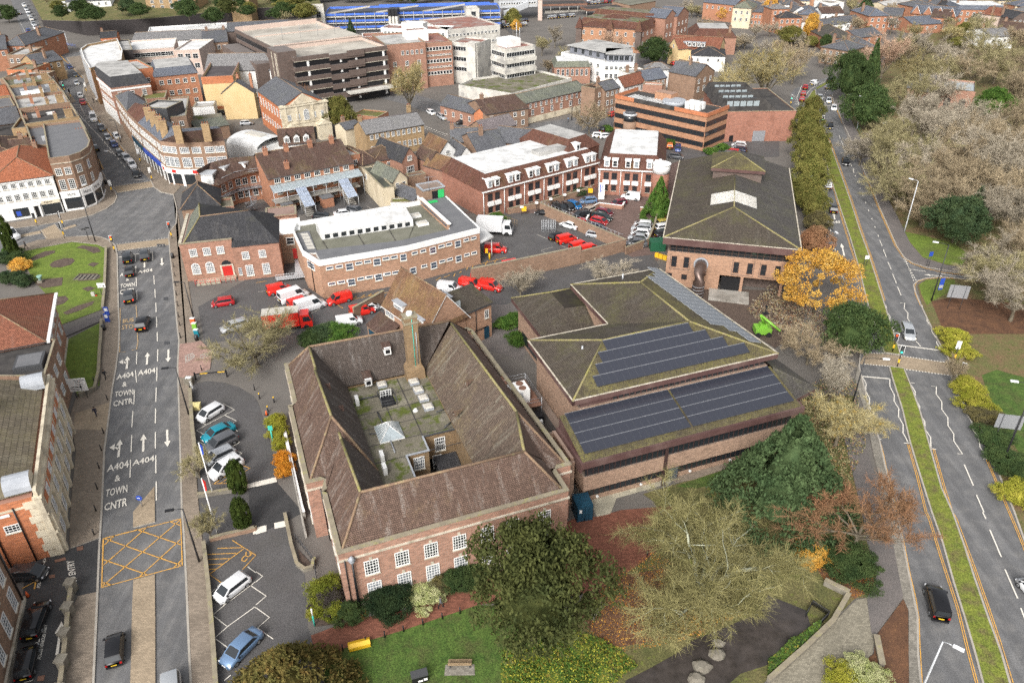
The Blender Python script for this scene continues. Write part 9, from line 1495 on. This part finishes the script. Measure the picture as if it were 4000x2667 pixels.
thing('grit_bin',tt(1,3,952,1230),'yellow grit bin lying at the edge of the lawn','grit bin',[('body',MB().box(-1.05,-.38,0,1.05,.38,.55),'yellow'),('lid',MB().faces([(-1.1,-.42,.55),(1.1,-.42,.55),(1.1,.42,.55),(-1.1,.42,.55),(-1.05,-.1,.85),(1.05,-.1,.85)],[(0,1,5,4),(2,3,4,5),(1,2,5),(3,0,4)]),'yellow')],.3);thing('grit_bin',tt(0,2,1808,620),'pale yellow grit bin in the car park corner','grit bin',[('body',MB().box(-.55,-.4,0,.55,.4,.7),'cream_box'),('lid',MB().box(-.62,-.46,.7,.62,.46,.95),'cream_box')],.1)
thing('litter_bin',tt(1,3,1505,1540),'black double litter bin on the lawn','litter bin',[('body',MB().box(-.75,-.35,0,.75,.35,1.0),'black'),('lid',MB().box(-.8,-.4,1.0,.8,.4,1.15),'dark_grey'),('label',MB().box(-.2,-.37,.25,.25,-.352,.5).box(.35,-.37,.3,.7,-.352,.6),'white')],.3)
m=MB();[m.box(-1.15,-.35+k*.17,.42,1.15,-.22+k*.17,.47)for k in range(4)];m2=MB();[m2.box(-1.15,.38,.55+k*.2,1.15,.44,.7+k*.2)for k in range(2)];thing('park_bench',tt(1,3,1875,1400),'wooden bench on a cobbled pad on the lawn','bench',[('seat',m,'wood'),('backrest',m2,'wood'),('leg',MB().box(-1,-.35,0,-.9,.42,.42),'dark_grey'),('leg',MB().box(.9,-.35,0,1,.42,.42),'dark_grey')],math.pi);gpoly('path',t(1,3,1740,1400,2005,1395,2010,1495,1730,1500),0,'setts')
thing('park_bench',tt(2,3,780,930),'stone bench among fallen leaves by the yew','bench',[('seat',MB().box(-1.2,-.25,.38,1.2,.25,.48),'wallstone'),('leg',MB().box(-1,-.2,0,-.8,.2,.38),'wallstone'),('leg',MB().box(.8,-.2,0,1,.2,.38),'wallstone')],.9)
a,b2_=E(tt(2,3,595,95)),E(tt(2,3,740,70));d=b2_-a;w_,dp=d.length,d.length*1.15;hh=HG(tt(2,3,740,70),(2150+375*.446,1700+605*.446));o=empty('storage_container',a,math.atan2(d.y,d.x),'dark blue steel storage container at the end of the offices','container');MB().box(0,0,.1,w_,dp,hh-.06).build('body',M['cont_blue'],o);m=MB();[m.box(.08,k*dp/9+.05,hh-.06,w_-.08,k*dp/9+.05+dp/18,hh)for k in range(9)];[m.box(x,y,.05,x+.12,y+.12,hh+.03)for x in(0,w_-.12)for y in(0,dp-.12)];m.build('frame',M['cont_blue'],o)
for k in range(2):m=MB();m.box(.1+k*w_/2,-.05,.2,w_/2-.06+k*w_/2,0,hh-.15);[m.tube([(w_*(.3+.15*j+k*.25),-.09,.2),(w_*(.3+.15*j+k*.25),-.09,hh-.15)],.025,4)for j in(0,1)];m.build('door',M['cont_blue'],o)
MB().box(.25,-.07,hh*.6,.55,-.055,hh*.8).build('notice',M['white'],o)
thing('ebike_pole',tt(1,3,540,1040),'green and white post by the car park kerb','post',[('pole',MB().tube([(0,0,0),(0,0,1.6)],.09,6),'copper_green'),('top',MB().tube([(0,0,1.6),(0,0,2.6)],.08,6),'white')]);thing('ebike_pole',tt(1,2,160,930),'green post in the entrance hedge','post',[('pole',MB().tube([(0,0,0),(0,0,2.2)],.1,6),'copper_green'),('cap',MB().box(-.3,-.05,2.2,.3,.05,2.9),'copper_green')])
for bx,by,tx,ty,lb_ in((1960,1408,1835,925,'white flagpole with a union flag over the parked cars'),(2000,1772,1850,1255,'white flagpole with a red flag by the planter')):
 p=E(tt(0,2,bx,by));h=HG(tt(0,2,bx,by),tt(0,2,tx,ty));o=empty('flagpole',p,0,lb_,'flagpole');MB().tube([(0,0,0),(0,0,h)],[.1,.06],8).build('pole',M['white'],o);MB().faces([(.05,0,h-.1),(.3,.12,h-.6),(.3,-.1,h-1.7),(.05,0,h-1.9)],[(0,1,2,3)]).build('flag',M['red' if 'red' in lb_ else 'blue_sign'],o)
def wall(name,pts,h,th,mat,label,cop='parapet',caps=0):
 P=[E(p)for p in pts];m=MB();c=MB();L,Rr=path_pts(P,th);L2,R2=path_pts(P,th+.1);o=empty(name,P[0],0,label,'wall')
 for i in range(len(P)-1):m.prism([(a.x-P[0].x,a.y-P[0].y)for a in(L[i],Rr[i],Rr[i+1],L[i+1])],-.1,h);c.prism([(a.x-P[0].x,a.y-P[0].y)for a in(L2[i],R2[i],R2[i+1],L2[i+1])],h,h+.08)
 m.build('masonry',M[mat],o);c.build('coping',M[cop],o)
 for i in range(caps):q=P[0].lerp(P[-1],i/(caps-1))-P[0];MB().box(q.x-.4,q.y-.4,0,q.x+.4,q.y+.4,h+.5).box(q.x-.5,q.y-.5,h+.5,q.x+.5,q.y+.5,h+.68).build('pier',M[mat],o)
for a in(('boundary_wall',t(0,2,1755,470,1775,800,1795,960,1815,1250),.9,.4,'wallstone','grey stone car park wall along the left road pavement'),('boundary_wall',t(0,3,1880,300,1925,700,1960,1100,1988,1500,2000,1700),.7,.35,'wallstone','low car park wall below the yellow hatched bay'),('planter_wall',t(0,2,1820,1430,2270,1360,2265,1280),.6,.3,'wallstone','upper brick planter wall with the red flagpole'),('planter_wall',t(0,3,1930,265,2351,165)+t(1,3,0,160),.6,.3,'brick_brown','lower brick planter wall below the columnar yew'),('police_wall',t(0,3,675,720,650,920,620,1250,590,1520,570,1700),.9,.35,'wallstone','old stone wall with square piers along the police yard','parapet',5),('garden_wall',t(0,1,982,720,975,900,968,1100,950,1290),.7,.35,'wallstone','stone wall along the lawn beside the pavement'),('garden_wall',t(0,1,940,1390,935,1568)+t(0,2,925,80,915,300,880,450,730,515),.7,.35,'wallstone','stone wall curving round the lower lawn'),('yard_wall',t(2,1,-370,1060,0,985,625,850),3.6,.4,'brick_brown','tall brick yard wall between the vans and the library'),('yard_wall',t(2,1,630,850,1035,740,260,395),2.6,.35,'brick_brown','brick wall with steel posts round the van yard'),('lane_wall',t(2,1,1040,770,1250,690,1300,560,1350,370),1.6,.3,'brick_brown','brick wall along the lane below the pale car row'),('ramp_wall',t(2,1,650,545,740,360,800,330,1010,355),.9,.3,'brick_red','white topped brick ramp wall in the office car park','white'),('ramp_wall',t(2,1,1045,290,1015,350),.9,.3,'brick_red','short white topped wall by the brown car','white'),('ramp_wall',t(2,1,1175,370,1345,385),.9,.3,'brick_red','white topped wall below the conical tree','white'),('terrace_wall',t(2,1,-40,400,300,330,730,195),1.3,.3,'brick_brown','brick wall with white lamps below the dormered offices'),('yard_wall',t(1,1,905,1370,1045,1290,1180,1210),2.4,.35,'brick_brown','brown brick yard wall joining the school house'),('stream_wall',t(3,3,0,1560,360,1240,590,1020,735,770),.6,.4,'wallstone','stone wall between the stream and the cobbled path'),('stream_wall',t(3,3,735,770,510,660),.8,.4,'wallstone','stone end wall of the stream culvert'),('bed_wall',t(3,3,985,1150,1040,1420),.5,.5,'wallstone','mossy stone edging in the leafy bed'),('kerb_wall',t(1,3,270,30,330,320,380,490,450,540,520,520,540,440),.5,.3,'wallstone','curved kerb wall at the top of the office ramp'),('facade_wall',t(1,2,265,840,330,1130,430,1568)+t(1,3,450,60),1.1,.3,'concrete','white topped light well wall along the offices flank','white')):wall(*a)
def rails(name,pts,h,label,mat='dark_grey',n=12,cat='railing'):
 P=[E(p)for p in pts];m=MB();S=resample(P,(P[-1]-P[0]).length/n,True);[m.tube([s,s+Vector((0,0,h))],.04,4)for s in S];[m.tube([s+Vector((0,0,z))for s in P],.035,4)for z in(h*.5,h)];o=m.build(name,M[mat]);tag(o,label,cat)
rails('railing',t(1,3,365,250,470,380,545,480,560,640),1.0,'black handrail beside the office ramp steps');rails('fence',t(3,0,700,1000,770,1120,850,1270,930,1400),1.8,'green mesh fence above the bare wood','green_box',16,'fence');rails('fence',t(2,1,270,400,640,560,1010,720),3.2,'tall steel post fence on the van yard wall','grey_metal',22,'fence');rails('fence',t(1,1,2070,440,2240,470,2400,520),1.6,'wooden fence behind the box lorry','wood',14,'fence')
rails('railing',t(0,0,500,440,520,400,700,440),1.1,'blue railing at the far junction green','blue_rail',8);rails('grating',t(3,3,345,960,400,850,555,950,480,1030),.8,'black grille over the stream mouth','black',14,'grille')
thing('barrier_gate',tt(0,2,1800,350),'black and yellow height barrier at the car park entrance','barrier',[('beam',MB().box(0,-.05,.95,4.6,.05,1.1),'black'),('stripe',MB().box(.8,-.07,.96,1.9,-.051,1.12).box(3.4,-.07,.96,4.4,-.051,1.12),'yellow'),('post',MB().box(-.1,-.1,0,.1,.1,1.3),'black'),('post',MB().box(4.5,-.1,0,4.7,.1,1.3),'black')],.15)
thing('gate_pier',tt(0,2,1745,390),'stone pier with white notice at the car park entrance','pier',[('pier',MB().box(-.6,-.45,0,.6,.45,1.2),'wallstone'),('notice',MB().box(-.4,-.3,1.2,.4,.3,1.24),'white')]);pp=MB();road_text('ENTRANCE',t(0,2,1768,478,1742,400,1760,395,1785,472),W2:=MB(),.02,.92);tag(W2.build('entrance_lettering',M['white']),'white word ENTRANCE on the car park wall','lettering')
for i,(x,y,mt,l_)in enumerate(((1780,1395,'orange','orange painted cabinet beside the lamp'),(1795,1440,'lime','multicoloured green painted cabinet'),(1812,1500,'p_teal','turquoise painted street cabinet'))):thing('street_cabinet',tt(0,1,x,y+20),l_,'cabinet',[('body',MB().box(-.35,-.25,0,.35,.25,1.3),mt),('cap',MB().box(-.38,-.28,1.3,.38,.28,1.36),'white')])
for i,(x,y,l_)in enumerate(((990,1330,'blue information totem by the bus stop, upper one'),(992,1390,'blue information totem by the bus stop, lower one'))):thing('totem',tt(0,1,x,y),l_,'totem',[('panel',MB().box(-.4,-.08,0,.4,.08,1.7),'blue_sign'),('picture',MB().box(-.28,-.09,.9,.28,-.081,1.5),'white')])
for i,(c,r,x,y,l_)in enumerate(((0,1,1590,805,'black litter bin outside the old post office'),(0,1,975,125,'black bin at the estate agent corner'),(0,1,960,1465,'black bin by the lower lawn wall'),(0,1,1810,1560,'round black bin beside the painted cabinets'))):thing('litter_bin',tt(c,r,x,y),l_,'litter bin',[('body',MB().cyl(0,0,0,1.0,.32,.34,12),'black'),('lid',MB().cyl(0,0,1.0,1.15,.34,.2,12),'dark_grey')])
thing('urn',tt(0,1,380,1030),'green stone urn on the flower bed','urn',[('plinth',MB().box(-.45,-.45,0,.45,.45,.6),'wallstone'),('bowl',MB().cyl(0,0,.6,1.0,.2,.25,12).cyl(0,0,1.0,1.5,.3,.5,12),'copper')]);thing('memorial',tt(0,1,862,1155),'small grey stone with red wreath on the lawn','memorial',[('stone',MB().box(-.3,-.15,0,.3,.15,.9),'conc_panel'),('wreath',MB().tube([(.5,-.1,.15),(.5,.1,.15)],.2,8),'red')])
m=MB();[m.box(-1.9+.76*k,-.9,.18,-1.75+.76*k,.9,.3)for k in range(6)];thing('flower_emblem',tt(0,1,800,985),'planted emblem panel in the lawn bed','planting',[('frame',MB().box(-2.2,-1.0,.1,2.2,1.0,.2),'wallstone'),('pattern',m,'black')])
thing('recycling_bin',tt(2,1,1335,720),'dark green waste container by the lane wall','container',[('body',MB().box(-1.6,-1.2,0,.2,1.2,2.0),'green_box'),('door',MB().box(.2,-1.2,0,1.4,1.2,2.1),'green_box')]);m=MB();[m.box(k*.9,-.25,0,k*.9+.8,.25,.9)for k in range(6)];thing('water_barrier',tt(2,1,1315,790),'row of yellow water filled barriers in the lane','barrier',[('segments',m,'yellow')],-.7)
for i in range(9):p=E(tt(2,1,290+(i%3)*45,560-(i//3)*22));m=MB();[m.tube([(x,y,0),(x,y,1.6)],.03,3)for x in(-.4,0,.4)for y in(-.35,.35)];[m.tube([(-.4,-.35,z),(.4,-.35,z),(.4,.35,z),(-.4,.35,z),(-.4,-.35,z)],.03,3)for z in(.2,.8,1.6)];tag(m.build('roll_cage',M['pale_metal'],None,(p.x,p.y,0)),'steel roll cage parked in the van yard corner','roll cage','roll cages')
for i,(x,y)in enumerate(((90,405),(225,365),(355,330),(482,290),(605,250))):thing('bollard_lamp',tt(2,1,x,y),'white square lamp on the car park wall, '+('first','second','third','fourth','last')[i]+' from the van yard','lamp',[('post',MB().tube([(0,0,0),(0,0,1.7)],.06,6),'black'),('lamp_head',MB().box(-.35,-.35,1.7,.35,.35,2.0),'white')])
for i,(x,y)in enumerate(((110,405),(718,235))):thing('grit_bin',tt(2,1,x,y),('yellow box on the wall by the van yard','yellow box beside the white notice board')[i],'grit bin',[('body',MB().box(-.5,-.4,1.0,.5,.4,1.6),'yellow'),('lid',MB().box(-.55,-.45,1.6,.55,.45,1.8),'yellow')])
thing('notice_board',tt(2,1,818,270),'tall white notice board at the office entrance','sign',[('panel',MB().box(-.7,-.1,.2,.7,.1,4.2),'white'),('lettering',MB().box(-.4,-.12,2.0,-.2,-.101,3.8).box(0,-.12,2.0,.15,-.101,3.8),'blue_sign')]);thing('loading_sign',tt(1,1,2145,815),'yellow post at the loading canopy','post',[('post',MB().cyl(0,0,0,1.4,.18,.18,8),'yellow'),('board',MB().box(-.8,-.05,1.4,-.3,.05,2.4),'yellow')])
for i,(x,y,r_)in enumerate(((1880,1310,.9),(1740,1425,1.0),(1890,1205,.7),(1690,1530,.9))):tag(MB().faces([(r_*f*math.cos(a)*(1+.2*math.sin(3*a+i)),r_*.8*f*math.sin(a),z*r_)for f,z in((1,0),(.9,.35),(.5,.6))for a in[k*.785 for k in range(8)]],[(j*8+k,j*8+(k+1)%8,j*8+8+(k+1)%8,j*8+8+k)for j in range(2)for k in range(8)]+[tuple(range(16,24))]).build('boulder',M['wallstone'],None,E(tt(2,3,x,y))),('pale round boulder in the stream, by the dark shadow','largest boulder in the stream','small boulder in the stream below the brown bank','boulder in the stream near the bottom edge')[i],'boulder')
